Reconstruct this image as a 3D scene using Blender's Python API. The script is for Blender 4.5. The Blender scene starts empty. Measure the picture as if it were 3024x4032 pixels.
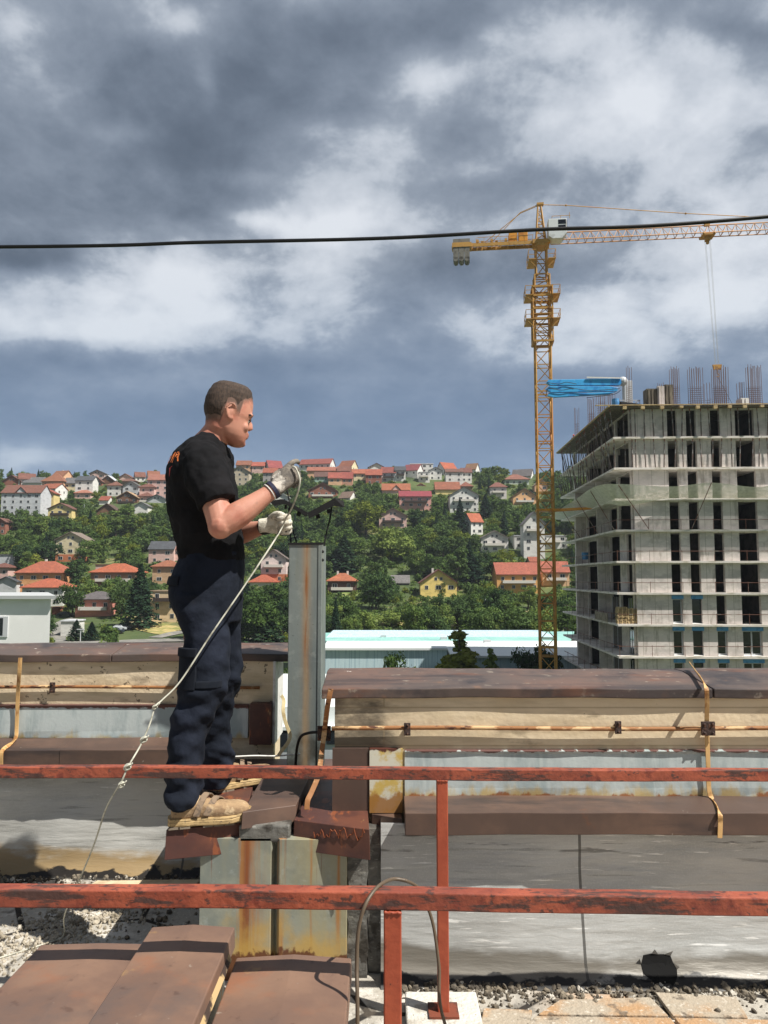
import bpy, bmesh, math, random
import numpy as np
from mathutils import Vector, Matrix, Euler
R = math.radians
PI = math.pi
random.seed(7)
S = bpy.context.scene
COL = S.collection
# ---------------------------------------------------------------- camera
F = 3029.0; PITCH = R(4.8); HC = 1.5
cam_d = bpy.data.cameras.new('camera'); cam = bpy.data.objects.new('camera', cam_d); COL.objects.link(cam)
cam.location = (0, 0, HC); cam.rotation_euler = (R(90) + PITCH, 0, 0)
cam_d.sensor_fit = 'VERTICAL'; cam_d.sensor_height = 36; cam_d.lens = 36 * F / 4032
cam_d.clip_start = 0.05; cam_d.clip_end = 5000
S.camera = cam

def lin(c):
    return tuple((v / 12.92 if v <= .04045 else ((v + .055) / 1.055) ** 2.4) for v in (c[0] / 255, c[1] / 255, c[2] / 255)) + (1,)
def P(px, py, Y):
    "point of the place at depth Y that the photograph shows at px, py"
    xc = (px - 1512) / F; yc = (2016 - py) / F
    d = Vector((xc, math.cos(PITCH) - yc * math.sin(PITCH), math.sin(PITCH) + yc * math.cos(PITCH)))
    s = Y / d.y
    return Vector((d.x * s, Y, HC + d.z * s))
def Zof(py, Y): return P(1512, py, Y).z
def Pz(px, py, z):
    xc = (px - 1512) / F; yc = (2016 - py) / F
    d = Vector((xc, math.cos(PITCH) - yc * math.sin(PITCH), math.sin(PITCH) + yc * math.cos(PITCH)))
    s = (z - HC) / d.z
    return Vector((d.x * s, d.y * s, z))
def pix(p):
    dy = p[1]; dz = p[2] - HC
    zc = dy * math.cos(PITCH) + dz * math.sin(PITCH); yc = -dy * math.sin(PITCH) + dz * math.cos(PITCH)
    return 1512 + F * p[0] / zc, 2016 - F * yc / zc

# ---------------------------------------------------------------- sun, exposure
SUN = Vector((.62, -.33, 1.0)).normalized()
sl = bpy.data.lights.new('sun', 'SUN'); sl.energy = 5.0; sl.angle = R(.53); sl.color = (1, .96, .89)
so = bpy.data.objects.new('sun', sl); COL.objects.link(so); so.location = (10, -10, 30)
so.rotation_euler = (-SUN).to_track_quat('-Z', 'Y').to_euler()
S.view_settings.view_transform = 'Standard'; S.view_settings.look = 'None'; S.view_settings.gamma = 1
S.view_settings.exposure = 0.47
S.render.engine = 'CYCLES'
S.cycles.max_bounces = 6; S.cycles.diffuse_bounces = 3; S.cycles.glossy_bounces = 3; S.cycles.transparent_max_bounces = 8

# ---------------------------------------------------------------- sky: Nishita behind a broken cloud layer
W = bpy.data.worlds.new('World'); S.world = W; W.use_nodes = True
nt = W.node_tree; nt.nodes.clear()
def wn(t, **k):
    n = nt.nodes.new(t)
    for a, b in k.items(): setattr(n, a, b)
    return n
def wm(op, a, b=None, c=None, clamp=False):
    n = wn('ShaderNodeMath', operation=op, use_clamp=clamp)
    for i, v in enumerate((a, b, c)):
        if v is None: continue
        if isinstance(v, (int, float)): n.inputs[i].default_value = v
        else: nt.links.new(v, n.inputs[i])
    return n.outputs[0]
tc = wn('ShaderNodeTexCoord'); sep = wn('ShaderNodeSeparateXYZ'); nt.links.new(tc.outputs['Generated'], sep.inputs[0])
dx, dy, dz = sep.outputs
yy = wm('MAXIMUM', dy, .05)
a0 = wm('DIVIDE', dx, yy); e0 = wm('DIVIDE', dz, yy)
# cloud-plane coordinates
zz = wm('ADD', wm('MAXIMUM', dz, 0.0), .42)
cx = wm('DIVIDE', dx, zz); cy = wm('DIVIDE', dy, zz)
comb = wn('ShaderNodeCombineXYZ'); nt.links.new(cx, comb.inputs[0]); nt.links.new(cy, comb.inputs[1])
def wnoise(scale, detail, rough, off, dist=0.0, vec=None):
    mp = wn('ShaderNodeMapping'); nt.links.new(vec or comb.outputs[0], mp.inputs[0]); mp.inputs['Location'].default_value = off
    n = wn('ShaderNodeTexNoise'); nt.links.new(mp.outputs[0], n.inputs['Vector'])
    n.inputs['Scale'].default_value = scale; n.inputs['Detail'].default_value = detail
    n.inputs['Roughness'].default_value = rough; n.inputs['Distortion'].default_value = dist
    return n
n1 = wnoise(2.9, 10, .58, (3.6, 1.2, 0), .12)
n2 = wnoise(7.0, 10, .62, (8.3, 4.2, 2), .2)
n4 = wnoise(5.0, 8, .55, (1.3, 7.7, 3), .2)
n3 = wnoise(3.0, 8, .6, (0, 0, 5), 0, tc.outputs['Generated'])
wv = wn('ShaderNodeSeparateXYZ'); nt.links.new(n3.outputs['Color'], wv.inputs[0])
a1 = wm('ADD', a0, wm('MULTIPLY', wm('SUBTRACT', wv.outputs[0], .5), .22))
e1 = wm('ADD', e0, wm('MULTIPLY', wm('SUBTRACT', wv.outputs[1], .5), .13))
# broad masses of the cloud deck: centre (photo px), radii, darker or lighter
BL = [(150, 330, 560, 260, -.20), (1150, 300, 420, 260, -.26), (1650, 90, 420, 110, -.24), (620, 600, 560, 130, -.17), (100, 800, 520, 110, -.22), (1500, 620, 260, 90, -.08),
      (1880, 470, 190, 140, -.20), (2100, 720, 700, 80, -.12), (2900, 120, 150, 60, -.26), (2250, 640, 400, 60, -.06), (2900, 560, 200, 100, -.06),
      (2550, 330, 560, 260, .27), (2250, 110, 500, 110, .20), (1700, 300, 100, 110, .22), (1900, 640, 220, 50, .12), (2750, 180, 120, 90, .14), (2700, 620, 300, 60, .06),
      (400, 545, 130, 50, .20), (1020, 690, 160, 40, .18), (650, 100, 160, 70, .20), (820, 330, 60, 120, .16), (0, 130, 60, 100, .12), (1230, 880, 330, 55, .30), (1500, 960, 180, 80, .16), (1800, 880, 200, 60, .12),
      (300, 1130, 560, 110, .30), (650, 1290, 560, 80, .22), (120, 1300, 420, 70, .22), (1250, 1080, 420, 90, .20), (1700, 1180, 260, 60, .06), (0, 1010, 240, 50, -.34), (1200, 1190, 500, 30, -.05),
      (2750, 1180, 460, 140, .30), (2350, 1330, 380, 110, .20), (2250, 1050, 520, 80, -.22), (2900, 960, 220, 50, .14), (1750, 1330, 420, 90, -.10), (200, 1790, 220, 50, .14), (30, 1830, 120, 40, .12),
      (1400, 1680, 2300, 150, -.26), (500, 1450, 800, 60, -.20), (1400, 1480, 160, 40, .08), (2300, 1480, 600, 80, -.12)]
acc = None
for (bx, by, rx, ry, am) in BL:
    d = P(bx, by, 1.0); ca, ce = d.x, d.z - HC
    t1 = wm('MULTIPLY', wm('SUBTRACT', a1, ca), F / rx * .9); t2 = wm('MULTIPLY', wm('SUBTRACT', e1, ce), F / ry * .9)
    q = wm('ADD', wm('MULTIPLY', t1, t1), wm('MULTIPLY', t2, t2))
    g = wm('MULTIPLY', wm('EXPONENT', wm('MULTIPLY', q, -1.0)), am)
    acc = g if acc is None else wm('ADD', acc, g)
front = wm('MULTIPLY', wm('SUBTRACT', dy, .05), 4.0, clamp=True)
acc = wm('MULTIPLY', acc, front)
damp = wm('MAXIMUM', wm('MULTIPLY', wm('SUBTRACT', e0, .06), 3.4, clamp=True), .28)
b0 = wm('ADD', wm('ADD', wm('MULTIPLY', acc, 1.05), wm('ADD', wm('MULTIPLY', front, .262), .39)), wm('MULTIPLY', damp, wm('ADD', wm('ADD', wm('MULTIPLY', wm('SUBTRACT', n1.outputs[0], .5), 1.35), wm('MULTIPLY', wm('SUBTRACT', n4.outputs[0], .5), .55)), wm('MULTIPLY', wm('SUBTRACT', n2.outputs[0], .5), .6))))
mrg = wn('ShaderNodeMapRange', interpolation_type='SMOOTHSTEP'); nt.links.new(wm('ADD', b0, wm('MULTIPLY', wm('SUBTRACT', n2.outputs[0], .5), .5)), mrg.inputs[0]); mrg.inputs[1].default_value = .60; mrg.inputs[2].default_value = .84; mrg.inputs[3].default_value = -.02; mrg.inputs[4].default_value = .12
bright = wm('ADD', wm('MULTIPLY', b0, .84), mrg.outputs[0])
cr = wn('ShaderNodeValToRGB'); nt.links.new(bright, cr.inputs[0]); r = cr.color_ramp; r.interpolation = 'B_SPLINE'
stops = [(0.0, (80, 90, 104)), (.25, (98, 109, 124)), (.45, (130, 141, 156)), (.65, (166, 175, 187)), (.85, (203, 209, 218)), (1.0, (230, 234, 240))]
r.elements[0].position, r.elements[0].color = stops[0][0], lin(stops[0][1])
r.elements[1].position, r.elements[1].color = stops[-1][0], lin(stops[-1][1])
for p_, c_ in stops[1:-1]:
    e = r.elements.new(p_); e.color = lin(c_)
cr2 = wn('ShaderNodeValToRGB'); nt.links.new(bright, cr2.inputs[0]); r = cr2.color_ramp; r.interpolation = 'B_SPLINE'
stops = [(0.0, (92, 118, 152)), (.3, (108, 134, 168)), (.55, (138, 158, 186)), (.8, (180, 194, 212)), (1.0, (210, 220, 230))]
r.elements[0].position, r.elements[0].color = stops[0][0], lin(stops[0][1])
r.elements[1].position, r.elements[1].color = stops[-1][0], lin(stops[-1][1])
for p_, c_ in stops[1:-1]:
    e = r.elements.new(p_); e.color = lin(c_)
low = wm('SUBTRACT', 1.0, wm('MULTIPLY', wm('SUBTRACT', e0, .12), 3.2, clamp=True))
mx = wn('ShaderNodeMix', data_type='RGBA'); nt.links.new(low, mx.inputs[0]); nt.links.new(cr.outputs[0], mx.inputs[6]); nt.links.new(cr2.outputs[0], mx.inputs[7])
gain = wn('ShaderNodeMix', data_type='RGBA', blend_type='MULTIPLY'); gain.inputs[0].default_value = 1
nt.links.new(mx.outputs[2], gain.inputs[6]); gain.inputs[7].default_value = (7.45, 7.45, 7.45, 1)
sky = wn('ShaderNodeTexSky'); sky.sky_type = 'NISHITA'; sky.sun_disc = False
sky.sun_elevation = math.asin(SUN.z); sky.sun_rotation = math.atan2(SUN.x, SUN.y)
sky.air_density = 1.2; sky.dust_density = 1.5
m2 = wn('ShaderNodeMix', data_type='RGBA'); m2.inputs[0].default_value = .94
nt.links.new(sky.outputs[0], m2.inputs[6]); nt.links.new(gain.outputs[2], m2.inputs[7])
bg = wn('ShaderNodeBackground'); bg.inputs[1].default_value = .1; nt.links.new(m2.outputs[2], bg.inputs[0])
wo = wn('ShaderNodeOutputWorld'); nt.links.new(bg.outputs[0], wo.inputs[0])

# ---------------------------------------------------------------- tags, mesh builder
def tag(o, label=None, cat=None, group=None, kind=None):
    if label: o['label'] = label
    if cat: o['category'] = cat
    if group: o['group'] = group
    if kind: o['kind'] = kind
    return o
def rootloc(o):
    while o.parent: o = o.parent
    return Vector(o.location)
def thing(name, loc, label, cat, group=None, rz=0):
    o = bpy.data.objects.new(name, None); COL.objects.link(o); o.location = loc; o.rotation_euler = (0, 0, rz)
    o.empty_display_size = .2
    return tag(o, label, cat, group)
def catmull(pts, n=8):
    pts = [Vector(p) for p in pts]
    if len(pts) < 3: return pts
    out = []
    for i in range(len(pts) - 1):
        p0 = pts[max(i - 1, 0)]; p1 = pts[i]; p2 = pts[i + 1]; p3 = pts[min(i + 2, len(pts) - 1)]
        for k in range(n):
            t = k / n
            out.append(.5 * ((2 * p1) + (p2 - p0) * t + (2 * p0 - 5 * p1 + 4 * p2 - p3) * t * t + (3 * p1 - p0 - 3 * p2 + p3) * t ** 3))
    out.append(pts[-1]); return out
class MB:
    def __init__(s): s.v = []; s.f = []
    def add(s, vs, fs):
        n = len(s.v); s.v += [tuple(v) for v in vs]; s.f += [tuple(i + n for i in f) for f in fs]; return s
    def box(s, x0, x1, y0, y1, z0, z1, M=None):
        vs = [Vector((x, y, z)) for z in (z0, z1) for y in (y0, y1) for x in (x0, x1)]
        if M: vs = [M @ v for v in vs]
        return s.add(vs, [(0, 2, 3, 1), (4, 5, 7, 6), (0, 1, 5, 4), (2, 6, 7, 3), (0, 4, 6, 2), (1, 3, 7, 5)])
    def bar(s, a, b, w, h=None, up=(0, 0, 1)):
        "rectangular bar from a to b, w wide and h high"
        h = h or w; a = Vector(a); b = Vector(b); d = (b - a).normalized(); u = Vector(up)
        if abs(d.dot(u)) > .98: u = Vector((0, 1, 0))
        x = d.cross(u).normalized() * w / 2; y = x.cross(d).normalized() * h / 2
        vs = [p + sx * x + sy * y for p in (a, b) for sx, sy in ((-1, -1), (1, -1), (1, 1), (-1, 1))]
        return s.add(vs, [(0, 1, 2, 3), (7, 6, 5, 4), (0, 4, 5, 1), (1, 5, 6, 2), (2, 6, 7, 3), (3, 7, 4, 0)])
    def prism(s, top, dv):
        "closed polygon top extruded along dv"
        dv = Vector(dv); n = len(top); a = [Vector(p) for p in top]; b = [p + dv for p in a]
        return s.add(a + b, [tuple(range(n)), tuple(range(2 * n - 1, n - 1, -1))] + [(i, n + i, n + (i + 1) % n, (i + 1) % n) for i in range(n)])
    def extr(s, prof, x0, x1, M=None, seg=1, close=True):
        "profile [(y,z)] swept along x"
        n = len(prof); vs = []
        for k in range(seg + 1):
            x = x0 + (x1 - x0) * k / seg
            for (y, z) in prof: vs.append(Vector((x, y, z)))
        if M: vs = [M @ v for v in vs]
        fs = []
        for k in range(seg):
            for i in range(n if close else n - 1):
                j = (i + 1) % n; fs.append((k * n + i, k * n + j, (k + 1) * n + j, (k + 1) * n + i))
        if close: fs += [tuple(range(n - 1, -1, -1)), tuple(seg * n + i for i in range(n))]
        return s.add(vs, fs)
    def tube(s, pts, r, seg=8, cap=True):
        pts = [Vector(p) for p in pts]; rr = r if isinstance(r, (list, tuple)) else [r] * len(pts)
        vs = []; fs = []; px = None
        for i, p in enumerate(pts):
            d = (pts[min(i + 1, len(pts) - 1)] - pts[max(i - 1, 0)])
            d = d.normalized() if d.length > 1e-9 else Vector((0, 0, 1))
            if px is None: u = d.orthogonal().normalized()
            else:
                u = px - d * px.dot(d); u = u.normalized() if u.length > 1e-6 else d.orthogonal().normalized()
            px = u; w = d.cross(u)
            for k in range(seg):
                t = 2 * PI * k / seg; vs.append(p + (u * math.cos(t) + w * math.sin(t)) * rr[i])
        for i in range(len(pts) - 1):
            for k in range(seg):
                a = i * seg + k; b = i * seg + (k + 1) % seg; fs.append((a, b, b + seg, a + seg))
        if cap: fs += [tuple(range(seg - 1, -1, -1)), tuple((len(pts) - 1) * seg + k for k in range(seg))]
        return s.add(vs, fs)
    def loft(s, rings, cap=True):
        n = len(rings[0]); vs = [v for r_ in rings for v in r_]; fs = []
        for i in range(len(rings) - 1):
            for k in range(n):
                a = i * n + k; b = i * n + (k + 1) % n; fs.append((a, b, b + n, a + n))
        if cap: fs += [tuple(range(n - 1, -1, -1)), tuple((len(rings) - 1) * n + k for k in range(n))]
        return s.add(vs, fs)
    def ball(s, c, r, M=None, nu=12, nv=8):
        r = r if isinstance(r, (list, tuple)) else (r, r, r); c = Vector(c); vs = []; fs = []
        for j in range(1, nv):
            ph = PI * j / nv
            for i in range(nu):
                t = 2 * PI * i / nu; p = Vector((r[0] * math.sin(ph) * math.cos(t), r[1] * math.sin(ph) * math.sin(t), r[2] * math.cos(ph)))
                vs.append(p)
        vs += [Vector((0, 0, r[2])), Vector((0, 0, -r[2]))]
        if M: vs = [M @ p for p in vs]
        vs = [p + c for p in vs]; T = (nv - 1) * nu
        for j in range(nv - 2):
            for i in range(nu): fs.append((j * nu + i, (j + 1) * nu + i, (j + 1) * nu + (i + 1) % nu, j * nu + (i + 1) % nu))
        for i in range(nu):
            fs.append((T, i, (i + 1) % nu)); fs.append((T + 1, (nv - 2) * nu + (i + 1) % nu, (nv - 2) * nu + i))
        return s.add(vs, fs)
    def build(s, name, mat, parent=None, smooth=False, bevel=0, local=False, origin=None, fixn=True):
        me = bpy.data.meshes.new(name); off = Vector((0, 0, 0))
        if parent is not None:
            if not local: off = rootloc(parent)
        elif not local:
            if origin is None:
                A = np.array(s.v); mn = A.min(0); mxx = A.max(0); off = Vector(((mn[0] + mxx[0]) / 2, (mn[1] + mxx[1]) / 2, mn[2]))
            else: off = Vector(origin)
        me.from_pydata([(v[0] - off.x, v[1] - off.y, v[2] - off.z) for v in s.v], [], s.f)
        if fixn:
            bm = bmesh.new(); bm.from_mesh(me); bmesh.ops.recalc_face_normals(bm, faces=bm.faces); bm.to_mesh(me); bm.free()
        if smooth:
            for p in me.polygons: p.use_smooth = True
        if mat: me.materials.append(mat)
        o = bpy.data.objects.new(name, me); COL.objects.link(o)
        if parent is not None: o.parent = parent
        elif not local: o.location = off
        if bevel:
            b = o.modifiers.new('bevel', 'BEVEL'); b.width = bevel; b.segments = 2; b.limit_method = 'ANGLE'; b.angle_limit = R(35)
        return o

# ---------------------------------------------------------------- materials
MATS = {}
def mat(name, base, layers=(), rough=.7, metal=0.0, bump=0.0, bscale=40, spec=.5, objrand=0.0, coord='Object', bvec=(1, 1, 1), sub=None, transm=None):
    """base colour (sRGB 0-255) with layers: dict(c=colour, s=scale vec or float, lo, hi, d=detail, f=strength,
       z=(z0,z1) restricts to a height band, t='voronoi'|'noise'|'wave', r=roughness there)"""
    if name in MATS: return MATS[name]
    m = bpy.data.materials.new(name); m.use_nodes = True; t = m.node_tree; N = t.nodes; L = t.links
    b = N['Principled BSDF']; b.inputs['Metallic'].default_value = metal; b.inputs['Specular IOR Level'].default_value = spec
    tcn = N.new('ShaderNodeTexCoord'); cs = tcn.outputs[coord] if coord != 'World' else N.new('ShaderNodeNewGeometry').outputs['Position']
    cur = N.new('ShaderNodeRGB'); cur.outputs[0].default_value = lin(base); cur = cur.outputs[0]
    rv = N.new('ShaderNodeValue'); rv.outputs[0].default_value = rough; rcur = rv.outputs[0]
    def math_(op, a, bb, clamp=False):
        n = N.new('ShaderNodeMath'); n.operation = op; n.use_clamp = clamp
        for i, v in enumerate((a, bb)):
            if isinstance(v, (int, float)): n.inputs[i].default_value = v
            else: L.new(v, n.inputs[i])
        return n.outputs[0]
    sepn = None
    for k, l in enumerate(layers):
        s = l.get('s', 3); s = s if isinstance(s, tuple) else (s, s, s)
        mp = N.new('ShaderNodeMapping'); L.new(cs, mp.inputs[0]); mp.inputs['Scale'].default_value = s; mp.inputs['Location'].default_value = (k * 3.7, k * 1.9, k * 5.3) if 'off' not in l else l['off']
        if l.get('xz'): mp.inputs['Rotation'].default_value = (-PI / 2, 0, 0); mp.inputs['Location'].default_value = l.get('off', (0, 0, 0))
        ty = l.get('t', 'noise')
        if ty == 'noise':
            n = N.new('ShaderNodeTexNoise'); n.inputs['Scale'].default_value = 1; n.inputs['Detail'].default_value = l.get('d', 6); n.inputs['Roughness'].default_value = l.get('rg', .6)
            L.new(mp.outputs[0], n.inputs['Vector']); val = n.outputs[0]
        elif ty == 'voronoi':
            n = N.new('ShaderNodeTexVoronoi'); n.inputs['Scale'].default_value = 1; L.new(mp.outputs[0], n.inputs['Vector']); val = math_('SUBTRACT', 1.0, n.outputs['Distance'])
        elif ty == 'crack':
            n = N.new('ShaderNodeTexVoronoi'); n.feature = 'DISTANCE_TO_EDGE'; n.inputs['Scale'].default_value = 1; L.new(mp.outputs[0], n.inputs['Vector']); val = math_('SUBTRACT', 1.0, n.outputs['Distance'])
        elif ty == 'brick':
            n = N.new('ShaderNodeTexBrick'); n.inputs['Scale'].default_value = 1; L.new(mp.outputs[0], n.inputs['Vector'])
            n.inputs['Color1'].default_value = (0, 0, 0, 1); n.inputs['Color2'].default_value = (0, 0, 0, 1); n.inputs['Mortar'].default_value = (1, 1, 1, 1)
            n.inputs['Mortar Size'].default_value = l.get('m', .02); n.inputs['Brick Width'].default_value = l.get('bw', 1); n.inputs['Row Height'].default_value = l.get('rh', .5); n.offset = l.get('o', .5); n.inputs['Mortar Smooth'].default_value = .2
            val = n.outputs['Color']
        mr = N.new('ShaderNodeMapRange'); mr.interpolation_type = 'SMOOTHSTEP'; L.new(val, mr.inputs[0])
        mr.inputs[1].default_value = l.get('lo', .45); mr.inputs[2].default_value = l.get('hi', .65); mr.inputs[3].default_value = 0; mr.inputs[4].default_value = l.get('f', 1)
        fac = mr.outputs[0]
        for ax, key in ((2, 'z'), (0, 'x'), (1, 'y')):
            if key in l:
                z0, z1 = l[key]
                if sepn is None: sepn = N.new('ShaderNodeSeparateXYZ'); L.new(cs, sepn.inputs[0])
                zr = N.new('ShaderNodeMapRange'); L.new(sepn.outputs[ax], zr.inputs[0]); zr.inputs[1].default_value = z0; zr.inputs[2].default_value = z1; zr.inputs[3].default_value = 0; zr.inputs[4].default_value = 1
                if l.get('edge'):
                    # noise threshold slides with height
                    fac = None; th = math_('ADD', math_('MULTIPLY', zr.outputs[0], .8), math_('MULTIPLY', math_('SUBTRACT', val, .5), 1.4))
                    q = N.new('ShaderNodeMapRange'); q.interpolation_type = 'SMOOTHSTEP'; L.new(th, q.inputs[0]); q.inputs[1].default_value = .35; q.inputs[2].default_value = .35 + l.get('soft', .15); q.inputs[4].default_value = l.get('f', 1)
                    fac = q.outputs[0]
                else: fac = math_('MULTIPLY', fac, zr.outputs[0])
        if 'xband' in l:
            if sepn is None: sepn = N.new('ShaderNodeSeparateXYZ'); L.new(cs, sepn.inputs[0])
            c0_, w0_ = l['xband']; q1 = math_('DIVIDE', math_('SUBTRACT', sepn.outputs[0], c0_), w0_); fac = math_('MULTIPLY', fac, math_('EXPONENT', math_('MULTIPLY', math_('MULTIPLY', q1, q1), -1.0), 0))
        mx = N.new('ShaderNodeMix'); mx.data_type = 'RGBA'; L.new(fac, mx.inputs[0]); L.new(cur, mx.inputs[6]); mx.inputs[7].default_value = lin(l['c']); cur = mx.outputs[2]
        if 'r' in l:
            mf = N.new('ShaderNodeMix'); L.new(fac, mf.inputs[0]); L.new(rcur, mf.inputs[2]); mf.inputs[3].default_value = l['r']; rcur = mf.outputs[0]
    if objrand:
        oi = N.new('ShaderNodeObjectInfo'); hs = N.new('ShaderNodeHueSaturation'); L.new(cur, hs.inputs['Color'])
        L.new(math_('ADD', math_('MULTIPLY', oi.outputs['Random'], objrand), 1 - objrand / 2), hs.inputs['Value'])
        L.new(math_('ADD', math_('MULTIPLY', oi.outputs['Random'], objrand * .07), .5 - objrand * .035), hs.inputs['Hue']); cur = hs.outputs[0]
    L.new(cur, b.inputs['Base Color']); L.new(rcur, b.inputs['Roughness'])
    if bump:
        mp = N.new('ShaderNodeMapping'); L.new(cs, mp.inputs[0]); mp.inputs['Scale'].default_value = bvec
        n = N.new('ShaderNodeTexNoise'); n.inputs['Scale'].default_value = bscale; n.inputs['Detail'].default_value = 6; L.new(mp.outputs[0], n.inputs['Vector'])
        bp = N.new('ShaderNodeBump'); bp.inputs['Strength'].default_value = bump; bp.inputs['Distance'].default_value = .02; L.new(n.outputs[0], bp.inputs['Height']); L.new(bp.outputs[0], b.inputs['Normal'])
    if sub: b.inputs['Subsurface Weight'].default_value = sub; b.inputs['Subsurface Radius'].default_value = (.01, .004, .002)
    MATS[name] = m; return m
# ================================================================ materials of the roof
m_rail = mat('rail_paint', (134, 66, 48), [
    dict(c=(160, 82, 58), s=9, lo=.4, hi=.6), dict(c=(112, 50, 40), s=25, lo=.52, hi=.66, f=.8),
    dict(c=(64, 50, 46), s=(5, 26, 26), lo=.51, hi=.59, f=.9, d=10, rg=.7, r=.8, off=(11.3, 2.1, 4.4)), dict(c=(60, 48, 45), s=(40, 60, 60), lo=.58, hi=.64, f=.8), dict(c=(205, 190, 180), s=60, lo=.74, hi=.78, f=.8)], rough=.55, bump=.15, bscale=70)
m_rail_post = mat('rail_post_paint', (152, 68, 44), [dict(c=(170, 82, 54), s=8, lo=.4, hi=.65), dict(c=(110, 48, 34), s=(40, 40, 14), lo=.64, hi=.7, f=.8), dict(c=(70, 40, 34), s=50, lo=.70, hi=.74)], rough=.5, bump=.08, bscale=60)
m_brown = mat('brown_sheet', (112, 88, 75), [
    dict(c=(130, 102, 84), s=3.2, lo=.42, hi=.62), dict(c=(84, 78, 76), s=2.4, lo=.47, hi=.64, f=.8), dict(c=(146, 92, 62), s=4, lo=.53, hi=.68, f=.6), dict(c=(168, 134, 84), s=7, lo=.64, hi=.70, f=.5),
    dict(c=(160, 148, 136), s=34, lo=.69, hi=.73, f=.5), dict(c=(60, 42, 38), s=(30, 30, 5), lo=.6, hi=.72, f=.4)], rough=.52, bump=.12, bscale=6, spec=.4)
m_brown_dark = mat('dark_brown_sheet', (84, 67, 59), [
    dict(c=(102, 80, 68), s=2.6, lo=.45, hi=.65), dict(c=(52, 46, 46), s=(1.5, 8, 8), lo=.5, hi=.7, f=.8), dict(c=(112, 70, 48), s=7, lo=.62, hi=.74, f=.6),
    dict(c=(190, 180, 168), s=26, lo=.715, hi=.74, f=.8)], rough=.5, bump=.12, bscale=6, spec=.4)
m_cap = mat('weathered_cap_sheet', (92, 80, 74), [
    dict(c=(108, 86, 76), s=2.2, lo=.42, hi=.6), dict(c=(58, 54, 56), s=3.5, lo=.5, hi=.66, f=.9), dict(c=(126, 96, 76), s=8, lo=.6, hi=.72, f=.7),
    dict(c=(180, 168, 150), s=(16, 22, 16), lo=.62, hi=.68, f=.4), dict(c=(112, 72, 52), s=(2.5, 9, 9), lo=.55, hi=.66, f=.6), dict(c=(52, 48, 50), s=(1.2, 7, 7), lo=.5, hi=.66, f=.7), dict(c=(222, 216, 205), s=(4.6, 9, 9), lo=.70, hi=.715, f=.9)], rough=.55, bump=.3, bscale=7, spec=.35, coord='World')
m_rusty_cover = mat('rusty_cover_sheet', (80, 50, 44), [
    dict(c=(104, 64, 50), s=4, lo=.45, hi=.62), dict(c=(64, 46, 44), s=3, lo=.5, hi=.66, f=.8), dict(c=(148, 84, 50), s=(26, 9, 9), lo=.58, hi=.66, f=.65),
    dict(c=(176, 140, 92), s=(30, 12, 8), lo=.67, hi=.71, f=.6)], rough=.5, bump=.15, bscale=7)
ZK = Zof(3136, 3.12); ZF = Zof(2956, 3.14); print('ZK ZF', ZK, ZF, Zof(2907, 4.12), Zof(2777, 4.15))
m_galv_wall = mat('galvanised_flashing', (184, 192, 190), [
    dict(c=(152, 164, 164), s=(9, 9, 2.5), lo=.42, hi=.64), dict(c=(196, 204, 200), s=(22, 22, 2), lo=.52, hi=.7, f=.6),
    dict(c=(178, 152, 92), s=(14, 9, 5), z=(ZK + .09, ZK - .02), edge=1, soft=.35, f=.85), dict(c=(140, 84, 44), s=(18, 9, 12), z=(ZK + .035, ZK - .03), edge=1, f=.9),
    dict(c=(92, 44, 34), s=(26, 9, 40), z=(ZF - .014, ZF + .012), edge=1, soft=.05, f=.9)], rough=.55, metal=.1, bump=.05, bscale=60, coord='World')
m_galv = mat('galvanised_sheet', (156, 158, 144), [
    dict(c=(134, 140, 132), s=7, lo=.42, hi=.62), dict(c=(172, 180, 176), s=22, lo=.55, hi=.7, f=.5), dict(c=(172, 158, 112), s=(3.2, 3.2, .8), lo=.45, hi=.62, f=.55),
    dict(c=(176, 118, 58), s=(13, 13, .5), lo=.55, hi=.64, f=.85),
    dict(c=(122, 62, 38), s=(21, 21, .6), lo=.61, hi=.68, f=.85), dict(c=(118, 50, 30), s=(3, 3, 3), lo=.1, hi=.3, xband=(-.10, .012), f=.9), dict(c=(176, 112, 56), s=(40, 40, 2), lo=.3, hi=.6, xband=(-.075, .03), f=.8),
    dict(c=(196, 160, 84), s=(6, 6, 5), z=(.36, .06), edge=1, soft=.4, f=.8), dict(c=(92, 44, 28), s=(13, 13, 9), z=(.17, .03), edge=1, soft=.12, f=.9), dict(c=(30, 28, 26), s=60, lo=.76, hi=.78)],
    rough=.5, metal=.2, bump=.04, bscale=50)
m_pillar = mat('pillar_sheet', (134, 142, 138), [
    dict(c=(112, 122, 122), s=(6, 6, 1.5), lo=.42, hi=.64), dict(c=(158, 164, 158), s=18, lo=.55, hi=.7, f=.5), dict(c=(140, 134, 108), s=(9, 9, .8), lo=.56, hi=.68, f=.35),
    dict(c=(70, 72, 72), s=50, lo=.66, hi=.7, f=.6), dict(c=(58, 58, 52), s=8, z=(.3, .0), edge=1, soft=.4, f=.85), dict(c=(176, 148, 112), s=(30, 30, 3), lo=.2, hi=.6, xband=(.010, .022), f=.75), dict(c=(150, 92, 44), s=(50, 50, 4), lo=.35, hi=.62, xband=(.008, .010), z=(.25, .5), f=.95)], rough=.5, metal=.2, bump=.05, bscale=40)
m_rust = mat('rust_streak', (150, 92, 44), [dict(c=(112, 64, 32), s=(60, 60, 6), lo=.45, hi=.6), dict(c=(170, 140, 100), s=(90, 90, 9), lo=.55, hi=.68, f=.8)], rough=.8)
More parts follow.
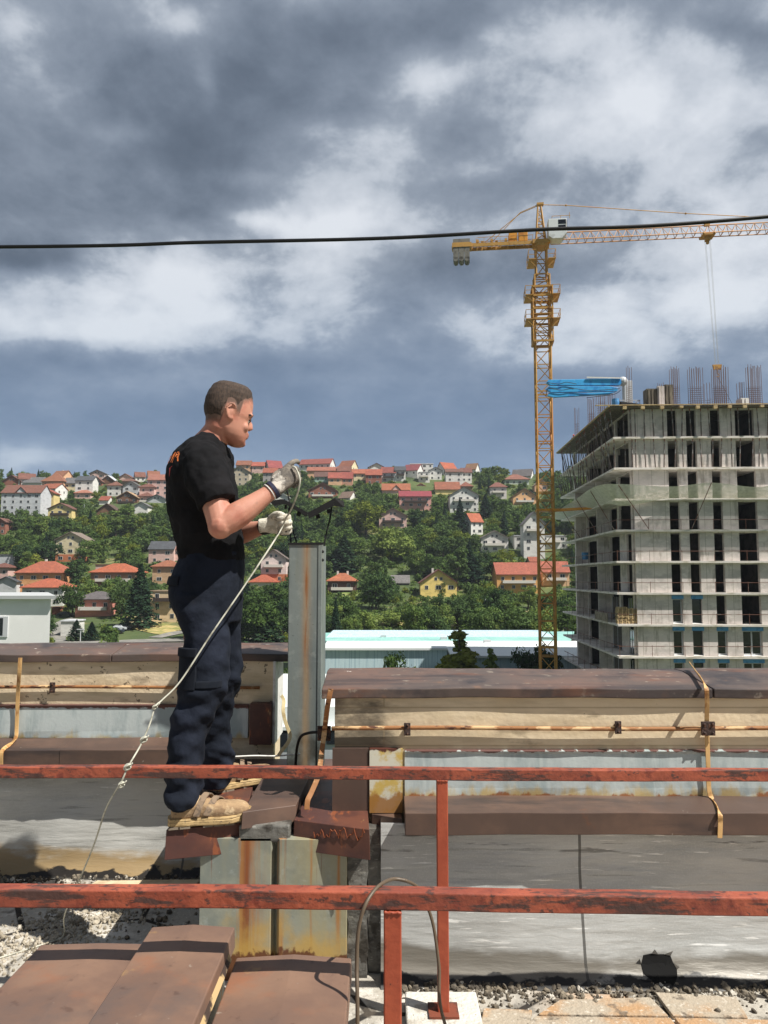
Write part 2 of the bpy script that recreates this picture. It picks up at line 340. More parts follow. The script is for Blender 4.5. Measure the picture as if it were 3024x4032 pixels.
m_membrane = mat('foil_membrane', (190, 189, 183), [
    dict(c=(166, 165, 159), s=(1.6, 3, 5), lo=.4, hi=.62), dict(c=(188, 188, 182), s=(3, 9, 22), lo=.55, hi=.7, f=.7), dict(c=(110, 110, 104), s=(2.4, 9, 70), lo=.56, hi=.66, f=.6), dict(c=(196, 196, 190), s=(150, 9, 150), lo=.5, hi=.62, f=.35),
    dict(c=(66, 64, 60), s=(3, 3, 34), lo=.66, hi=.72, f=.8, z=(.28, .5)), dict(c=(232, 232, 226), s=(5, 9, 90), lo=.65, hi=.69, f=.9, r=.25),  # shade under the ledge and pale glints painted into the colour
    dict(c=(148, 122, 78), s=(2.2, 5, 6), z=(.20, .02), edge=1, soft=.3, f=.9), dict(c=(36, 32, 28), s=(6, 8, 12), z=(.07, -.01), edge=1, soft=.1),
    dict(c=(60, 58, 54), s=1, t='brick', xz=1, bw=1.02, rh=60, m=.006, o=0, lo=.4, hi=.6, f=.8)], rough=.48, metal=.12, bump=.3, bscale=9, bvec=(.5, 1, 3), coord='World')
m_membrane_r = mat('foil_membrane_right', (190, 191, 188), [
    dict(c=(168, 169, 166), s=(1.6, 3, 5), lo=.4, hi=.62, f=.8), dict(c=(192, 193, 190), s=(3, 9, 22), lo=.52, hi=.66, f=.8), dict(c=(130, 130, 126), s=(2.4, 9, 70), lo=.6, hi=.68, f=.5), dict(c=(206, 206, 202), s=(150, 9, 150), lo=.5, hi=.62, f=.3),
    dict(c=(66, 64, 60), s=(3, 3, 34), lo=.58, hi=.66, f=.85, z=(.33, .5)), dict(c=(236, 236, 232), s=(5, 9, 90), lo=.63, hi=.67, f=.9, r=.25),  # ledge shade and horizontal glints of the foil painted in
    dict(c=(92, 84, 70), s=(1.6, 5, 5), z=(.17, .06), edge=1, soft=.35, f=.85), dict(c=(30, 28, 26), s=(6, 8, 12), z=(.06, -.01), edge=1, soft=.1),  # darker towards the floor, painting in the reflection of the dark ground
    dict(c=(60, 58, 54), s=1, t='brick', xz=1, bw=1.02, rh=60, m=.006, o=0, off=(.27, 0, 0), lo=.4, hi=.6, f=.8)], rough=.45, metal=.12, bump=.3, bscale=9, bvec=(.5, 1, 3), coord='World')
m_concrete_old = mat('old_board_concrete', (222, 204, 172), [
    dict(c=(204, 186, 154), s=(3, 3, 18), lo=.42, hi=.62), dict(c=(216, 196, 160), s=6, lo=.52, hi=.7, f=.7), dict(c=(120, 106, 84), s=(4, 4, 12), lo=.62, hi=.74, f=.55),
    dict(c=(70, 60, 50), s=(30, 30, 30), lo=.70, hi=.73, f=.9), dict(c=(60, 54, 48), s=(4, 4, 9), x=(.35, -.3), edge=1, soft=.35, f=.8), dict(c=(150, 132, 102), s=(1, 1, 1), t='brick', xz=1, bw=40, rh=.075, m=.0035, lo=.4, hi=.6, f=.5)],
    rough=.9, bump=.12, bscale=45, coord='World')
m_concrete_left = mat('old_rough_concrete', (220, 202, 172), [
    dict(c=(202, 184, 152), s=(3, 3, 18), lo=.42, hi=.62), dict(c=(218, 200, 166), s=6, lo=.52, hi=.7, f=.7), dict(c=(120, 100, 76), s=(4, 4, 20), lo=.6, hi=.72, f=.6),
    dict(c=(80, 68, 54), s=(26, 26, 26), lo=.63, hi=.67, f=.8), dict(c=(96, 80, 62), s=(2, 2, 7), lo=.58, hi=.68, f=.6)], rough=.9, bump=.16, bscale=50)
m_rod = mat('rusty_rod', (150, 102, 60), [dict(c=(206, 170, 124), s=(9, 20, 20), lo=.5, hi=.58), dict(c=(84, 48, 30), s=(14, 30, 30), lo=.56, hi=.64)], rough=.7, bump=.1)
m_strap = mat('tan_strap', (204, 164, 108), [dict(c=(160, 112, 62), s=(30, 30, 7), lo=.5, hi=.62), dict(c=(86, 54, 36), s=(20, 20, 9), lo=.66, hi=.7)], rough=.6)
m_clamp = mat('rusty_clamp', (62, 46, 40), [dict(c=(104, 66, 44), s=50, lo=.5, hi=.64)], rough=.8, bump=.3, bscale=90)
m_black = mat('black_metal', (16, 16, 17), [dict(c=(40, 34, 30), s=30, lo=.6, hi=.7)], rough=.7)
m_paving = mat('roof_paving_slabs', (172, 166, 155), [
    dict(c=(168, 162, 150), s=2.2, lo=.42, hi=.62), dict(c=(206, 200, 190), s=6, lo=.5, hi=.66), dict(c=(120, 112, 100), s=60, lo=.55, hi=.68, f=.5), dict(c=(232, 228, 220), s=110, lo=.62, hi=.68, f=.7),
    dict(c=(186, 142, 98), s=1.7, lo=.52, hi=.64, f=.8, x=(.5, .9)), dict(c=(40, 36, 32), s=(1.55, 1.9, 1), t='crack', lo=.975, hi=.985), dict(c=(56, 50, 44), s=.9, lo=.58, hi=.66, f=.9),
    dict(c=(80, 72, 62), s=7, lo=.56, hi=.66, f=.8)], rough=.9, bump=.35, bscale=60, coord='World')
m_block = mat('white_concrete_block', (206, 202, 192), [dict(c=(170, 164, 152), s=14, lo=.5, hi=.64), dict(c=(120, 112, 100), s=60, lo=.64, hi=.7)], rough=.9, bump=.5, bscale=60)
m_stone_dark = mat('dark_gravel', (84, 77, 67), [dict(c=(128, 118, 102), s=19, lo=.45, hi=.6), dict(c=(44, 40, 36), s=5, lo=.55, hi=.68), dict(c=(190, 184, 172), s=14.1, lo=.60, hi=.63)], rough=.95, coord='World')
m_stone_pale = mat('pale_gravel', (176, 166, 148), [dict(c=(130, 120, 102), s=14, lo=.45, hi=.6), dict(c=(212, 204, 190), s=21, lo=.55, hi=.66), dict(c=(70, 62, 54), s=17, lo=.66, hi=.7)], rough=.95, coord='World')
m_white = mat('white_strip', (222, 220, 214), [dict(c=(180, 176, 168), s=14, lo=.5, hi=.7)], rough=.7)
m_cable_black = mat('black_cable', (14, 14, 16), rough=.5)
m_cable_grey = mat('grey_cable', (188, 186, 170), [dict(c=(140, 136, 120), s=20, lo=.5, hi=.65)], rough=.5)
m_cable_brown = mat('brown_cable', (92, 78, 62), rough=.5)

# ================================================================ the roof we stand on
b = MB(); b.box(-9, 9, -7, 3.35, -19, -.004); b.box(-9, -.45, 3.35, 4.42, -19.0, -.0041)
o = b.build('roof', mat('facade_grey', (150, 148, 142), [dict(c=(120, 116, 108), s=.6, lo=.4, hi=.6)], rough=.9)); tag(o, kind='structure')
b = MB(); b.box(-9, 9, -7, 3.04, -.003, 0); b.box(-9, -.72, 3.04, 4.07, -.003, 0)
o = b.build('roof_paving', m_paving); tag(o, kind='structure')

# ---- right parapet (thing) with parts
DW = 3.04
def wobble(b, amp=.004):
    "slight dents and sag of hand bent sheet metal"
    b.v = [(x, y + amp * .6 * math.sin(x * 5.3 + z * 31) * (1 if z > .3 else 1), z + amp * math.sin(x * 3.1 + y * 4) * .6 + amp * .35 * math.sin(x * 13.7 + y * 9)) for x, y, z in b.v]
zlb = Zof(3288, 2.96); zlt = Zof(3200, 2.96); zlk = Zof(3136, 3.12); zft = Zof(2956, 3.14); zcb = Zof(2750, 3.128); zct = Zof(2712, 3.128)
wallr = MB(); wallr.box(Pz(1320, 2900, .9).x - .02, 6.0, 3.15, 3.42, .3, zcb + .01)
x_r0 = (1320 - 1512) / F * 3.12
wallr = MB(); wallr.box(x_r0, 6.0, 3.15, 3.42, .25, zcb + .008)
pr = wallr.build('parapet_wall', m_concrete_old); tag(pr, 'beige weathered concrete parapet with brown cap on the right behind the orange railing', 'parapet')
def membrane(x0, x1, Y, ztop, parent, m, seg=60, seed=1):
    rnd = random.Random(seed); b = MB()
    zs = [0, .025, .06, .12, .2, .3, .4, .5, ztop]
    offs = [-.10, -.065, -.035, -.02, -.015, -.005, 0, .004, .006]
    ph = [rnd.uniform(0, 6) for _ in range(12)]
    rings = []
    for k in range(seg + 1):
        x = x0 + (x1 - x0) * k / seg; row = []
        for z, o_ in zip(zs, offs):
            w = .010 * math.sin(x * 4.1 + ph[0] + z * 9) + .006 * math.sin(x * 9.7 + ph[1] - z * 14) + .004 * math.sin(x * 21 + z * 30 + ph[2])
            row.append(Vector((x, Y + o_ + w * (1 if z > 0 else 1.6), z)))
        rings.append(row)
    n = len(zs); vs = [v for r_ in rings for v in r_]
    fs = [(k * n + i, (k + 1) * n + i, (k + 1) * n + i + 1, k * n + i + 1) for k in range(seg) for i in range(n - 1)]
    b.add(vs, fs)
    # ends folded back
    for row in (rings[0], rings[-1]):
        b.add(row + [v + Vector((0, .12, 0)) for v in row], [(i, i + 1, n + i + 1, n + i) for i in range(n - 1)])
    return b.build('insulation_sheet', m, parent, smooth=True, fixn=False)
xm0 = (1500 - 1512) / F * 3.04
membrane(xm0, 6.0, DW, zlb + .02, pr, m_membrane_r)
# lower ledge cover, flashing, cap
xl0 = (1592 - 1512) / F * 2.96
b = MB(); b.extr([(2.955, zlb), (2.955, zlt), (3.125, zlk), (3.135, zlk), (3.135, zlb)], xl0, 1.9, seg=24); b.extr([(2.952, zlb), (2.952, zlt + .002), (3.125, zlk + .002), (3.134, zlk + .002), (3.134, zlb)], 1.88, 6.0, seg=40); wobble(b, .003); ledge_r = b.build('ledge_cover', m_brown_dark, pr, bevel=.003)
b = MB()
fl = []
for k in range(41):
    x = (1592 - 1512) / F * 3.12 + (6.0 - .08) * k / 40
    fl.append([Vector((x, 3.128 - .004 * math.sin(k * 1.3), zlk - .004)), Vector((x, 3.130, zlk + .03)), Vector((x, 3.137 + .002 * math.sin(k * 2.1), zft - .012)), Vector((x, 3.128, zft)), Vector((x, 3.149, zft + .004)), Vector((x, 3.149, zlk - .004))])
b.loft(fl)
o = b.build('flashing', m_galv_wall, pr, origin=None)
def capprof(Y0, Y1, zb, zt): return [(Y0, zb), (Y0 - .002, zt), (Y1 - .12, zt + .035), (Y1, zt + .03), (Y1, zb), (Y1 - .01, zb), (Y0 + .012, zb)]
xc0 = (1268 - 1512) / F * 3.1
b = MB(); segs = []
joints = [xc0, 1.32, 2.62, 4.2, 6.0]
for i in range(4):
    e = .0015 if i % 2 else 0
    b.extr([(y - (e if y < 3.2 else 0), z + e) for y, z in capprof(3.128, 3.56, zcb, zct)], joints[i], joints[i + 1] - (0 if i == 3 else .004), seg=26)
wobble(b); cap_r = b.build('parapet_cap', m_cap, pr, bevel=.004)
# torn hole: black patch on the sheet, painting in its dark inside
rq = random.Random(1); phq = [rq.uniform(0, 6) for _ in range(12)]
def sheet_y(x, z):
    o_ = float(np.interp(z, [0, .025, .06, .12, .2, .3], [-.10, -.065, -.035, -.02, -.015, -.005]))
    return DW + o_ + .010 * math.sin(x * 4.1 + phq[0] + z * 9) + .006 * math.sin(x * 9.7 + phq[1] - z * 14) + .004 * math.sin(x * 21 + z * 30 + phq[2])
c0 = P(2603, 3812, 2.995)
b = MB(); rnd = random.Random(4); pts = []
for i in range(15):
    t = 2 * PI * i / 15; rr = rnd.uniform(.75, 1.25); pts.append(c0 + Vector((.064 * rr * math.cos(t), 0, .056 * rr * math.sin(t))))
grid = []
for u in (0, .35, .7, 1.0):
    row = []
    for q_ in pts: w_ = c0.lerp(q_, max(u, .01)); row.append(Vector((w_.x, sheet_y(w_.x, w_.z) - .004, w_.z)))
    grid.append(row)
b.loft(grid, cap=False); o = b.build('torn_hole_patch', mat('hole_black', (8, 8, 8), rough=1), pr)
b = MB()
for i in range(0, 15, 2):
    p = pts[i]; q = pts[(i + 1) % 15]; d = (p - c0).normalized(); mid = (p + q) / 2
    p = Vector((p.x, sheet_y(p.x, p.z) - .005, p.z)); q = Vector((q.x, sheet_y(q.x, q.z) - .005, q.z)); m_ = (p + q) / 2 + d * .014 * (1 + i % 3 * .5) + Vector((0, -.008, 0)); b.prism([p, q, m_], (0, -.001, 0))
b.build('torn_edge', m_membrane_r, pr)

# ---- left parapet
DL = 4.07
zlb2 = Zof(3062, 3.98); zlt2 = Zof(2953, 3.98); zlk2 = Zof(2907, 4.12); zft2 = Zof(2777, 4.15); zcb2 = Zof(2606, 4.148); zct2 = Zof(2576, 4.148)
x_l1 = (1090 - 1512) / F * 4.2
b = MB(); b.box(-8, x_l1, 4.17, 4.42, .25, zcb2 + .008)
pl = b.build('parapet_wall', m_concrete_left); tag(pl, 'pale concrete parapet with dark sheet cap on the left behind the standing man', 'parapet')
membrane(-8, -.60, DL, zlb2 + .02, pl, m_membrane, seg=80, seed=5)
b = MB(); b.extr([(3.98, zlb2), (3.98, zlt2), (4.12, zlk2), (4.135, zlk2), (4.135, zlb2)], -8, -1.62, seg=50); b.extr([(3.977, zlb2), (3.977, zlt2 + .002), (4.12, zlk2 + .002), (4.134, zlk2 + .002), (4.134, zlb2)], -1.64, -.93, seg=9); wobble(b, .003); b.build('ledge_cover', m_brown_dark, pl, bevel=.003)
b = MB(); fl = []
for k in range(51):
    x = -8 + (8 - .72) * k / 50
    fl.append([Vector((x, 4.148 - .004 * math.sin(k * 1.3), zlk2 - .004)), Vector((x, 4.150, zlk2 + .03)), Vector((x, 4.157, zft2 - .012)), Vector((x, 4.148, zft2)), Vector((x, 4.169, zft2 + .004)), Vector((x, 4.169, zlk2 - .004))])
b.loft(fl); b.build('flashing', m_galv_wall, pl)
b = MB(); b.box((992 - 1512) / F * 4.1, x_l1 - .004, 4.10, 4.165, zlk2 - .03, Zof(2768, 4.12)); b.build('end_flashing', m_rusty_cover, pl, bevel=.003)
b = MB(); b.box(x_l1 - .001, x_l1 + .012, 4.12, 4.44, zlk2 - .03, zcb2 + .003); b.build('edge_strip', m_white, pl)
b = MB(); jt = [-8, -5.2, -3.1, -1.45, x_l1 + .075]
for i in range(4): b.extr(capprof(4.148, 4.52, zcb2, zct2), jt[i], jt[i + 1] - (0 if i == 3 else .004), seg=26)
wobble(b); b.build('parapet_cap', m_cap, pl, bevel=.004)

# ---- conductor rods, clamps, straps
def rod(px0, px1, py, Y, label, x0=None, x1=None, dirt=1):
    z = Zof(py, Y); X0 = (px0 - 1512) / F * Y if x0 is None else x0; X1 = (px1 - 1512) / F * Y if x1 is None else x1
    pts = [Vector((X0 + (X1 - X0) * k / 14, Y + .0015 * math.sin(k * 2.2), z + .0025 * math.sin(k * 1.7))) for k in range(15)]
    b = MB(); b.tube(catmull(pts, 3), .0085, 8); return tag(b.build('conductor_rod', m_rod, smooth=True), label, 'rod')
YR = 3.128; YL = 4.151
r1 = rod(1310, 0, 2868, YR, 'rusty lightning conductor rod along the right concrete parapet', x1=6.0)
r2 = rod(0, 1030, 2706, YL, 'rusty conductor rod along the left concrete parapet behind the man', x0=-8)
def clamp(px, py, Y, label, w=.026, h=.05, cross=False):
    c = P(px, py, Y); b = MB()
    t = thing('rod_clamp', c, label, 'clamp', 'rod clamps on the parapets')
    b.box(c.x - w / 2, c.x + w / 2, c.y - .016, c.y - .009, c.z - h / 2, c.z + h / 2); b.build('clamp_plate', m_clamp, t, bevel=.002)
    b = MB()
    for dx_, dz_ in (((-.3, .3), (.3, .3), (-.3, -.3), (.3, -.3)) if cross else ((0, .33), (0, -.33))):
        b = MB(); b.ball((c.x + dx_ * w, c.y - .018, c.z + dz_ * h), .0055, nu=8, nv=5); b.build('bolt', m_clamp, t)
    b = MB(); b.box(c.x - .006, c.x + .006, c.y + .009, c.y + .034, c.z - .008, c.z + .008); b.build('bracket', m_clamp, t)
    return t
clamp(1603, 2869, YR, 'dark clamp holding the right parapet rod, nearest to the metal pillar')
clamp(2430, 2862, YR, 'narrow dark clamp on the right parapet rod, next to the vertical tan strap')
clamp(2783, 2866, YR - .012, 'square rusty cross clamp where the tan strap meets the right rod', .055, .055, True)
clamp(1277, 2885, 3.22, 'square dark clamp beside the foot of the metal pillar', .055, .06, True)
clamp(210, 2706, YL, 'rusty clamp on the rod of the left parapet', .03, .055)
def strap(pts, w, t, label, m=m_strap, cat='strap', name='conductor_strap'):
    p = catmull(pts, 6); b = MB(); rings = []
    for i, q in enumerate(p):
        d = (p[min(i + 1, len(p) - 1)] - p[max(i - 1, 0)]).normalized(); x = d.cross(Vector((0, 1, 0)))
        x = Vector((x.x, 0, x.z)); x = x.normalized() if x.length > .05 else Vector((1, 0, 0)); n = x.cross(d).normalized()
        rings.append([q + x * w / 2 * sx + n * t / 2 * sy for sx, sy in ((-1, -1), (1, -1), (1, 1), (-1, 1))])
    b.loft(rings); return tag(b.build(name, m, bevel=.001), label, cat)
strap([P(2718, 2612, 3.46), P(2745, 2650, 3.30), P(2778, 2702, 3.085), P(2784, 2760, 3.088), P(2783, 2860, YR - .01), P(2788, 3000, YR - .012), P(2792, 3110, YR - .015), P(2806, 3150, 3.09), P(2833, 3200, 2.95), P(2836, 3240, 2.945), P(2834, 3300, 2.944)], .018, .004, 'tan metal strap bent over the right parapet cap and down its front')
strap([P(80, 2590, 4.10), P(76, 2650, 4.10), P(70, 2740, YL - .016), P(66, 2860, YL - .02), P(62, 2905, 4.10), P(40, 2930, 4.03), P(8, 2958, 3.965), P(4, 3010, 3.965)], .02, .004, 'brown metal strap hanging down the left parapet at the picture edge', m_strap)
strap([P(1303, 2712, 3.08), P(1290, 2780, 3.09), P(1277, 2885, 3.20), P(1262, 3000, 3.16), P(1255, 3050, 3.12), P(1226, 3120, 3.08), P(1212, 3150, 3.06), P(1208, 3188, 3.05)], .02, .005, 'bent tan strap running down beside the metal pillar onto the ledge covers', m_rod)
b = MB(); b.tube(catmull([P(1262, 2882, 3.21), P(1215, 2886, 3.25), P(1185, 2900, 3.3), P(1170, 2940, 3.34), P(1164, 3005, 3.38), P(1166, 3020, 3.4)], 6), .006, 7)
tag(b.build('conductor_cable', m_black, smooth=True), 'black curved cable from the square clamp down in front of the metal pillar', 'cable')

# ---- galvanised pillar with rain cap
zp0 = .575; Yp = P(1135, 3010, 3.75).y
xa = (1135 - 1512) / F * 3.72; xb = (1262 - 1512) / F * 3.72; zt = Zof(2140, 3.75)
t = thing('metal_pillar', ((xa + xb) / 2, 3.9, zp0), 'tall grey galvanised pillar with rust streak between the two parapets', 'vent shaft')
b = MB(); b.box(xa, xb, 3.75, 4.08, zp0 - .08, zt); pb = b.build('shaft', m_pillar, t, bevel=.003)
b = MB(); xs = (1212 - 1512) / F * 3.72
pts = []
for k in range(24):
    z = zt - (zt - zp0 - .2) * k / 23; w = .005 + .006 * abs(math.sin(k * .9)) + .004 * math.sin(k * 2.3) + .003 * (k / 23); pts.append((z, w))
vsL = [Vector((xs - w + .003 * math.sin(i * .7), 3.7485, z)) for i, (z, w) in enumerate(pts)]; vsR = [Vector((xs + w + .003 * math.sin(i * .7), 3.7485, z)) for i, (z, w) in enumerate(pts)]
b = MB(); b.box(xb - .012, xb + .003, 3.746, 3.77, zp0 - .05, zt - .002); b.build('corner_seam', m_pillar, t)
for yy_ in (2172, 2205): b = MB(); b.ball((xb + .004, 3.80, Zof(yy_, 3.8)), .008, nu=8, nv=5); b.build('rivet', m_black, t)
b = MB(); b.box(xa - .006, xb + .012, 3.745, 3.76, zt - .006, zt + .004); b.build('rim', m_black, t)
# rain cap: gull-wing sheet on thin legs, backlit shade put in as black
t = thing('rain_cap', P(1210, 2135, 3.9), 'bent metal rain cap on thin legs above the pillar, coloured black for backlit shade', 'rain cap')
def q4(pts, th=(0, 0, .004)):
    b = MB(); b.prism([P(*p) for p in pts], th); return b
b = q4([(1212, 2022, 3.78), (1318, 1964, 3.78), (1342, 1966, 4.02), (1228, 2040, 4.02)]); b.prism([P(1315, 1964, 3.78), P(1352, 1976, 3.80), P(1358, 1998, 4.04), P(1338, 1990, 4.04)], (0, 0, .004)); b.prism([P(1318, 1963, 3.775), P(1212, 2022, 3.775), P(1216, 2042, 3.775), P(1312, 1992, 3.775)], (0, .004, 0)); b.prism([P(1318, 1963, 3.776), P(1350, 1972, 3.79), P(1357, 1998, 3.79), P(1312, 1992, 3.78)], (0, .004, 0)); b.build('right_wing', m_black, t)
b = q4([(1212, 2022, 3.78), (1130, 1975, 3.78), (1122, 1984, 4.02), (1206, 2036, 4.02)]); b.prism([P(1132, 1975, 3.78), P(1108, 1968, 3.78), P(1062, 1976, 3.80), P(1080, 1994, 4.04), P(1128, 1982, 4.02)], (0, 0, .004)); b.prism([P(1212, 2020, 3.776), P(1130, 1973, 3.776), P(1106, 1966, 3.776), P(1060, 1974, 3.776), P(1076, 1990, 3.776), P(1100, 1986, 3.776), P(1126, 1986, 3.776), P(1208, 2032, 3.776)], (0, .004, 0)); b.build('left_wing', m_black, t)
b = MB(); b.tube(catmull([P(1306, 1994, 3.85), P(1300, 2040, 3.85), P(1285, 2100, 3.84), P(1276, 2150, 3.83)], 4), .0045, 6); b.build('leg', m_black, t)
b = MB(); b.tube(catmull([P(1130, 1930, 3.86), P(1140, 1985, 3.86), P(1142, 2060, 3.85), P(1146, 2150, 3.83)], 4), .004, 6); b.build('leg', m_black, t)
b = MB(); b.tube(catmull([P(1136, 2000, 3.9), P(1150, 2080, 3.9), P(1164, 2120, 3.88), P(1167, 2150, 3.86)], 4), .004, 6); b.build('leg', m_black, t)
for a_, c_ in (((1294, 2005), (1297, 2020)), ((1250, 2025), (1254, 2042)), ((1180, 2014), (1174, 2032)), ((1126, 1988), (1124, 2004))): b = MB(); b.bar(P(*a_, 3.80), P(*c_, 3.80), .01, .02); b.build('stud', m_black, t)

m_oldfoil = mat('old_grey_foil', (116, 114, 108), [dict(c=(84, 82, 78), s=(4, 4, 20), lo=.45, hi=.6), dict(c=(160, 158, 150), s=(30, 30, 60), lo=.58, hi=.66, f=.7), dict(c=(60, 56, 50), s=9, lo=.58, hi=.68)], rough=.5, metal=.15, bump=.4, bscale=30)
# ---- block of masonry under the ledge covers + galvanised casing + wrapped columns
b = MB(); b.box(-.66, -.02, 3.12, 4.05, 0, .5)
tag(b.build('masonry_plinth', m_block), 'low masonry plinth under the brown ledge covers between the parapets', 'plinth')
def px_x(px, Y): return (px - 1512) / F * Y * .99
ca = [(px_x(805, 3.0), 3.0), (px_x(1078, 3.0), 3.0), (px_x(1092, 3.0), 3.03), (px_x(1112, 3.0), 2.985), (px_x(1370, 3.0), 2.985), (px_x(1370, 3.0), 3.14), (px_x(805, 3.0), 3.14)]
b = MB(); b.prism([Vector((x, y, 0)) for x, y in ca], (0, 0, .515)); o = b.build('galvanised_casing', m_galv, bevel=.002)
tag(o, 'rust stained galvanised sheet casing under the brown ledge covers', 'casing')
b = MB()
for i, (x0p, x1p, Y) in enumerate(((1373, 1448, 3.02), (1450, 1500, 3.06))):
    x0_, x1_ = px_x(x0p, Y), px_x(x1p, Y)
    rings = []
    for k in range(12):
        z = .53 * k / 11; w = .004 * math.sin(k * 2.1 + i); rings.append([Vector((x0_, Y + .1, z)), Vector((x0_ + w, Y + w, z)), Vector((x1_ - w, Y - w, z)), Vector((x1_, Y + .1, z))])
    b.loft(rings)
tag(b.build('wrapped_column', m_oldfoil, smooth=False), 'narrow foil wrapped corner beside the galvanised casing', 'insulation')
# brown sheet behind the man's feet and pieces of cover
def cover(front, back, h, label, m=m_rusty_cover, z=.57, lip=.006):
    t = [Pz(front[0][0], front[0][1], z), Pz(front[1][0], front[1][1], z), Pz(back[1][0], back[1][1], z), Pz(back[0][0], back[0][1], z)]
    t[2].z += .012; t[3].z += .010
    b = MB(); b.prism(t, (0, 0, -.008)); lo = [p + Vector((0, -.004, 0)) for p in t[:2]]
    b.prism([t[0] + Vector((0, -.002, .001)), t[1] + Vector((0, -.002, .001)), t[1] + Vector((.004, -.012, -h)), t[0] + Vector((-.002, -.012, -h))], (0, .006, 0))
    b.prism([t[1] + Vector((0, 0, -.001)), t[2], t[2] + Vector((0, 0, -h)), t[1] + Vector((0, 0, -h))], (-.004, 0, 0))
    b.prism([t[0] + Vector((0, 0, -.001)), t[3], t[3] + Vector((0, 0, -h)), t[0] + Vector((0, 0, -h))], (.004, 0, 0))
    return tag(b.build('ledge_cover_sheet', m, bevel=.002), label, 'sheet cover', 'loose sheet covers on the ledge between the parapets')
cover([(655, 3268), (962, 3240)], [(835, 3040), (1010, 3040)], .105, 'brown rusty sheet cover under the front shoe of the man', z=.56)
cover([(955, 3198), (1166, 3170)], [(1030, 3075), (1216, 3072)], .060, 'raised brown sheet cover with crooked front in front of the metal pillar', m_brown_dark, z=.612)
cover([(1158, 3229), (1454, 3267)], [(1214, 3130), (1440, 3112)], .105, 'brown sheet cover with orange rust zigzag right of the shoes', z=.572)
cover([(1464, 3205), (1584, 3224)], [(1452, 3118), (1572, 3110)], .098, 'short brown sheet cover next to the right parapet ledge', m_brown_dark, z=.566)
b = MB(); b.box(-.86, -.02, 3.42, 4.14, .535, .545); b.box(-.80, -.2, 3.06, 3.42, .525, .533)
tag(b.build('ledge_base_sheet', m_brown_dark, bevel=.002), 'flat dark brown sheet at the foot of the metal pillar', 'sheet cover')
b = MB(); b.box(px_x(955, 3.02), px_x(1152, 3.02), 3.0, 3.11, .497, .563); tag(b.build('wrapped_block', m_oldfoil, bevel=.008), 'grey wrapped block wedged between two brown ledge covers', 'block')
b = MB(); b.box(px_x(1312, 3.14), px_x(1452, 3.14), 3.132, 3.149, .56, Zof(2945, 3.14)); b.build('side_flashing', m_brown_dark, pr)
b = MB(); b.box(px_x(1456, 3.13), px_x(1584, 3.13), 3.126, 3.149, .57, Zof(2945, 3.14)); b.build('stained_flashing', mat('stained_flashing', (206, 202, 184), [dict(c=(196, 168, 92), s=14, lo=.45, hi=.6), dict(c=(86, 46, 34), s=(20, 20, 30), z=(.79, .83), edge=1), dict(c=(150, 100, 40), s=(12, 9, 9), z=(.70, .60), edge=1, f=.9)], rough=.6, coord='World'), pr)
# zigzag of fresh rust on the right cover
b = MB(); zz_ = []
for k in range(40):
    u = k / 39; px = 1235 + u * 200; py = 3290 + 10 * u + (18 + 8 * math.sin(k * 1.7)) * math.sin(u * 30 + math.sin(k)) - 14; Y = 2.915 + .11 * (1 - (px - 1158) / 296)
    zz_.append(P(px, py, Y - .006))
b.tube(zz_, .0018, 5); tag(b.build('rust_mark', mat('fresh_rust', (140, 76, 44), [dict(c=(120, 62, 36), s=60, lo=.45, hi=.6)], rough=.9)), 'orange rust zigzag mark on the front of the right cover', 'rust mark')

# ---- near duct covers
def duct(pxl, pxr, pyf, z, label, x0=None, x1=None):
    a = Pz(pxl, pyf, z); c = Pz(pxr, pyf, z); X0 = a.x if x0 is None else x0; X1 = c.x if x1 is None else x1; Yf = a.y
    t = thing('duct_cover', ((X0 + X1) / 2, (Yf + .2) / 2, 0), label, 'duct cover', 'brown duct covers in the foreground')
    b = MB(); rings = []
    for k in range(13):
        y = .2 + (Yf - .2) * k / 12; e = .003 * math.sin(k * 1.9 + X0 * 7)
        rings.append([Vector((X0, y, z - .05)), Vector((X0 + .001, y, z - .002 + e * .3)), Vector(((X0 + X1) / 2, y, z + .004 + e)), Vector((X1 - .001, y, z - .002)), Vector((X1, y, z - .05))])
    b.loft(rings); b.build('lid', m_brown, t, bevel=.003)
    b = MB(); b.box(X0 + .02, X1 - .02, .22, Yf - .02, 0, z - .03); b.build('casing', m_galv, t)
    return t
duct(160, 640, 3713, Zof(3713, 1.835), 'left lower brown duct cover in the foreground')
duct(597, 927, 3646, .688, 'middle raised brown duct cover overlapping its two neighbours')
duct(930, 1385, 3768, .640, 'right brown duct cover in the foreground beside the near railing post')
b = MB(); a_ = Pz(927, 3646, .66); b.prism([Vector((a_.x + .002, .3, .676)), Vector((a_.x + .002, 1.8, .676)), Vector((a_.x + .016, 1.8, .645)), Vector((a_.x + .016, .3, .645))], (.002, 0, 0))
tag(b.build('sealing_strip', mat('strip_tan', (190, 162, 116), [dict(c=(60, 46, 38), s=(9, 9, 9), lo=.5, hi=.56)], rough=.8)), 'torn tan sealing strip between the middle and the right duct cover', 'strip')

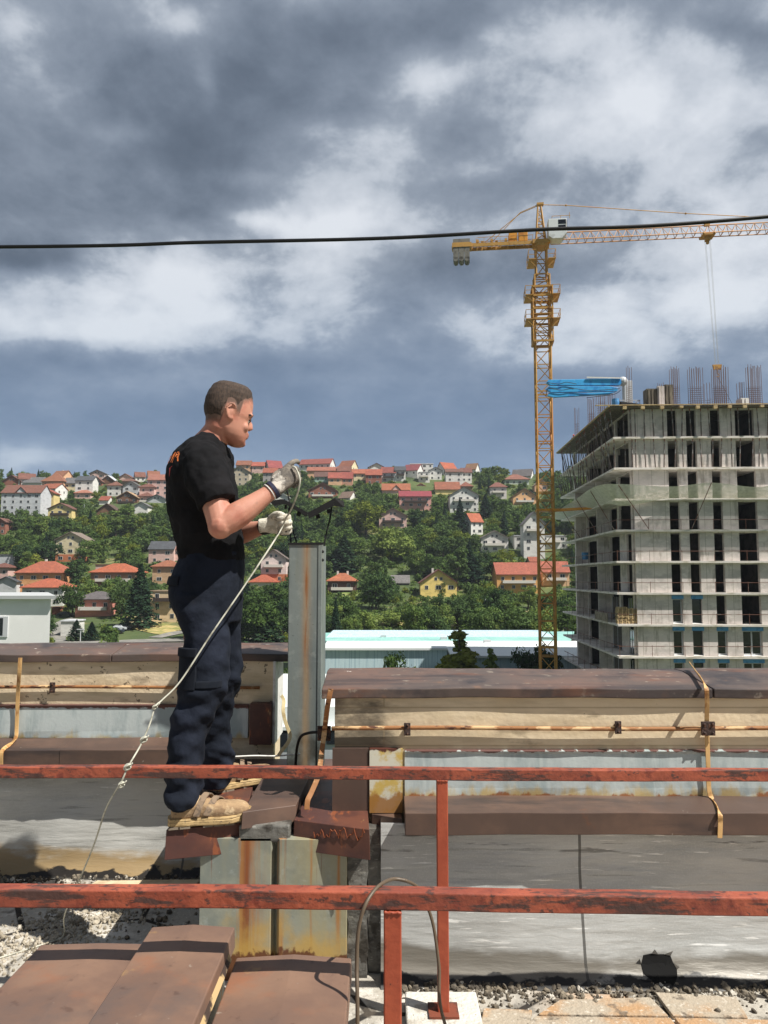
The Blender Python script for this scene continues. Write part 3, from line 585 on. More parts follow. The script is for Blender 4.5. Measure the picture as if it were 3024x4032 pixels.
# ---- railings
def railing(pa, pb, ztop, posts, label, s=.038, base=None):
    a = Pz(pa[0], pa[1], ztop); c = Pz(pb[0], pb[1], ztop); d = (c - a).normalized(); L0 = a - d * 3.2; L1 = c + d * 3.2
    t = thing('railing', (a + c) / 2 * 1.0 - Vector((0, 0, ztop)), label, 'railing', 'orange steel railings across the roof')
    b = MB(); rings = []; sd = d.cross(Vector((0, 0, 1))); nseg = 60
    for k in range(nseg + 1):
        p_ = L0.lerp(L1, k / nseg) - Vector((0, 0, s / 2)) + Vector((0, .0016 * math.sin(k * .53 + ztop * 90), .0020 * math.sin(k * .37 + ztop * 50) + .0007 * math.sin(k * 1.9)))
        rings.append([p_ + sd * s / 2 * a_ + Vector((0, 0, s / 2 * c_)) for a_, c_ in ((-1, -1), (1, -1), (1, 1), (-1, 1))])
    b.loft(rings); b.build('top_rail', m_rail, t, bevel=.003)
    for px in posts:
        if isinstance(px, tuple): X = px[0]
        else: X = (px - 1512) / F * (a.y * .965)
        y = a.y + (X - a.x) * d.y / d.x
        b = MB(); b.box(X - s / 2, X + s / 2, y - s / 2 + .001, y + s / 2 - .001, .05, ztop - s + .001); po_ = b.build('post', m_rail_post, t, bevel=.003)
        b = MB(); zw = ztop - s - .002; b.tube([Vector((X + (-1 + 2 * k / 9) * s / 2, y - s / 2 + .001, zw + .001 * math.sin(k * 2.1))) for k in range(10)], [.0035 + .0012 * math.sin(k * 2.7) for k in range(10)], 6); b.build('weld_bead', m_rail_post, po_, smooth=True)
        b = MB(); b.box(X - .05, X + .05, y - .045, y + .045, .045, .053); b.build('base_plate', mat('rusted_plate', (120, 62, 42), [dict(c=(80, 50, 40), s=30, lo=.5, hi=.6)], rough=.8), t)
        B = MB(); B.box(X - .125, X + .125, y - .12, y + .13, 0, .045); B.build('concrete_foot', m_block, t, bevel=.006)
    return t
railing((0, 3015), (3024, 3028), .845, [1740, (-2.2,), (3.2,)], 'far orange rusty railing in front of the parapets')
railing((0, 3490), (3024, 3517), .828, [1545, (-2.0,), (3.0,)], 'near orange rusty railing across the foreground')

# ---- cables and straps in the foreground
b = MB(); b.tube(catmull([P(1595, 3467, 1.80), P(1545, 3462, 1.79), P(1490, 3490, 1.72), P(1440, 3560, 1.68), P(1412, 3660, 1.67), P(1405, 3800, 1.66), P(1408, 4032, 1.62), Vector((-.05, 1.55, .25)), Vector((-.1, 1.5, .006)), Vector((-.3, 1.2, .006))], 8), .0042, 7)
b.tube(catmull([P(1595, 3467, 1.80), P(1640, 3490, 1.83), P(1672, 3545, 1.84), P(1705, 3640, 1.84), P(1728, 3800, 1.83), P(1752, 4032, 1.82), Vector((.26, 1.9, .2)), Vector((.3, 2.0, .006)), Vector((.6, 2.2, .006))], 8), .0038, 7)
tag(b.build('thin_cable', m_cable_brown, smooth=True), 'thin brown cable looped over the near railing', 'cable')
b = MB()
cab = catmull([P(-9000, 1000, 7.5), P(-3000, 985, 6.9), P(0, 972, 6.6), P(800, 954, 6.5), P(1512, 938, 6.4), P(2100, 905, 6.3), P(3024, 853, 6.1), P(6000, 540, 5.8), P(12000, -300, 5.5)], 12)
b.tube(cab, .0165, 8); tag(b.build('overhead_cable', m_cable_black, smooth=True), 'thick black cable sagging across the whole sky', 'cable')

# ---- gravel
def stones(name, m, spots, label, seed=3):
    rnd = random.Random(seed); b = MB()
    for (x, y, z, r) in spots:
        Mx = Euler((rnd.uniform(0, 3), rnd.uniform(0, 3), rnd.uniform(0, 6))).to_matrix()
        b.ball((x, y, z), (r * rnd.uniform(.7, 1.3), r * rnd.uniform(.6, 1.1), r * rnd.uniform(.4, .8)), Mx, nu=5, nv=4)
    o = b.build(name, m, fixn=False); tag(o, label, 'gravel', kind='stuff'); return o
rnd = random.Random(12); sp = []
for _ in range(2600):
    x = rnd.uniform(0.0, 2.6); y = 2.975 - abs(rnd.gauss(0, .065)); r = min(.017, .003 + rnd.expovariate(260)); sp.append((x, y, r * .4, r))
for _ in range(300):
    x = rnd.uniform(-.05, 2.6); y = rnd.uniform(2.45, 2.95); r = min(.016, .003 + rnd.expovariate(300)); sp.append((x, y, r * .4, r))
for _ in range(500):
    x = rnd.uniform(-2.6, -.7); y = 3.98 - abs(rnd.gauss(0, .06)); r = min(.02, .004 + rnd.expovariate(200)); sp.append((x, y, r * .4, r))
for _ in range(140):
    x = rnd.gauss(-.85, .15); y = rnd.gauss(3.55, .18); r = min(.02, .006 + rnd.expovariate(200)); sp.append((x, y, r * .4, r))
stones('gravel', m_stone_dark, sp, 'dark loose gravel and grit at the foot of the parapets')
sp = []
for _ in range(1700):
    x = rnd.gauss(-1.38, .13); y = rnd.gauss(3.45, .22); r = min(.014, .004 + rnd.expovariate(380)); sp.append((x + (y - 3.4) * .5, y, r * .4, r))
for _ in range(500):
    x = rnd.gauss(-1.75, .2); y = rnd.gauss(2.85, .2); r = min(.014, .004 + rnd.expovariate(380)); sp.append((x, y, r * .4, r))
stones('pale_gravel', m_stone_pale, sp, 'pale gravel patch spilled over the cracked paving on the left', 9)
b = MB()
for (x0, x1, y0) in ((372, 560, 3.86), (545, 790, 3.87)):
    X0 = (x0 - 1512) / F * 3.8; X1 = (x1 - 1512) / F * 3.8 - .01; b.prism([Vector((X0 - .03, y0 - .2, .02)), Vector((X1 - .03, y0 - .2, .02)), Vector((X1 + .02, y0 + .03, .024)), Vector((X0 + .03, y0 + .03, .022))], (0, 0, -.02))
tag(b.build('paving_board', mat('pale_boards', (206, 188, 156), [dict(c=(180, 160, 130), s=8, lo=.5, hi=.65)], rough=.9)), 'pale stone slabs lying against the left parapet behind the near rail', 'slab')

m_tile = mat('stained_slab', (168, 156, 138), [dict(c=(176, 136, 94), s=4, lo=.45, hi=.62, f=.85), dict(c=(206, 198, 184), s=60, lo=.58, hi=.64, f=.6), dict(c=(96, 86, 74), s=16, lo=.56, hi=.66, f=.8)], rough=.9, bump=.4, bscale=70, coord='World')
for pts_, lab in (([(2205, 3935), (2560, 3925), (2632, 3998), (2120, 3992)], 'flat orange stained paving slab on the lower right, left of the crack'), ([(2580, 3905), (2900, 3925), (2945, 4005), (2650, 3998)], 'flat orange stained paving slab on the lower right, right of the crack'),
        ([(2110, 3999), (2640, 4006), (2680, 4060), (2050, 4050)], 'pale paving slab at the lower edge between post block and crack'), ([(2655, 4005), (3050, 4014), (3100, 4070), (2700, 4060)], 'pale paving slab at the lower right corner'), ([(1905, 3968), (2095, 3975), (2080, 4050), (1890, 4045)], 'small broken slab right of the white foot block')):
    q = [Pz(x, y, .016) for x, y in pts_]; b = MB(); b.prism(q[::-1], (0, 0, -.015)); tag(b.build('stone_slab', m_tile, bevel=.003), lab, 'slab', 'loose paving slabs on the lower right')
# ================================================================ building under construction
m_newc = mat('fresh_concrete', (214, 204, 197), [
    dict(c=(192, 184, 178), s=(.5, .5, .9), lo=.42, hi=.62), dict(c=(226, 218, 210), s=(1.3, 1.3, 3), lo=.5, hi=.68, f=.7), dict(c=(132, 122, 108), s=(1.6, 1.6, .4), lo=.54, hi=.68, f=.5),
    dict(c=(140, 132, 116), s=1, t='brick', xz=1, bw=1.25, rh=3.05, m=.03, o=0, lo=.4, hi=.6, f=.55), dict(c=(96, 90, 80), s=3.3, lo=.72, hi=.76, f=.7)], rough=.9, bump=.2, bscale=6)
m_slab = mat('slab_concrete', (224, 216, 208), [dict(c=(186, 178, 160), s=(.8, .8, 4), lo=.45, hi=.65), dict(c=(150, 142, 126), s=(2, 2, 1), lo=.62, hi=.74, f=.6)], rough=.9)
m_int = mat('shaded_interior_concrete', (70, 66, 62), [dict(c=(48, 46, 44), s=.8, lo=.45, hi=.6)], rough=.95)  # concrete darkened in its colour for the shade of the rooms
m_blue = mat('blue_shutter_box', (84, 148, 200), [dict(c=(66, 126, 180), s=4, lo=.5, hi=.6)], rough=.5)
m_frame = mat('grey_window_frame', (196, 198, 200), rough=.4)
m_dframe = mat('dark_window_frame', (40, 44, 50), rough=.4)
m_glass = mat('dark_glass', (18, 22, 28), rough=.08, spec=.8)
m_prop = mat('steel_prop', (104, 92, 86), [dict(c=(150, 148, 146), s=(1, 1, 1.4), lo=.5, hi=.55), dict(c=(140, 64, 44), s=(1, 1, .8), lo=.58, hi=.62, f=.8)], rough=.6, metal=.2)
m_redrail = mat('brown_guard_rail', (112, 72, 58), [dict(c=(150, 140, 130), s=.6, lo=.52, hi=.6)], rough=.7)
m_wood = mat('formwork_timber', (196, 172, 128), [dict(c=(160, 134, 92), s=(1.2, 1.2, 8), lo=.45, hi=.62), dict(c=(120, 98, 68), s=3, lo=.6, hi=.7)], rough=.85)
m_form = mat('formwork_panel', (96, 88, 74), [dict(c=(128, 118, 100), s=(3, 3, .5), lo=.5, hi=.58), dict(c=(70, 64, 56), s=(5, 5, .6), lo=.55, hi=.62)], rough=.8)
m_rebar = mat('rebar', (112, 84, 72), rough=.8)
BX = P(2437, 2592, 75.0).x; BZ = -15.3
RZB = R(-2.5)
TOPZ = Zof(1600, 75); ST = (TOPZ - Zof(2584, 75)) / 8
bt = thing('building_under_construction', (BX, 75, BZ), 'raw concrete apartment block under construction with dark window openings', 'building', rz=RZB)
Z0 = TOPZ - BZ                     # local height of the top deck
LV = [Z0 - ST * k for k in range(12)]
LEN = 34; DEP = 28.5
for k in range(1, 12):
    ov = 0
    b = MB(); b.prism([Vector((0, 0, LV[k] - .2)), Vector((LEN, 0, LV[k] - .2)), Vector((LEN, DEP, LV[k] - .2)), Vector((0, DEP, LV[k] - .2))], (0, 0, .2))
    b.build('floor_slab', m_slab, bt, local=True)
OPF = [(5.40, 6.37), (7.25, 8.22), (9.6, 10.53), (12.0, 13.84), (15.5, 16.9), (18.4, 19.4), (21, 22), (24, 26), (28, 29)]
SIDE = [(.95, 2.8), (5.4, 9.3), (11.0, 13.8), (15.6, 20.4), (22.3, 27.4)]
for k in range(1, 12):
    z0 = LV[k]; h = ST - .2; b = MB()
    xs = [2.0]; 
    for (a, c) in OPF: xs += [a, c]
    xs.append(LEN - .3)
    if k in (3, 4): pass
    for i in range(0, len(xs), 2): b.box(xs[i], xs[i + 1], .46, .92, z0, z0 + h)
    for (a, c) in OPF: b.box(a, c, .463, .90, z0 + h - .13, z0 + h)
    b.build('facade_wall', m_newc, bt, local=True)
    b = MB(); ys = [.92]
    sd = [(1.1, 6.0), (6.6, 12.2), (12.8, 19.4), (20.0, 27.6)] if k in (1, 2) else ([(.95, 6.2)] + SIDE[1:] if k in (3, 4, 7, 10) else SIDE)
    for (a, c) in sd: ys += [a, c]
    ys.append(DEP - .2)
    for i in range(0, len(ys), 2): b.box(1.75, 1.97, ys[i], ys[i + 1], z0, z0 + h)
    for (a, c) in sd: b.box(1.752, 1.95, a, c, z0 + h - .13, z0 + h)
    fins = [9.8, 21.2] if k > 2 else []
    for y in fins: b.box(.45, 1.749, y, y + .2, z0, z0 + h)
    b.build('side_wall', m_newc, bt, local=True)
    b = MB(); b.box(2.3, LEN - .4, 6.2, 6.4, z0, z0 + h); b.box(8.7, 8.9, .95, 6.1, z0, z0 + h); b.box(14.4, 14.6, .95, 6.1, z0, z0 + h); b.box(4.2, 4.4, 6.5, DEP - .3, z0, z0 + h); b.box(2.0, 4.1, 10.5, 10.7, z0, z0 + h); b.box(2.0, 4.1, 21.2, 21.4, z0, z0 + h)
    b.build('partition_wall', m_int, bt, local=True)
    if k >= 4:
        b = MB(); zr = z0 + .95
        b.bar((.12, .08, zr), (LEN, .08, zr), .05); b.bar((.12, .08, zr), (.12, DEP, zr - .1), .05)
        for x in np.arange(.12, LEN, 3.1): b.bar((x, .08, z0), (x, .08, zr + .1), .04)
        for y in np.arange(3, DEP, 3.3): b.bar((.12, y, z0), (.12, y, zr + .05), .04)
        b.build('guard_rail', m_redrail, bt, local=True)
    wins = {7: [0, 1], 8: [0, 1, 2, 3, 4], 9: [0, 1, 2, 3, 4, 5], 10: [0, 1, 2, 3]}.get(k, [])
    for wi in wins:
        a, c = OPF[wi]; zt_ = z0 + h - .13
        f = MB(); w = .09
        f.box(a + .02, a + .02 + w, .76, .84, z0 + .1, zt_ - .3); f.box(c - .02 - w, c - .02, .76, .84, z0 + .1, zt_ - .3); f.box(a + .02 + w, c - .02 - w, .76, .84, z0 + .1, z0 + .22); f.box(a + .02 + w, c - .02 - w, .76, .84, zt_ - .4, zt_ - .3)
        if c - a > 1.3: f.box((a + c) / 2 - .07, (a + c) / 2 + .07, .765, .835, z0 + .2, zt_ - .35)
        wo_ = f.build('window', m_frame if wi != 1 else m_dframe, bt, local=True)
        g = MB(); g.box(a + .1, c - .1, .795, .805, z0 + .15, zt_ - .32); g.build('pane', m_glass, wo_, local=True)
        g = MB(); g.box(a - .08, c + .08, .38, .459, zt_ - .3, zt_ + .06); g.build('shutter_box', m_blue, wo_, local=True)
        g = MB(); g.prism([Vector((a, .75, z0 + .1)), Vector((c, .75, z0 + .1)), Vector((c, .40, z0 + .04)), Vector((a, .40, z0 + .04))], (0, 0, -.03)); g.build('sill', m_white, wo_, local=True)
    if k in (7, 8, 9):
        for (a, c) in SIDE[:3]:
            f = MB(); f.box(1.8, 1.88, a + .05, a + .15, z0 + .1, z0 + h - .4); f.box(1.8, 1.88, c - .15, c - .05, z0 + .1, z0 + h - .4); f.box(1.8, 1.88, (a + c) / 2 - .05, (a + c) / 2 + .05, z0 + .1, z0 + h - .4)
            wo_ = f.build('window', m_frame, bt, local=True); g = MB(); g.box(1.83, 1.84, a + .12, c - .12, z0 + .12, z0 + h - .42); g.build('pane', m_glass, wo_, local=True)
# top deck of formwork
b = MB(); b.prism([Vector((-.35, -.5, Z0 - .17)), Vector((LEN, -.5, Z0 - .17)), Vector((LEN, DEP, Z0 - .17)), Vector((-.35, DEP, Z0 - .17))], (0, 0, .1))
b.build('formwork_deck', m_form, bt, local=True)  # dark panel colour puts the shade of the underside into the deck
b = MB(); b.bar((-1.8, -.60, Z0 - .02), (LEN, -.60, Z0 - .02), .16, .08); b.bar((-.42, -.3, Z0 - .06), (-.42, DEP, Z0 - .06), .12, .14)
rnd = random.Random(5); x = .8
while x < LEN: b.box(x, x + .35, -.85, -.505, Z0 - .38 - rnd.uniform(0, .1), Z0 - .17); x += rnd.uniform(1.3, 1.9)
b.build('formwork_beam', m_wood, bt, local=True)
b = MB(); b.box(.2, LEN, .1, DEP, Z0 - .07, Z0 - .03); b.build('rebar_mat', m_rebar, bt, local=True)
MBt = Matrix.Translation((BX, 75, BZ)) @ Matrix.Rotation(RZB, 4, 'Z')
def bw(x, y, z): return MBt @ Vector((x, y, z))
def fromdeck(px, y): 
    "local x on the building for pixel column px at the height of the deck, local depth y"
    for _ in range(1): pass
    best = min(np.arange(-2, 34, .05), key=lambda x: abs(pix(bw(x, y, Z0))[0] - px)); return float(best)
# props: one master each height, copied
pm = MB(); pm.tube([(0, 0, 0), (0, 0, 1.5)], .06, 6); pm.tube([(0, 0, 1.45), (0, 0, ST - .2)], .045, 6); pm.box(-.08, .08, -.08, .08, 0, .015); pm.ball((0, 0, 1.5), .06, nu=6, nv=4)
prop0 = pm.build('steel_prop', m_prop, local=True)
tag(prop0, 'thin steel prop standing on the slab edge under the top floors', 'prop', 'steel props on the two top floors')
rnd = random.Random(8); first = True
def put_prop(x, y, z, tx=0, ty=0):
    global first
    o = prop0 if first else prop0.copy()
    if not first: COL.objects.link(o)
    first = False; o.location = bw(x, y, z); o.rotation_euler = (tx, ty, RZB + rnd.uniform(0, 3) * (tx == 0 and ty == 0)); 
for k in (1, 2):
    z = LV[k]
    for px in (610, 632, 695, 770, 828, 900, 962, 1022, 1088, 1156, 1218, 1298, 1352, 1428, 1480, 1540):
        x = (2150 + .565 * px - 1512) / F * 75.5 - BX; put_prop(x + rnd.uniform(-.1, .1), .25, z + .001, ty=rnd.choice([0, 0, .05, -.04]))
    y = .5
    while y < DEP: put_prop(.2, y, z + .001, tx=rnd.uniform(-.07, .07), ty=rnd.choice([0, -.14, -.2])); y += rnd.uniform(.9, 1.3)
    for i in range(6): put_prop(rnd.uniform(.8, 1.5), 1 + i * 4, z + .001)
# rebar cages
def rebar(px0, px1, pyt, pyb, y, label):
    c = P((px0 + px1) / 2, pyb, 75 + y); w = (px1 - px0) / F * (75 + y) / 2; h = max(.8, P(0, pyt, 75 + y).z - TOPZ); b = MB(); n = max(2, int(w * 2 / .2) + 1)
    rr = random.Random(int(px0)); zb = TOPZ - .05
    for i in range(n):
        xx = c.x - w + 2 * w * i / (n - 1)
        for dy_ in (0, .6):
            b.tube([(xx, c.y + dy_, zb), (xx + rr.uniform(-.06, .06), c.y + dy_, zb + h * rr.uniform(.93, 1))], .026, 4)
    z = zb + .15
    while z < zb + h * .55: b.tube([(c.x - w, c.y, z), (c.x + w, c.y, z)], .018, 3); b.tube([(c.x - w, c.y + .6, z), (c.x + w, c.y + .6, z)], .018, 3); z += .2
    tag(b.build('rebar_cage', m_rebar), label, 'rebar cage', 'rebar cages on the top deck')
zc_ = lambda x, y: (2150 + .565 * x, 1400 + .565 * y)
for (a, c, t_, y, lab) in [(575, 600, 65, 2, 'thin tall pair of rebars beside the white pump mast'), (880, 935, 65, 3, 'tall narrow rebar cage right of the formwork panels'), (1010, 1100, 65, 3, 'wide tall rebar cage left of the crane hook'),
        (1125, 1160, 180, 5, 'short rebar cage directly left of the crane hook'), (1175, 1275, 60, 3, 'wide tall rebar cage right of the crane hook'), (1355, 1385, 172, 4, 'short narrow rebar cage beside the small white box'),
        (1420, 1510, 55, 3, 'rightmost tall wide rebar cage near the picture edge'), (795, 835, 180, 8, 'short rebar cage behind the formwork panels'), (300, 340, 285, 12, 'rebar cage on the left deck edge, nearest the pump boom'),
        (365, 420, 170, 9, 'tall rebar cage seen through the blue pump boom'), (205, 225, 350, 20, 'thin rebar cage at the far left corner of the deck'), (430, 480, 250, 7, 'short rebar cage under the blue pump boom')]:
    p0_ = zc_(a, t_); p1_ = zc_(c, 0); rebar(p0_[0], p1_[0], p0_[1], 1597, y, lab)
# formwork panels, box, shed pieces
def simple(name, m, boxes, label, cat, group=None, bevel=.01):
    b = MB()
    for bb in boxes: b.box(*bb)
    return tag(b.build(name, m, bevel=bevel), label, cat, group)
def fw(px0, px1, pyt, Y0, Y1, name, m, label, cat):
    a = P(px0, 1597, Y0); c = P(px1, 1597, Y0); t_ = P(px0, pyt, Y0).z
    b = MB(); b.prism([Vector((a.x, Y0, TOPZ - .05)), Vector((c.x, Y0, TOPZ - .05)), Vector((c.x, Y1, TOPZ - .05)), Vector((a.x, Y1, TOPZ - .05))], (0, 0, t_ - TOPZ + .05))
    n = int((c.x - a.x) / .35)
    for i in range(n): xx = a.x + .1 + i * .35; b.box(xx, xx + .07, Y0 - .06, Y0 - .003, TOPZ, t_ - .05)
    return tag(b.build(name, m), label, cat)
fw(2549, 2590, 1530, 77, 78.2, 'formwork_panel', m_form, 'dark ribbed formwork panel on the deck, left of the pale one', 'formwork panel')
fw(2592, 2618, 1520, 76.8, 77.2, 'formwork_panel', m_newc, 'pale concrete wall stub between two dark formwork panels', 'wall stub')
fw(2620, 2652, 1514, 76.9, 77.6, 'formwork_panel', m_form, 'taller dark formwork panel right of the pale stub', 'formwork panel')
fw(2918, 2950, 1567, 76.2, 77.3, 'site_box', m_white, 'small white site box among the rebar cages', 'box')
b = MB(); b.prism([P(2440, 1580, 76), P(2455, 1598, 76), P(2570, 1600, 76), P(2520, 1590, 76)], (0, 1.2, 0)); tag(b.build('shaded_platform', m_black), 'platform board slanting on the deck below the pump mast, coloured black for shade', 'shaded_platform')  # sloping platform board, its shade put in as plain black
def barrel(px, py, Y, label, r=.3, h=.9):
    c = P(px, py, Y); b = MB(); b.tube([(c.x, Y, c.z), (c.x, Y, c.z + h * .3), (c.x, Y, c.z + h * .33), (c.x, Y, c.z + h * .66), (c.x, Y, c.z + h * .7), (c.x, Y, c.z + h)], [r, r, r * 1.05, r * 1.05, r, r], 14)
    tag(b.build('barrel', m_blue, smooth=False), label, 'barrel')
barrel(2424, 1598, 76, 'blue barrel on the top deck below the pump boom', .35, .7)
barrel(2304, 2203, 93, 'blue barrel on the balcony platform on the left side of the block', .4, .85)
# pallets in two stacks
def pallet():
    b = MB()
    for i in range(5): b.box(-.45 + i * .2, -.45 + i * .2 + .1, -.4, .4, .12, .145)
    for y in (-.4, -.05, .3): b.box(-.45, .45, y, y + .1, .1, .12); b.box(-.45, .45, y, y + .1, 0, .02)
    for x in (-.45, -.05, .35):
        for y in (-.4, -.05, .3): b.box(x, x + .14, y, y + .1, .02, .1)
    return b
pa = pallet().build('pallet', m_wood, local=True); tag(pa, 'wooden pallet in the stacks on the corner balcony', 'pallet', 'pallets stacked on the corner balcony')
rnd = random.Random(3); ff = True
for sx in (0.6, 1.55):
    for j in range(11 if sx < 1 else 10):
        o = pa if ff else pa.copy()
        if not ff: COL.objects.link(o)
        ff = False; o.location = bw(sx + rnd.uniform(-.05, .05), 1.0 + rnd.uniform(-.05, .05), LV[7] + .003 + j * .148); o.rotation_euler = (0, 0, RZB + rnd.uniform(-.06, .06))
b = MB(); b.box(-.05, .02, 0, 5.4, 0, .85); o = b.build('board_fence', mat('board_grey', (150, 138, 120), [dict(c=(120, 110, 96), s=2, lo=.45, hi=.6)], rough=.9), local=True); o.location = bw(-.02, 4.0, LV[7] + .01); o.rotation_euler = (0, 0, RZB); tag(o, 'low grey board barrier on the left balcony of the block', 'barrier')
# safety net with booms
mn = bpy.data.materials.new('safety_net'); mn.use_nodes = True; t_ = mn.node_tree; pb_ = t_.nodes['Principled BSDF']; pb_.inputs['Base Color'].default_value = lin((236, 234, 228)); pb_.inputs['Roughness'].default_value = .9
ck = t_.nodes.new('ShaderNodeTexNoise'); ck.inputs['Scale'].default_value = 3.0; mr_ = t_.nodes.new('ShaderNodeMapRange'); tcx = t_.nodes.new('ShaderNodeTexCoord'); t_.links.new(tcx.outputs['Object'], ck.inputs['Vector']); t_.links.new(ck.outputs[0], mr_.inputs[0]); mr_.inputs[3].default_value = .45; mr_.inputs[4].default_value = 1.0; t_.links.new(mr_.outputs[0], pb_.inputs['Alpha'])
zn = LV[3]
nt_ = thing('safety_net', bw(0, 0, zn), 'pale safety net stretched on poles round the middle floors', 'safety net')
b = MB(); path = [(-2.2, 26, .2), (-2.1, 18, .5), (-1.9, 9, .9), (-1.9, 0, 1.2), (-.2, -1.7, 1.25), (5, -1.5, 1.0), (8.8, -1.5, 1.35), (13, -1.5, .9), (16, -1.5, 1.25), (24, -1.5, 1.0), (33, -1.5, 1.2)]
inn = [(-.05, 26, -.1), (-.05, 18, -.1), (-.05, 9, -.1), (-.05, 3, -.25), (1.2, -.03, -.7), (5, -.03, -.02), (8.8, -.03, 0), (13, -.03, 0), (16, -.03, 0), (24, -.03, 0), (33, -.03, 0)]
A = catmull([Vector(p) for p in path], 6); B_ = catmull([Vector(p) for p in inn], 6); vs = []; fs = []
for a, c in zip(A, B_):
    for u in (0, .33, .66, 1): q = a.lerp(c, u); q.z -= .5 * math.sin(PI * u) * (.35 if u < 1 else 0) + .02; vs.append(bw(q.x, q.y, zn + q.z))
n = len(A); b.add(vs, [(i * 4 + j, (i + 1) * 4 + j, (i + 1) * 4 + j + 1, i * 4 + j + 1) for i in range(n - 1) for j in range(3)]); b.build('net', mn, nt_, smooth=True)
b = MB()
for (x0_, y0_, x1_, y1_, dz_) in ((3.2, 0, -.1, -1.65, 1.2), (7.3, 0, 8.8, -1.5, 1.35), (14.6, 0, 16, -1.5, 1.25), (22, 0, 24, -1.5, 1.0)):
    b = MB(); b.tube([bw(x0_, y0_, LV[4] + .05), bw(x1_, y1_, zn + dz_)], .04, 5); b.build('pole', m_redrail, nt_)
for y_ in (2, 9, 18): b = MB(); b.tube([bw(.1, y_ - 1, LV[4] + .05), bw(-1.9, y_, zn + 1.0 - y_ * .02)], .04, 5); b.build('pole', m_redrail, nt_)

# ---------------------------------------------------------------- concrete pump boom on the deck
m_pump = mat('pump_blue', (64, 166, 224), [dict(c=(44, 136, 204), s=1.2, lo=.5, hi=.62), dict(c=(120, 180, 220), s=6, lo=.66, hi=.7)], rough=.4)
pt = thing('concrete_pump', P(2475, 1597, 79), 'folded bright blue concrete pump boom on a white mast above the deck', 'concrete pump')
def arm(pts, th=.5, m=m_pump, nm='boom_section'):
    b = MB(); b.prism([P(x, y, 78.6) for x, y in pts], (0, th, 0)); return b.build(nm, m, pt, bevel=.03)
arm([(2160, 1495), (2330, 1492), (2440, 1490), (2452, 1500), (2442, 1516), (2330, 1518), (2168, 1516), (2152, 1506)])
arm([(2165, 1520), (2400, 1520), (2436, 1526), (2430, 1540), (2170, 1545), (2150, 1532)], .42)
arm([(2160, 1548), (2330, 1546), (2425, 1542), (2400, 1552), (2180, 1564), (2156, 1558)], .36)
b = MB(); b.bar(P(2310, 1486, 78.5), P(2445, 1489, 78.5), .12); b.build('white_pipe', m_white, pt)
for pts in ([(2155, 1506), (2200, 1512), (2230, 1505), (2270, 1512)], [(2150, 1560), (2160, 1530), (2210, 1536), (2260, 1530), (2330, 1538), (2440, 1530)], [(2310, 1566), (2360, 1560), (2420, 1552), (2445, 1535)]):
    b = MB(); b.tube(catmull([P(x, y, 78.45) for x, y in pts], 5), .032, 6); b.build('hose', m_cable_black, pt, smooth=True)
b = MB(); b.box(P(2458, 1597, 79).x, P(2490, 1597, 79).x, 78.8, 79.6, TOPZ - .05, P(0, 1500, 79).z); b.ball(P(2452, 1502, 79), .5, nu=12, nv=8); b.build('mast', m_frame, pt, bevel=.03)
b = MB()
xa_, xb_ = P(2435, 1597, 79).x, P(2512, 1597, 79).x
for zz1 in (TOPZ + .1, TOPZ + .8, TOPZ + 1.4):
    for yy1 in (78.4, 80.0): b.bar((xa_, yy1, zz1), (xb_, yy1, zz1), .06)
    for xx1 in (xa_, xb_): b.bar((xx1, 78.4, zz1), (xx1, 80.0, zz1), .06)
for i in range(6):
    xx1 = xa_ + (xb_ - xa_) * i / 5; b.bar((xx1, 78.4, TOPZ - .02), (xx1, 78.4, TOPZ + 1.4), .05)
b.build('platform_cage', m_frame, pt)

# ---------------------------------------------------------------- tower crane
m_cy = mat('crane_yellow', (180, 134, 62), [dict(c=(196, 148, 72), s=.35, lo=.4, hi=.6), dict(c=(140, 92, 40), s=1.7, lo=.55, hi=.68, f=.8), dict(c=(210, 130, 70), s=.12, lo=.5, hi=.6, f=.5)], rough=.6, coord='World')
m_cjib = mat('jib_paint', (190, 150, 120), [dict(c=(200, 140, 70), s=.12, lo=.45, hi=.6)], rough=.6, coord='World')
m_ballast = mat('ballast_concrete', (126, 122, 114), [dict(c=(96, 92, 86), s=1.2, lo=.5, hi=.65)], rough=.9)
CD = 88.0; cxw = (P(2157, 2600, CD).x + P(2131, 1000, CD).x) / 2; CB = -15.3
ct = thing('tower_crane', (cxw, CD, CB), 'tall yellow lattice tower crane with white cab beside the concrete block', 'crane', rz=R(-6.5))
def cz(py, D=CD): return Zof(py, D) - CB
zs = cz(975)                                                   # slewing ring
def lattice(b, z0, z1, w, rc=.11, rd=.062, step=1.95, w1=None):
    w1 = w if w1 is None else w1; n = max(1, round((z1 - z0) / step))
    for sx, sy in ((-1, -1), (1, -1), (1, 1), (-1, 1)): b.tube([(sx * w, sy * w, z0), (sx * w1, sy * w1, z1)], rc, 5)
    for i in range(n + 1):
        z = z0 + (z1 - z0) * i / n; ww = w + (w1 - w) * i / n; c4 = [(-ww, -ww, z), (ww, -ww, z), (ww, ww, z), (-ww, ww, z)]
        for j in range(4): b.tube([c4[j], c4[(j + 1) % 4]], rd * 1.1, 4)
        if i < n:
            z2 = z0 + (z1 - z0) * (i + 1) / n; w2 = w + (w1 - w) * (i + 1) / n; d4 = [(-w2, -w2, z2), (w2, -w2, z2), (w2, w2, z2), (-w2, w2, z2)]
            for j in range(4):
                a_, c_ = (c4[j], d4[(j + 1) % 4]) if (i + j) % 2 else (c4[(j + 1) % 4], d4[j]); b.tube([a_, c_], rd, 4)
MW = .86
b = MB(); lattice(b, 0, cz(1120), MW); lattice(b, cz(1120), cz(1090), MW, w1=MW); lattice(b, cz(1085), zs, .62, rd=.06, step=1.6)
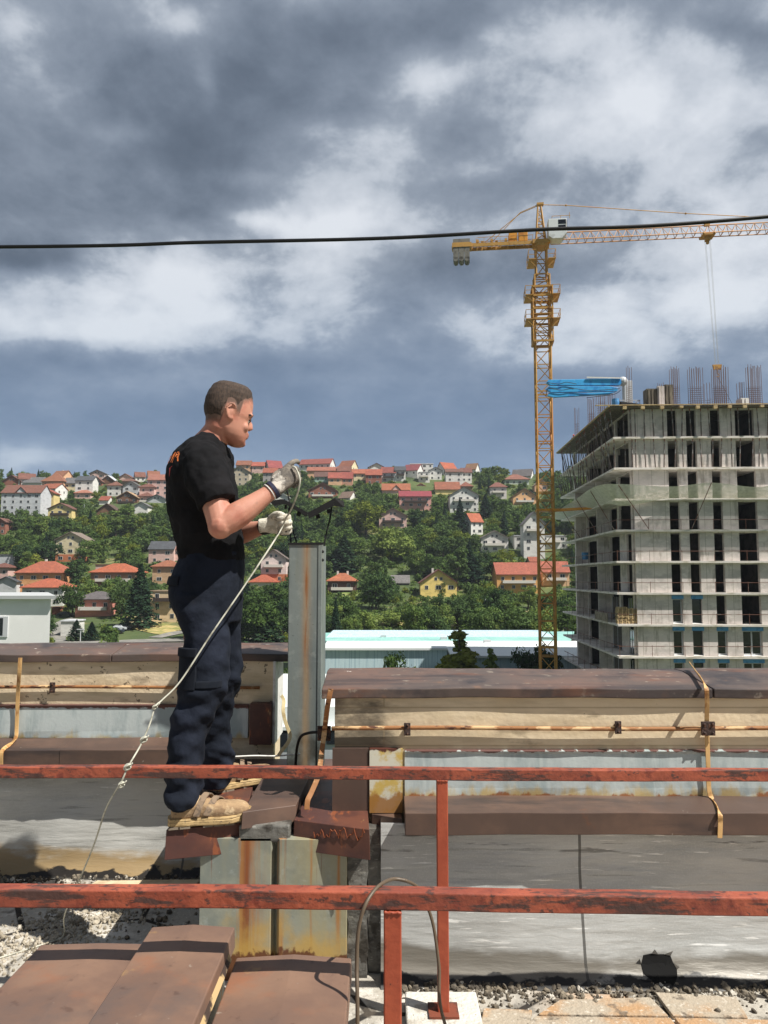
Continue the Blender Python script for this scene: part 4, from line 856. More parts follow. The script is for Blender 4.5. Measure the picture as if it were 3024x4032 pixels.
for (za, zb_) in ((cz(1120), cz(1085)),):
    for sx, sy in ((-1, -1), (1, -1), (1, 1), (-1, 1)): b.tube([(sx * MW, sy * MW, za), (sx * .62, sy * .62, zb_)], .1, 5)
z = 3
while z < cz(1400): 
    for j in range(4): b.bar(*[((-MW, -MW, z), (MW, -MW, z)), ((MW, -MW, z), (MW, MW, z)), ((MW, MW, z), (-MW, MW, z)), ((-MW, MW, z), (-MW, -MW, z))][j], .14)
    z += 5.85
b.build('mast', m_cy, ct, local=True)
b = MB(); lattice(b, cz(1352), cz(1140), 1.12, rc=.09, rd=.06, step=1.5)
for zz1 in (cz(1352), cz(1265), cz(1225), cz(1175), cz(1140)): 
    for sy in (-1.12, 1.12): b.bar((-1.12, sy, zz1), (1.12, sy, zz1), .22)
    for sx in (-1.12, 1.12): b.bar((sx, -1.12, zz1), (sx, 1.12, zz1), .22)
b.build('climbing_cage', m_cy, ct, local=True)
for (py_, w0, w1_) in ((1270, 1.05, 1.95), (1176, 1.05, 1.98), (1038, .7, 1.55)):
    zz1 = cz(py_)
    for sx in (-1, 1):
        b = MB(); b.box(min(sx * w0, sx * w1_), max(sx * w0, sx * w1_), -1.5, 1.5, zz1, zz1 + .08)
        for h_ in (.55, 1.1): b.bar((sx * w1_, -1.5, zz1 + h_), (sx * w1_, 1.5, zz1 + h_), .05); b.bar((sx * w0, -1.5, zz1 + h_), (sx * w1_, -1.5, zz1 + h_), .05)
        for y_ in (-1.5, 0, 1.5): b.bar((sx * w1_, y_, zz1), (sx * (w1_ + .0), y_, zz1 + 1.1), .05)
        b.bar((sx * w0, -1.4, zz1 - .9), (sx * w1_, -1.4, zz1), .07)
        b.build('platform', m_cy, ct, local=True)
b = MB(); b.tube([(0, 0, zs - .1), (0, 0, zs + .25)], .95, 20); b.box(-1.0, 1.0, -.8, .8, zs + .25, zs + .75); b.build('slewing_ring', m_cy, ct, local=True)
zj = zs + .75; za = cz(806)
b = MB()
for sx, sy in ((-1, -1), (1, -1), (1, 1), (-1, 1)): b.tube([(sx * .55, sy * .55, zj), (-.1 + sx * .16, sy * .16, za)], .09, 5)
for i in range(1, 6):
    u = i / 6; w = .55 + (.16 - .55) * u; cx_ = -.1 * u; z = zj + (za - zj) * u
    for j in range(4):
        q = [(-w, -w), (w, -w), (w, w), (-w, w)]; b.tube([(cx_ + q[j][0], q[j][1], z), (cx_ + q[(j + 1) % 4][0], q[(j + 1) % 4][1], z)], .05, 4)
        u0 = (i - 1) / 6; w0 = .55 + (.16 - .55) * u0; q0 = [(-w0, -w0), (w0, -w0), (w0, w0), (-w0, w0)]; b.tube([(-.1 * u0 + q0[j][0], q0[j][1], zj + (za - zj) * u0), (cx_ + q[(j + 1) % 4][0], q[(j + 1) % 4][1], z)], .045, 4)
b.box(-.4, .4, -.3, .3, za - .1, za + .15); b.build('tower_head', m_cy, ct, local=True)
# cab
zc0 = cz(963); zc1 = cz(886)
b = MB(); b.prism([Vector((.75, -1.5, zc0 + .35)), Vector((1.2, -1.5, zc0)), Vector((2.3, -1.5, zc0)), Vector((2.9, -1.5, zc0 + .7)), Vector((2.85, -1.5, zc1)), Vector((.75, -1.5, zc1))], (0, 1.6, 0)); cb_ = b.build('cab', mat('cab_white', (222, 224, 224), [dict(c=(190, 190, 188), s=1, lo=.5, hi=.7)], rough=.5), ct, local=True, bevel=.05)
b = MB(); b.box(1.9, 2.75, -1.515, -1.503, zc0 + 1.0, zc0 + 1.6); b.build('window', m_glass, cb_, local=True)
b = MB(); b.box(1.9, 2.78, -1.515, -1.503, zc0 + 1.72, zc1 - .15); b.build('window', m_glass, cb_, local=True)
b = MB(); b.box(2.86, 2.93, -1.4, 0, zc0 + .9, zc1 - .2); b.build('windscreen', m_glass, cb_, local=True)
b = MB()
for h_ in (.35,): b.bar((1.2, -1.4, zc1 + h_), (3.3, -1.4, zc1 + h_), .05)
for x_ in (1.2, 2.2, 3.2): b.bar((x_, -1.4, zc1), (x_, -1.4, zc1 + (.35 if x_ < 3 else .7)), .05)
b.build('roof_rail', m_cy, cb_, local=True)
# counter jib
zk = zs + .45; xk = -(2131 - 1772) / F * CD
b = MB()
for y_ in (-.6, .6): b.bar((-.9, y_, zk), (xk, y_, zk), .12, .42); b.tube([(-.9, y_, zk + .9), (xk + 3, y_, zk + .9)], .035, 4)
for i in range(11):
    x_ = -1 + (xk + 1) * i / 10; b.bar((x_, -.6, zk), (x_, .6, zk), .1)
    if i < 8: b.tube([(x_, -.6, zk), (x_, -.6, zk + .9)], .03, 4)
for i in range(14): x_ = -1.2 + (xk + 3.2) * i / 13; b.box(x_ - .25, x_ + .05, -.45, .45, zk + .2, zk + .2 + .12 + .2 * (i * 7 % 3))
b.build('counter_jib', m_cy, ct, local=True)
b = MB(); b.box(xk, xk + 2.3, -.75, .75, zk - .2, zk + .35); b.build('ballast_frame', m_cy, ct, local=True)
b = MB(); b.box(xk + .1, xk + 2.1, -.6, .6, zk + .36, zk + .85); b.build('winch_cover', m_ballast, ct, local=True)
for i in range(3):
    b = MB(); x_ = xk + .12 + i * .66; b.box(x_, x_ + .62, -.7, .7, zk - 1.65, zk - .2); b.tube([(x_ + .31, -.7, zk - 1.65), (x_ + .31, .7, zk - 1.65)], .28, 12); b.build('counterweight', m_ballast, ct, local=True)
m_or = mat('orange_box', (222, 150, 44), [dict(c=(190, 120, 36), s=1.5, lo=.5, hi=.62)], rough=.6)
b = MB(); b.box(-3.75, -2.75, -.5, .5, zk + .25, zk + 1.35); b.build('cabinet', m_or, ct, local=True, bevel=.03)
b = MB(); b.box(-2.6, -1.55, -.6, .4, zk + .25, zk + 1.6); b.build('cabinet', m_or, ct, local=True, bevel=.03)
for y_ in (-.5, .5):
    b = MB(); k1 = (-2.35, y_ * .6, cz(837)); b.tube([(-.1, y_ * .3, za), k1, (xk + 4.6, y_, zk + .2)] if y_ < 0 else [(-.1, y_ * .3, za), (-2.3, y_ * .6, cz(831)), (xk + 3.2, y_, zk + .2)], .045, 5); b.build('pendant', m_cy, ct, local=True)
# jib
JL = 46.0; zb0 = cz(956) ; zt0 = zb0 + 1.12; dz1 = 0.0
b = MB(); n = 44
for y_ in (-.6, .6): b.tube([(1.2, y_, zb0), (JL, y_, zb0)], .07, 5)
b.tube([(2.6, 0, zt0), (JL, 0, zt0)], .08, 5)
for i in range(n + 1):
    x_ = 1.2 + (JL - 1.2) * i / n; b.tube([(x_, -.6, zb0), (x_, .6, zb0)], .035, 4)
    if i < n:
        xm = x_ + (JL - 1.2) / n / 2; x2 = x_ + (JL - 1.2) / n
        if xm > 2.2:
            for y_ in (-.6, .6): b.tube([(x_, y_, zb0), (xm, 0, zt0)], .035, 4); b.tube([(xm, 0, zt0), (x2, y_, zb0)], .035, 4)
b.build('jib', m_cjib, ct, local=True)
b = MB(); b.tube([(-.1, 0, za), (3.0, 0, za - .25), (16.6, 0, za - 2.0), (30, 0, zt0 + .1)], .05, 5); b.ball((3.0, 0, za - .25), .13, nu=6, nv=4); b.ball((16.6, 0, za - 2.0), .13, nu=6, nv=4); b.build('jib_pendant', m_cy, ct, local=True)
xt = (P(2783, 930, 86).x - cxw) / math.cos(R(6.5))
b = MB(); b.box(xt - .7, xt + .7, -.75, .75, zb0 - .28, zb0 - .1); b.box(xt - .25, xt + .25, -.3, .3, zb0 - .75, zb0 - .28); b.box(xt - .3, xt + .3, -.15, .15, zt0 - .1, zt0 + .4); b.ball((xt, 0, zb0 - .95), .2, nu=8, nv=6)
for dx_ in (-.6, .6):
    for dy_ in (-.7, .7): b.ball((xt + dx_, dy_, zb0 - .12), .16, nu=8, nv=5)
b.build('trolley', m_cy, ct, local=True)
zh = cz(1450, 86)
for dx_, dy_ in ((-.55, -.2), (-.2, .2), (.2, -.2), (.55, .2)):
    b = MB(); b.tube([(xt + dx_ * .7, dy_, zb0 - .3), (xt + .55 + dx_ * .4, dy_ * .5, zh + .3)], .014, 4); b.build('hoist_rope', m_cable_grey, ct, local=True)
xh = xt + .55
b = MB(); b.prism([Vector((xh - .5, -.12, zh + .35)), Vector((xh + .5, -.12, zh + .35)), Vector((xh + .42, -.12, zh - .25)), Vector((xh + .1, -.12, zh - .15)), Vector((xh, -.12, zh - .4)), Vector((xh - .1, -.12, zh - .15)), Vector((xh - .42, -.12, zh - .25))], (0, .24, 0))
b.tube([(xh, 0, zh - .3), (xh, 0, zh - .7)], .05, 6); b.tube(catmull([(xh, 0, zh - .7), (xh + .18, 0, zh - .85), (xh + .08, 0, zh - 1.05), (xh - .12, 0, zh - .98)], 4), .05, 6); b.build('hook_block', m_cy, ct, local=True)
b = MB(); b.tube([(xh, 0, zh - 1.0), (xh + .15, -6, TOPZ - CB)], .02, 4); b.build('lifting_sling', m_black, ct, local=True)
# tie to the building
zt1 = cz(2010, 88); b = MB(); b.box(-1.05, 1.05, -1.05, 1.05, zt1 - .12, zt1 + .12); b.build('tie_collar', m_or, ct, local=True)
for y_ in (-.9, .9): b = MB(); b.bar((1.0, y_, zt1), (5.6, y_ * .4 - 2.6, zt1 + .02), .2); b.build('tie_bar', m_or, ct, local=True)
# ================================================================ terrain
KD = [170, 185, 200, 240, 270, 300, 340, 380, 420, 450]; KP = [2564, 2530, 2505, 2400, 2330, 2240, 2130, 2040, 1960, 1908]
def crest(u): return float(np.interp(u, [-600, 0, 600, 900, 1500, 2100, 3600], [1900, 1893, 1880, 1860, 1850, 1866, 1900]))
def gpy(D, u):
    if D <= 450: return float(np.interp(D, KD, KP))
    return KP[-1] + (crest(u) - KP[-1]) * min(1, (D - 450) / 30)
def terr(x, y):
    if y < 170: return -15.0 + max(0, (y - 150)) / 20 * 0.0
    u = x / max(y, 1) * F + 1512; D = min(y, 480)
    z = Zof(gpy(D, u), D)
    if y > 480: z = z - (y - 480) * .03
    return z + .5 * math.sin(x * .11 + y * .07) * min(1, (y - 170) / 60)
def hit(px, py):
    lo, hi = 171.0, 480.0
    if py <= gpy(480, px): D = 478.0
    else:
        for _ in range(40):
            m = (lo + hi) / 2
            if gpy(m, px) > py: lo = m
            else: hi = m
        D = lo
    x = P(px, py, D).x; return Vector((x, D, terr(x, D)))
xs = np.concatenate([np.linspace(-1250, -520, 8), np.arange(-500, 501, 7.0), np.linspace(520, 1250, 8)])
ys = np.concatenate([[-450, -100], np.arange(4.6, 168, 12), np.arange(170, 520, 6.0), [560, 640, 800, 1100]])
vs = [(float(x), float(y), terr(float(x), float(y)) if y > 0 else -15.0) for y in ys for x in xs]; nx = len(xs)
b = MB(); b.add(vs, [(j * nx + i, j * nx + i + 1, (j + 1) * nx + i + 1, (j + 1) * nx + i) for j in range(len(ys) - 1) for i in range(nx - 1)])
m_ground = mat('grassland', (66, 80, 42), [dict(c=(88, 98, 54), s=.02, lo=.42, hi=.62), dict(c=(48, 64, 32), s=.06, lo=.48, hi=.64), dict(c=(150, 138, 92), s=.035, lo=.58, hi=.68, f=.8), dict(c=(70, 88, 42), s=.5, lo=.45, hi=.6, f=.6)], rough=1, coord='World')
o = b.build('ground', m_ground, local=True, smooth=True, fixn=False); tag(o, kind='structure')
m_asph = mat('asphalt', (120, 118, 112), [dict(c=(140, 136, 128), s=.3, lo=.45, hi=.6)], rough=.9, coord='World')
m_dirt = mat('pale_dirt', (176, 158, 122), [dict(c=(150, 134, 98), s=.4, lo=.45, hi=.6), dict(c=(120, 124, 74), s=.9, lo=.58, hi=.68)], rough=1, coord='World')
m_grass = mat('mown_grass', (104, 122, 62), [dict(c=(126, 134, 74), s=.2, lo=.42, hi=.6), dict(c=(156, 144, 92), s=.35, lo=.56, hi=.68, f=.7), dict(c=(80, 100, 48), s=.9, lo=.5, hi=.65, f=.6)], rough=1, coord='World')
m_drygrass = mat('dry_grass', (170, 154, 98), [dict(c=(128, 128, 70), s=.25, lo=.45, hi=.6), dict(c=(188, 166, 116), s=.5, lo=.5, hi=.64)], rough=1, coord='World')
def strip(name, pts, w, m, dz=.12, xy=False):
    p = catmull([Vector(q) if xy else hit(*q) for q in pts], 10); b = MB(); vs = []; n = 5
    for i, q in enumerate(p):
        d = p[min(i + 1, len(p) - 1)] - p[max(i - 1, 0)]; d.z = 0; d.normalize(); s = Vector((-d.y, d.x, 0)); ww = w(i / (len(p) - 1)) if callable(w) else w
        for k in range(n):
            v = q + s * ww * (k / (n - 1) - .5); v.z = terr(v.x, v.y) + dz; vs.append(v)
    b.add(vs, [(i * n + k, i * n + k + 1, (i + 1) * n + k + 1, (i + 1) * n + k) for i in range(len(p) - 1) for k in range(n - 1)])
    o = b.build(name, m, fixn=False); return tag(o, kind='structure')
strip('lawn', [(560, 2490), (690, 2470)], 22, m_drygrass, .10)
strip('lawn', [(1310, 2420), (1400, 2440), (1330, 2478)], 20, m_grass, .10)
strip('lawn', [(1570, 2470), (1660, 2440), (1790, 2462)], 14, m_drygrass, .10)
strip('lawn', [(2040, 2450), (2180, 2452)], 24, m_grass, .10)
strip('lawn', [(1340, 2352), (1420, 2330)], 10, m_grass, .10)
strip('lawn', [(1720, 2228), (1790, 2262)], 9, m_drygrass, .10)
strip('road', [(-300, 2532), (300, 2531), (560, 2526), (900, 2522), (1300, 2512), (1700, 2506), (2300, 2496)], 6.5, m_asph, .18)
strip('path', [(610, 2515), (680, 2500), (760, 2488)], 4, m_asph, .16)
strip('path', [(1560, 2496), (1700, 2476), (1800, 2476), (1900, 2455), (1960, 2445)], 3, m_dirt, .2)
strip('path', [(2020, 2432), (2110, 2408), (2180, 2400)], 3, m_dirt, .2)
strip('driveway', [(215, 2528), (225, 2480), (262, 2445), (300, 2436)], 5, m_asph, .22)
strip('dirt_yard', [(500, 2452), (600, 2442), (690, 2430)], 13, m_dirt, .14)
strip('dirt_yard', [(1110, 2478), (1135, 2500)], 9, m_dirt, .14)

# ================================================================ houses
def wallm(c): return mat('wall_%d_%d_%d' % c, c, [dict(c=tuple(max(0, int(v * .86)) for v in c), s=(.35, .35, .9), lo=.45, hi=.68, f=.8), dict(c=tuple(min(255, int(v * 1.07)) for v in c), s=1.3, lo=.55, hi=.7, f=.6)], rough=.92, objrand=.08)
def roofm(c):
    c = (int(c[0] * .75 + 6), int(c[1] * .84 + 8), int(c[2] * .84 + 8)) if c[0] > c[1] + 40 else c
    return mat('roof_%d_%d_%d' % c, c, [dict(c=tuple(int(v * .82) for v in c), s=(1.6, 1.6, 5), lo=.45, hi=.62), dict(c=tuple(min(255, int(v * 1.12)) for v in c), s=.5, lo=.52, hi=.68, f=.7)], rough=.85, objrand=.14)
m_win = mat('house_window', (210, 208, 202), rough=.5); m_pane = mat('house_pane', (34, 38, 44), rough=.2, spec=.7); m_rail_h = mat('balcony_rail', (60, 48, 42), rough=.8); m_bric = mat('house_trim', (214, 208, 198), rough=.9)
g = MB(); g.box(-.5, .5, -.04, .02, -.5, .5); WINM = g.build('window_proto', m_win, local=True).data; bpy.data.objects.remove(bpy.data.objects['window_proto'])
g = MB(); g.box(-.41, -.03, -.06, -.041, -.42, .42); g.box(.03, .41, -.06, -.041, -.42, .42); PANM = g.build('pane_proto', m_pane, local=True).data; bpy.data.objects.remove(bpy.data.objects['pane_proto'])
def window(root, x, y, z, w, h, rz=0):
    o = bpy.data.objects.new('window', WINM); COL.objects.link(o); o.parent = root; o.location = (x, y, z); o.scale = (w, 1, h); o.rotation_euler = (0, 0, rz)
    q = bpy.data.objects.new('pane', PANM); COL.objects.link(q); q.parent = o
HOUSES = []
CROPS = {'A': (0, 1750, 2.37), 'B': (900, 1750, 2.37), 'C': (1500, 1750, 2.212)}
def house(crop, xl, xr, ye, yr, yb, ty, wc, rc, short, opt='', yaw=0, dep=None):
    ox, oy, sc_ = CROPS[crop]; xl, xr = ox + xl / sc_, ox + xr / sc_; ye, yr, yb = (oy + v / sc_ for v in (ye, yr, yb))
    um = (xl + xr) / 2; h0 = hit(um, yb); D = h0.y
    if 'n' in opt: D -= 14
    if 'f' in opt: D += 14
    W = (xr - xl) / F * D; xc = P(um, yb, D).x; dp = dep or min(12.0, max(7.5, W * .85))
    ya = R(yaw); Wl = W if not yaw else (W - dp * abs(math.sin(ya)) * .8) / math.cos(ya)
    Yc = D + dp / 2; zg = min(terr(xc, Yc), Zof(yb, D), terr(xc, D)) - 1.2; ze = Zof(ye, D) - zg
    zrd = (Zof(yr, D if ty == 'front' else Yc) if ty != 'flat' else Zof(ye, D)) - zg
    label = short if len(short.split()) >= 4 else short + ' on the hillside'
    t = thing('house', (xc, Yc, zg), label, 'house', 'houses on the hillside', rz=ya)
    w2, d2 = Wl / 2, dp / 2; ov = .55
    b = MB(); th = .28
    if ty == 'side':
        b.prism([Vector((-w2, -d2, 0)), Vector((-w2, d2, 0)), Vector((-w2, d2, ze)), Vector((-w2, 0, zrd)), Vector((-w2, -d2, ze))], (Wl, 0, 0)); b.build('wall', wallm(wc), t, local=True)
        sl_ = (zrd - ze) / d2; b = MB(); e = -sl_ * ov; W_ = w2 + .35
        b.prism([Vector((-W_, -d2 - ov, ze + e + .05)), Vector((-W_, 0, zrd + .05)), Vector((-W_, d2 + ov, ze + e + .05)), Vector((-W_, d2 + ov, ze + e + .05 + th)), Vector((-W_, 0, zrd + .05 + th)), Vector((-W_, -d2 - ov, ze + e + .05 + th))], (2 * W_, 0, 0)); rf = b.build('roof', roofm(rc), t, local=True)
    elif ty == 'front':
        b.prism([Vector((-w2, -d2, 0)), Vector((w2, -d2, 0)), Vector((w2, -d2, ze)), Vector((0, -d2, zrd)), Vector((-w2, -d2, ze))], (0, dp, 0)); b.build('wall', wallm(wc), t, local=True)
        sl_ = (zrd - ze) / w2; b = MB(); e = -sl_ * ov; D_ = d2 + .7
        b.prism([Vector((-w2 - ov, -D_, ze + e + .05)), Vector((0, -D_, zrd + .05)), Vector((w2 + ov, -D_, ze + e + .05)), Vector((w2 + ov, -D_, ze + e + .05 + th)), Vector((0, -D_, zrd + .05 + th)), Vector((-w2 - ov, -D_, ze + e + .05 + th))], (0, 2 * D_, 0)); rf = b.build('roof', roofm(rc), t, local=True)
    elif ty == 'hip':
        b.box(-w2, w2, -d2, d2, 0, ze); b.build('wall', wallm(wc), t, local=True); b = MB(); o_ = .7; rl = max(.15, w2 - d2 * .95)
        A_ = [(-w2 - o_, -d2 - o_, ze - .05), (w2 + o_, -d2 - o_, ze - .05), (w2 + o_, d2 + o_, ze - .05), (-w2 - o_, d2 + o_, ze - .05)]
        B2 = [(x, y, z + .22) for x, y, z in A_]; C_ = [(-rl, 0, zrd), (rl, 0, zrd)]
        b.add(A_ + B2 + C_, [(3, 2, 1, 0), (0, 1, 5, 4), (1, 2, 6, 5), (2, 3, 7, 6), (3, 0, 4, 7), (4, 5, 9, 8), (6, 7, 8, 9), (5, 6, 9), (7, 4, 8)]); rf = b.build('roof', roofm(rc), t, local=True)
    else:
        b.box(-w2, w2, -d2, d2, 0, ze - .3); b.build('wall', wallm(wc), t, local=True); b = MB(); b.box(-w2 - .25, w2 + .25, -d2 - .25, d2 + .25, ze - .3, ze); rf = b.build('roof', roofm(rc), t, local=True)
    rnd = random.Random(int(um * 7 + yb)); vis = ze - max(0, terr(xc, D) - zg); base = ze - vis
    # windows
    if 'x' not in opt:
        n = max(2, int(Wl / 3.4)); st_ = max(1, int(round(vis / 2.9)))
        for s_ in range(min(st_, 4)):
            z = ze - 1.55 - 2.85 * s_
            if z < base + .9: break
            for i in range(n):
                x = -w2 + Wl * (i + .5) / n + rnd.uniform(-.2, .2); big = rnd.random() < .25
                window(t, x, -d2 - .03, z, 1.9 if big else 1.15, 1.35)
        if ty == 'front' and (zrd - ze) > 1.8:
            for x in ((-.9, .9) if Wl > 9 else (0,)): window(t, x, -d2 - .03, ze + (zrd - ze) * .32, .95, 1.1)
        if ty == 'side' and yaw:
            sx = 1 if yaw > 0 else -1
            for dx_ in (-d2 * .4, d2 * .4): window(t, -sx * -1 * (w2 + .03) if False else sx * -(w2 + .03), dx_, ze - 1.5, 1.0, 1.3, rz=R(-90 * sx))
    if 'B' in opt:
        zb_ = ze - 2.95; b = MB(); b.box(-w2 * .75, w2 * .75, -d2 - 1.3, -d2 - .001, zb_ - .18, zb_); b.box(-w2 * .75, w2 * .75, -d2 - 1.3, -d2 - 1.2, zb_, zb_ + .85); b.box(-w2 * .75, -w2 * .75 + .1, -d2 - 1.2, -d2 - .001, zb_, zb_ + .85); b.box(w2 * .75 - .1, w2 * .75, -d2 - 1.2, -d2 - .001, zb_, zb_ + .85)
        b.build('balcony', m_bric if 'd' not in opt else m_rail_h, t, local=True)
    if 'c' in opt:
        for cx_ in ((-w2 * .35, w2 * .35) if 'cc' in opt else (rnd.uniform(-.3, .3) * w2,)):
            b = MB(); b.box(cx_ - .35, cx_ + .35, .5, 1.2, ze + .2, zrd + .75); b.build('chimney', m_bric, rf, local=True)
    if 'L' in opt:
        b = MB(); b.box(-w2 - .02, w2 + .02, -d2 - .02, d2, 0, base + 2.9 + 1.2 - 1.2); b.build('lower_storey', wallm((196, 122, 84)), t, local=True)
    if 'G' in opt:   # small centre gable
        b = MB(); zt_ = ze + (zrd - ze) * .62; b.prism([Vector((-2.6, -d2 - .35, ze - .6)), Vector((2.6, -d2 - .35, ze - .6)), Vector((0, -d2 - .35, zt_))], (0, d2 * .8, 0)); b.build('gable', wallm(wc), t, local=True)
        b = MB(); b.prism([Vector((-3.3, -d2 - .7, ze - .65)), Vector((0, -d2 - .7, zt_ + .1)), Vector((3.3, -d2 - .7, ze - .65)), Vector((3.3, -d2 - .7, ze - .4)), Vector((0, -d2 - .7, zt_ + .38)), Vector((-3.3, -d2 - .7, ze - .4))], (0, d2 * .9, 0)); b.build('gable_roof', roofm(rc), t, local=True)
    HOUSES.append(dict(x0=xl, x1=xr, yt=yr, yb=yb, ye=ye, D=D, short=short)); return t
RED = (146, 80, 66); ORA = (170, 94, 68); BRT = (184, 88, 64); DRD = (128, 66, 60); BRN = (112, 78, 66); GRY = (104, 102, 102); DGR = (74, 76, 80); TAN = (150, 128, 106); CRI = (164, 66, 66)
WHT = (224, 222, 216); CRM = (222, 208, 170); PCH = (222, 176, 140); PNK = (216, 180, 170); BRK = (150, 98, 80); YEL = (226, 204, 140); LGY = (196, 198, 200); WOD = (120, 88, 66); MNT = (160, 188, 172); ORW = (220, 164, 112)
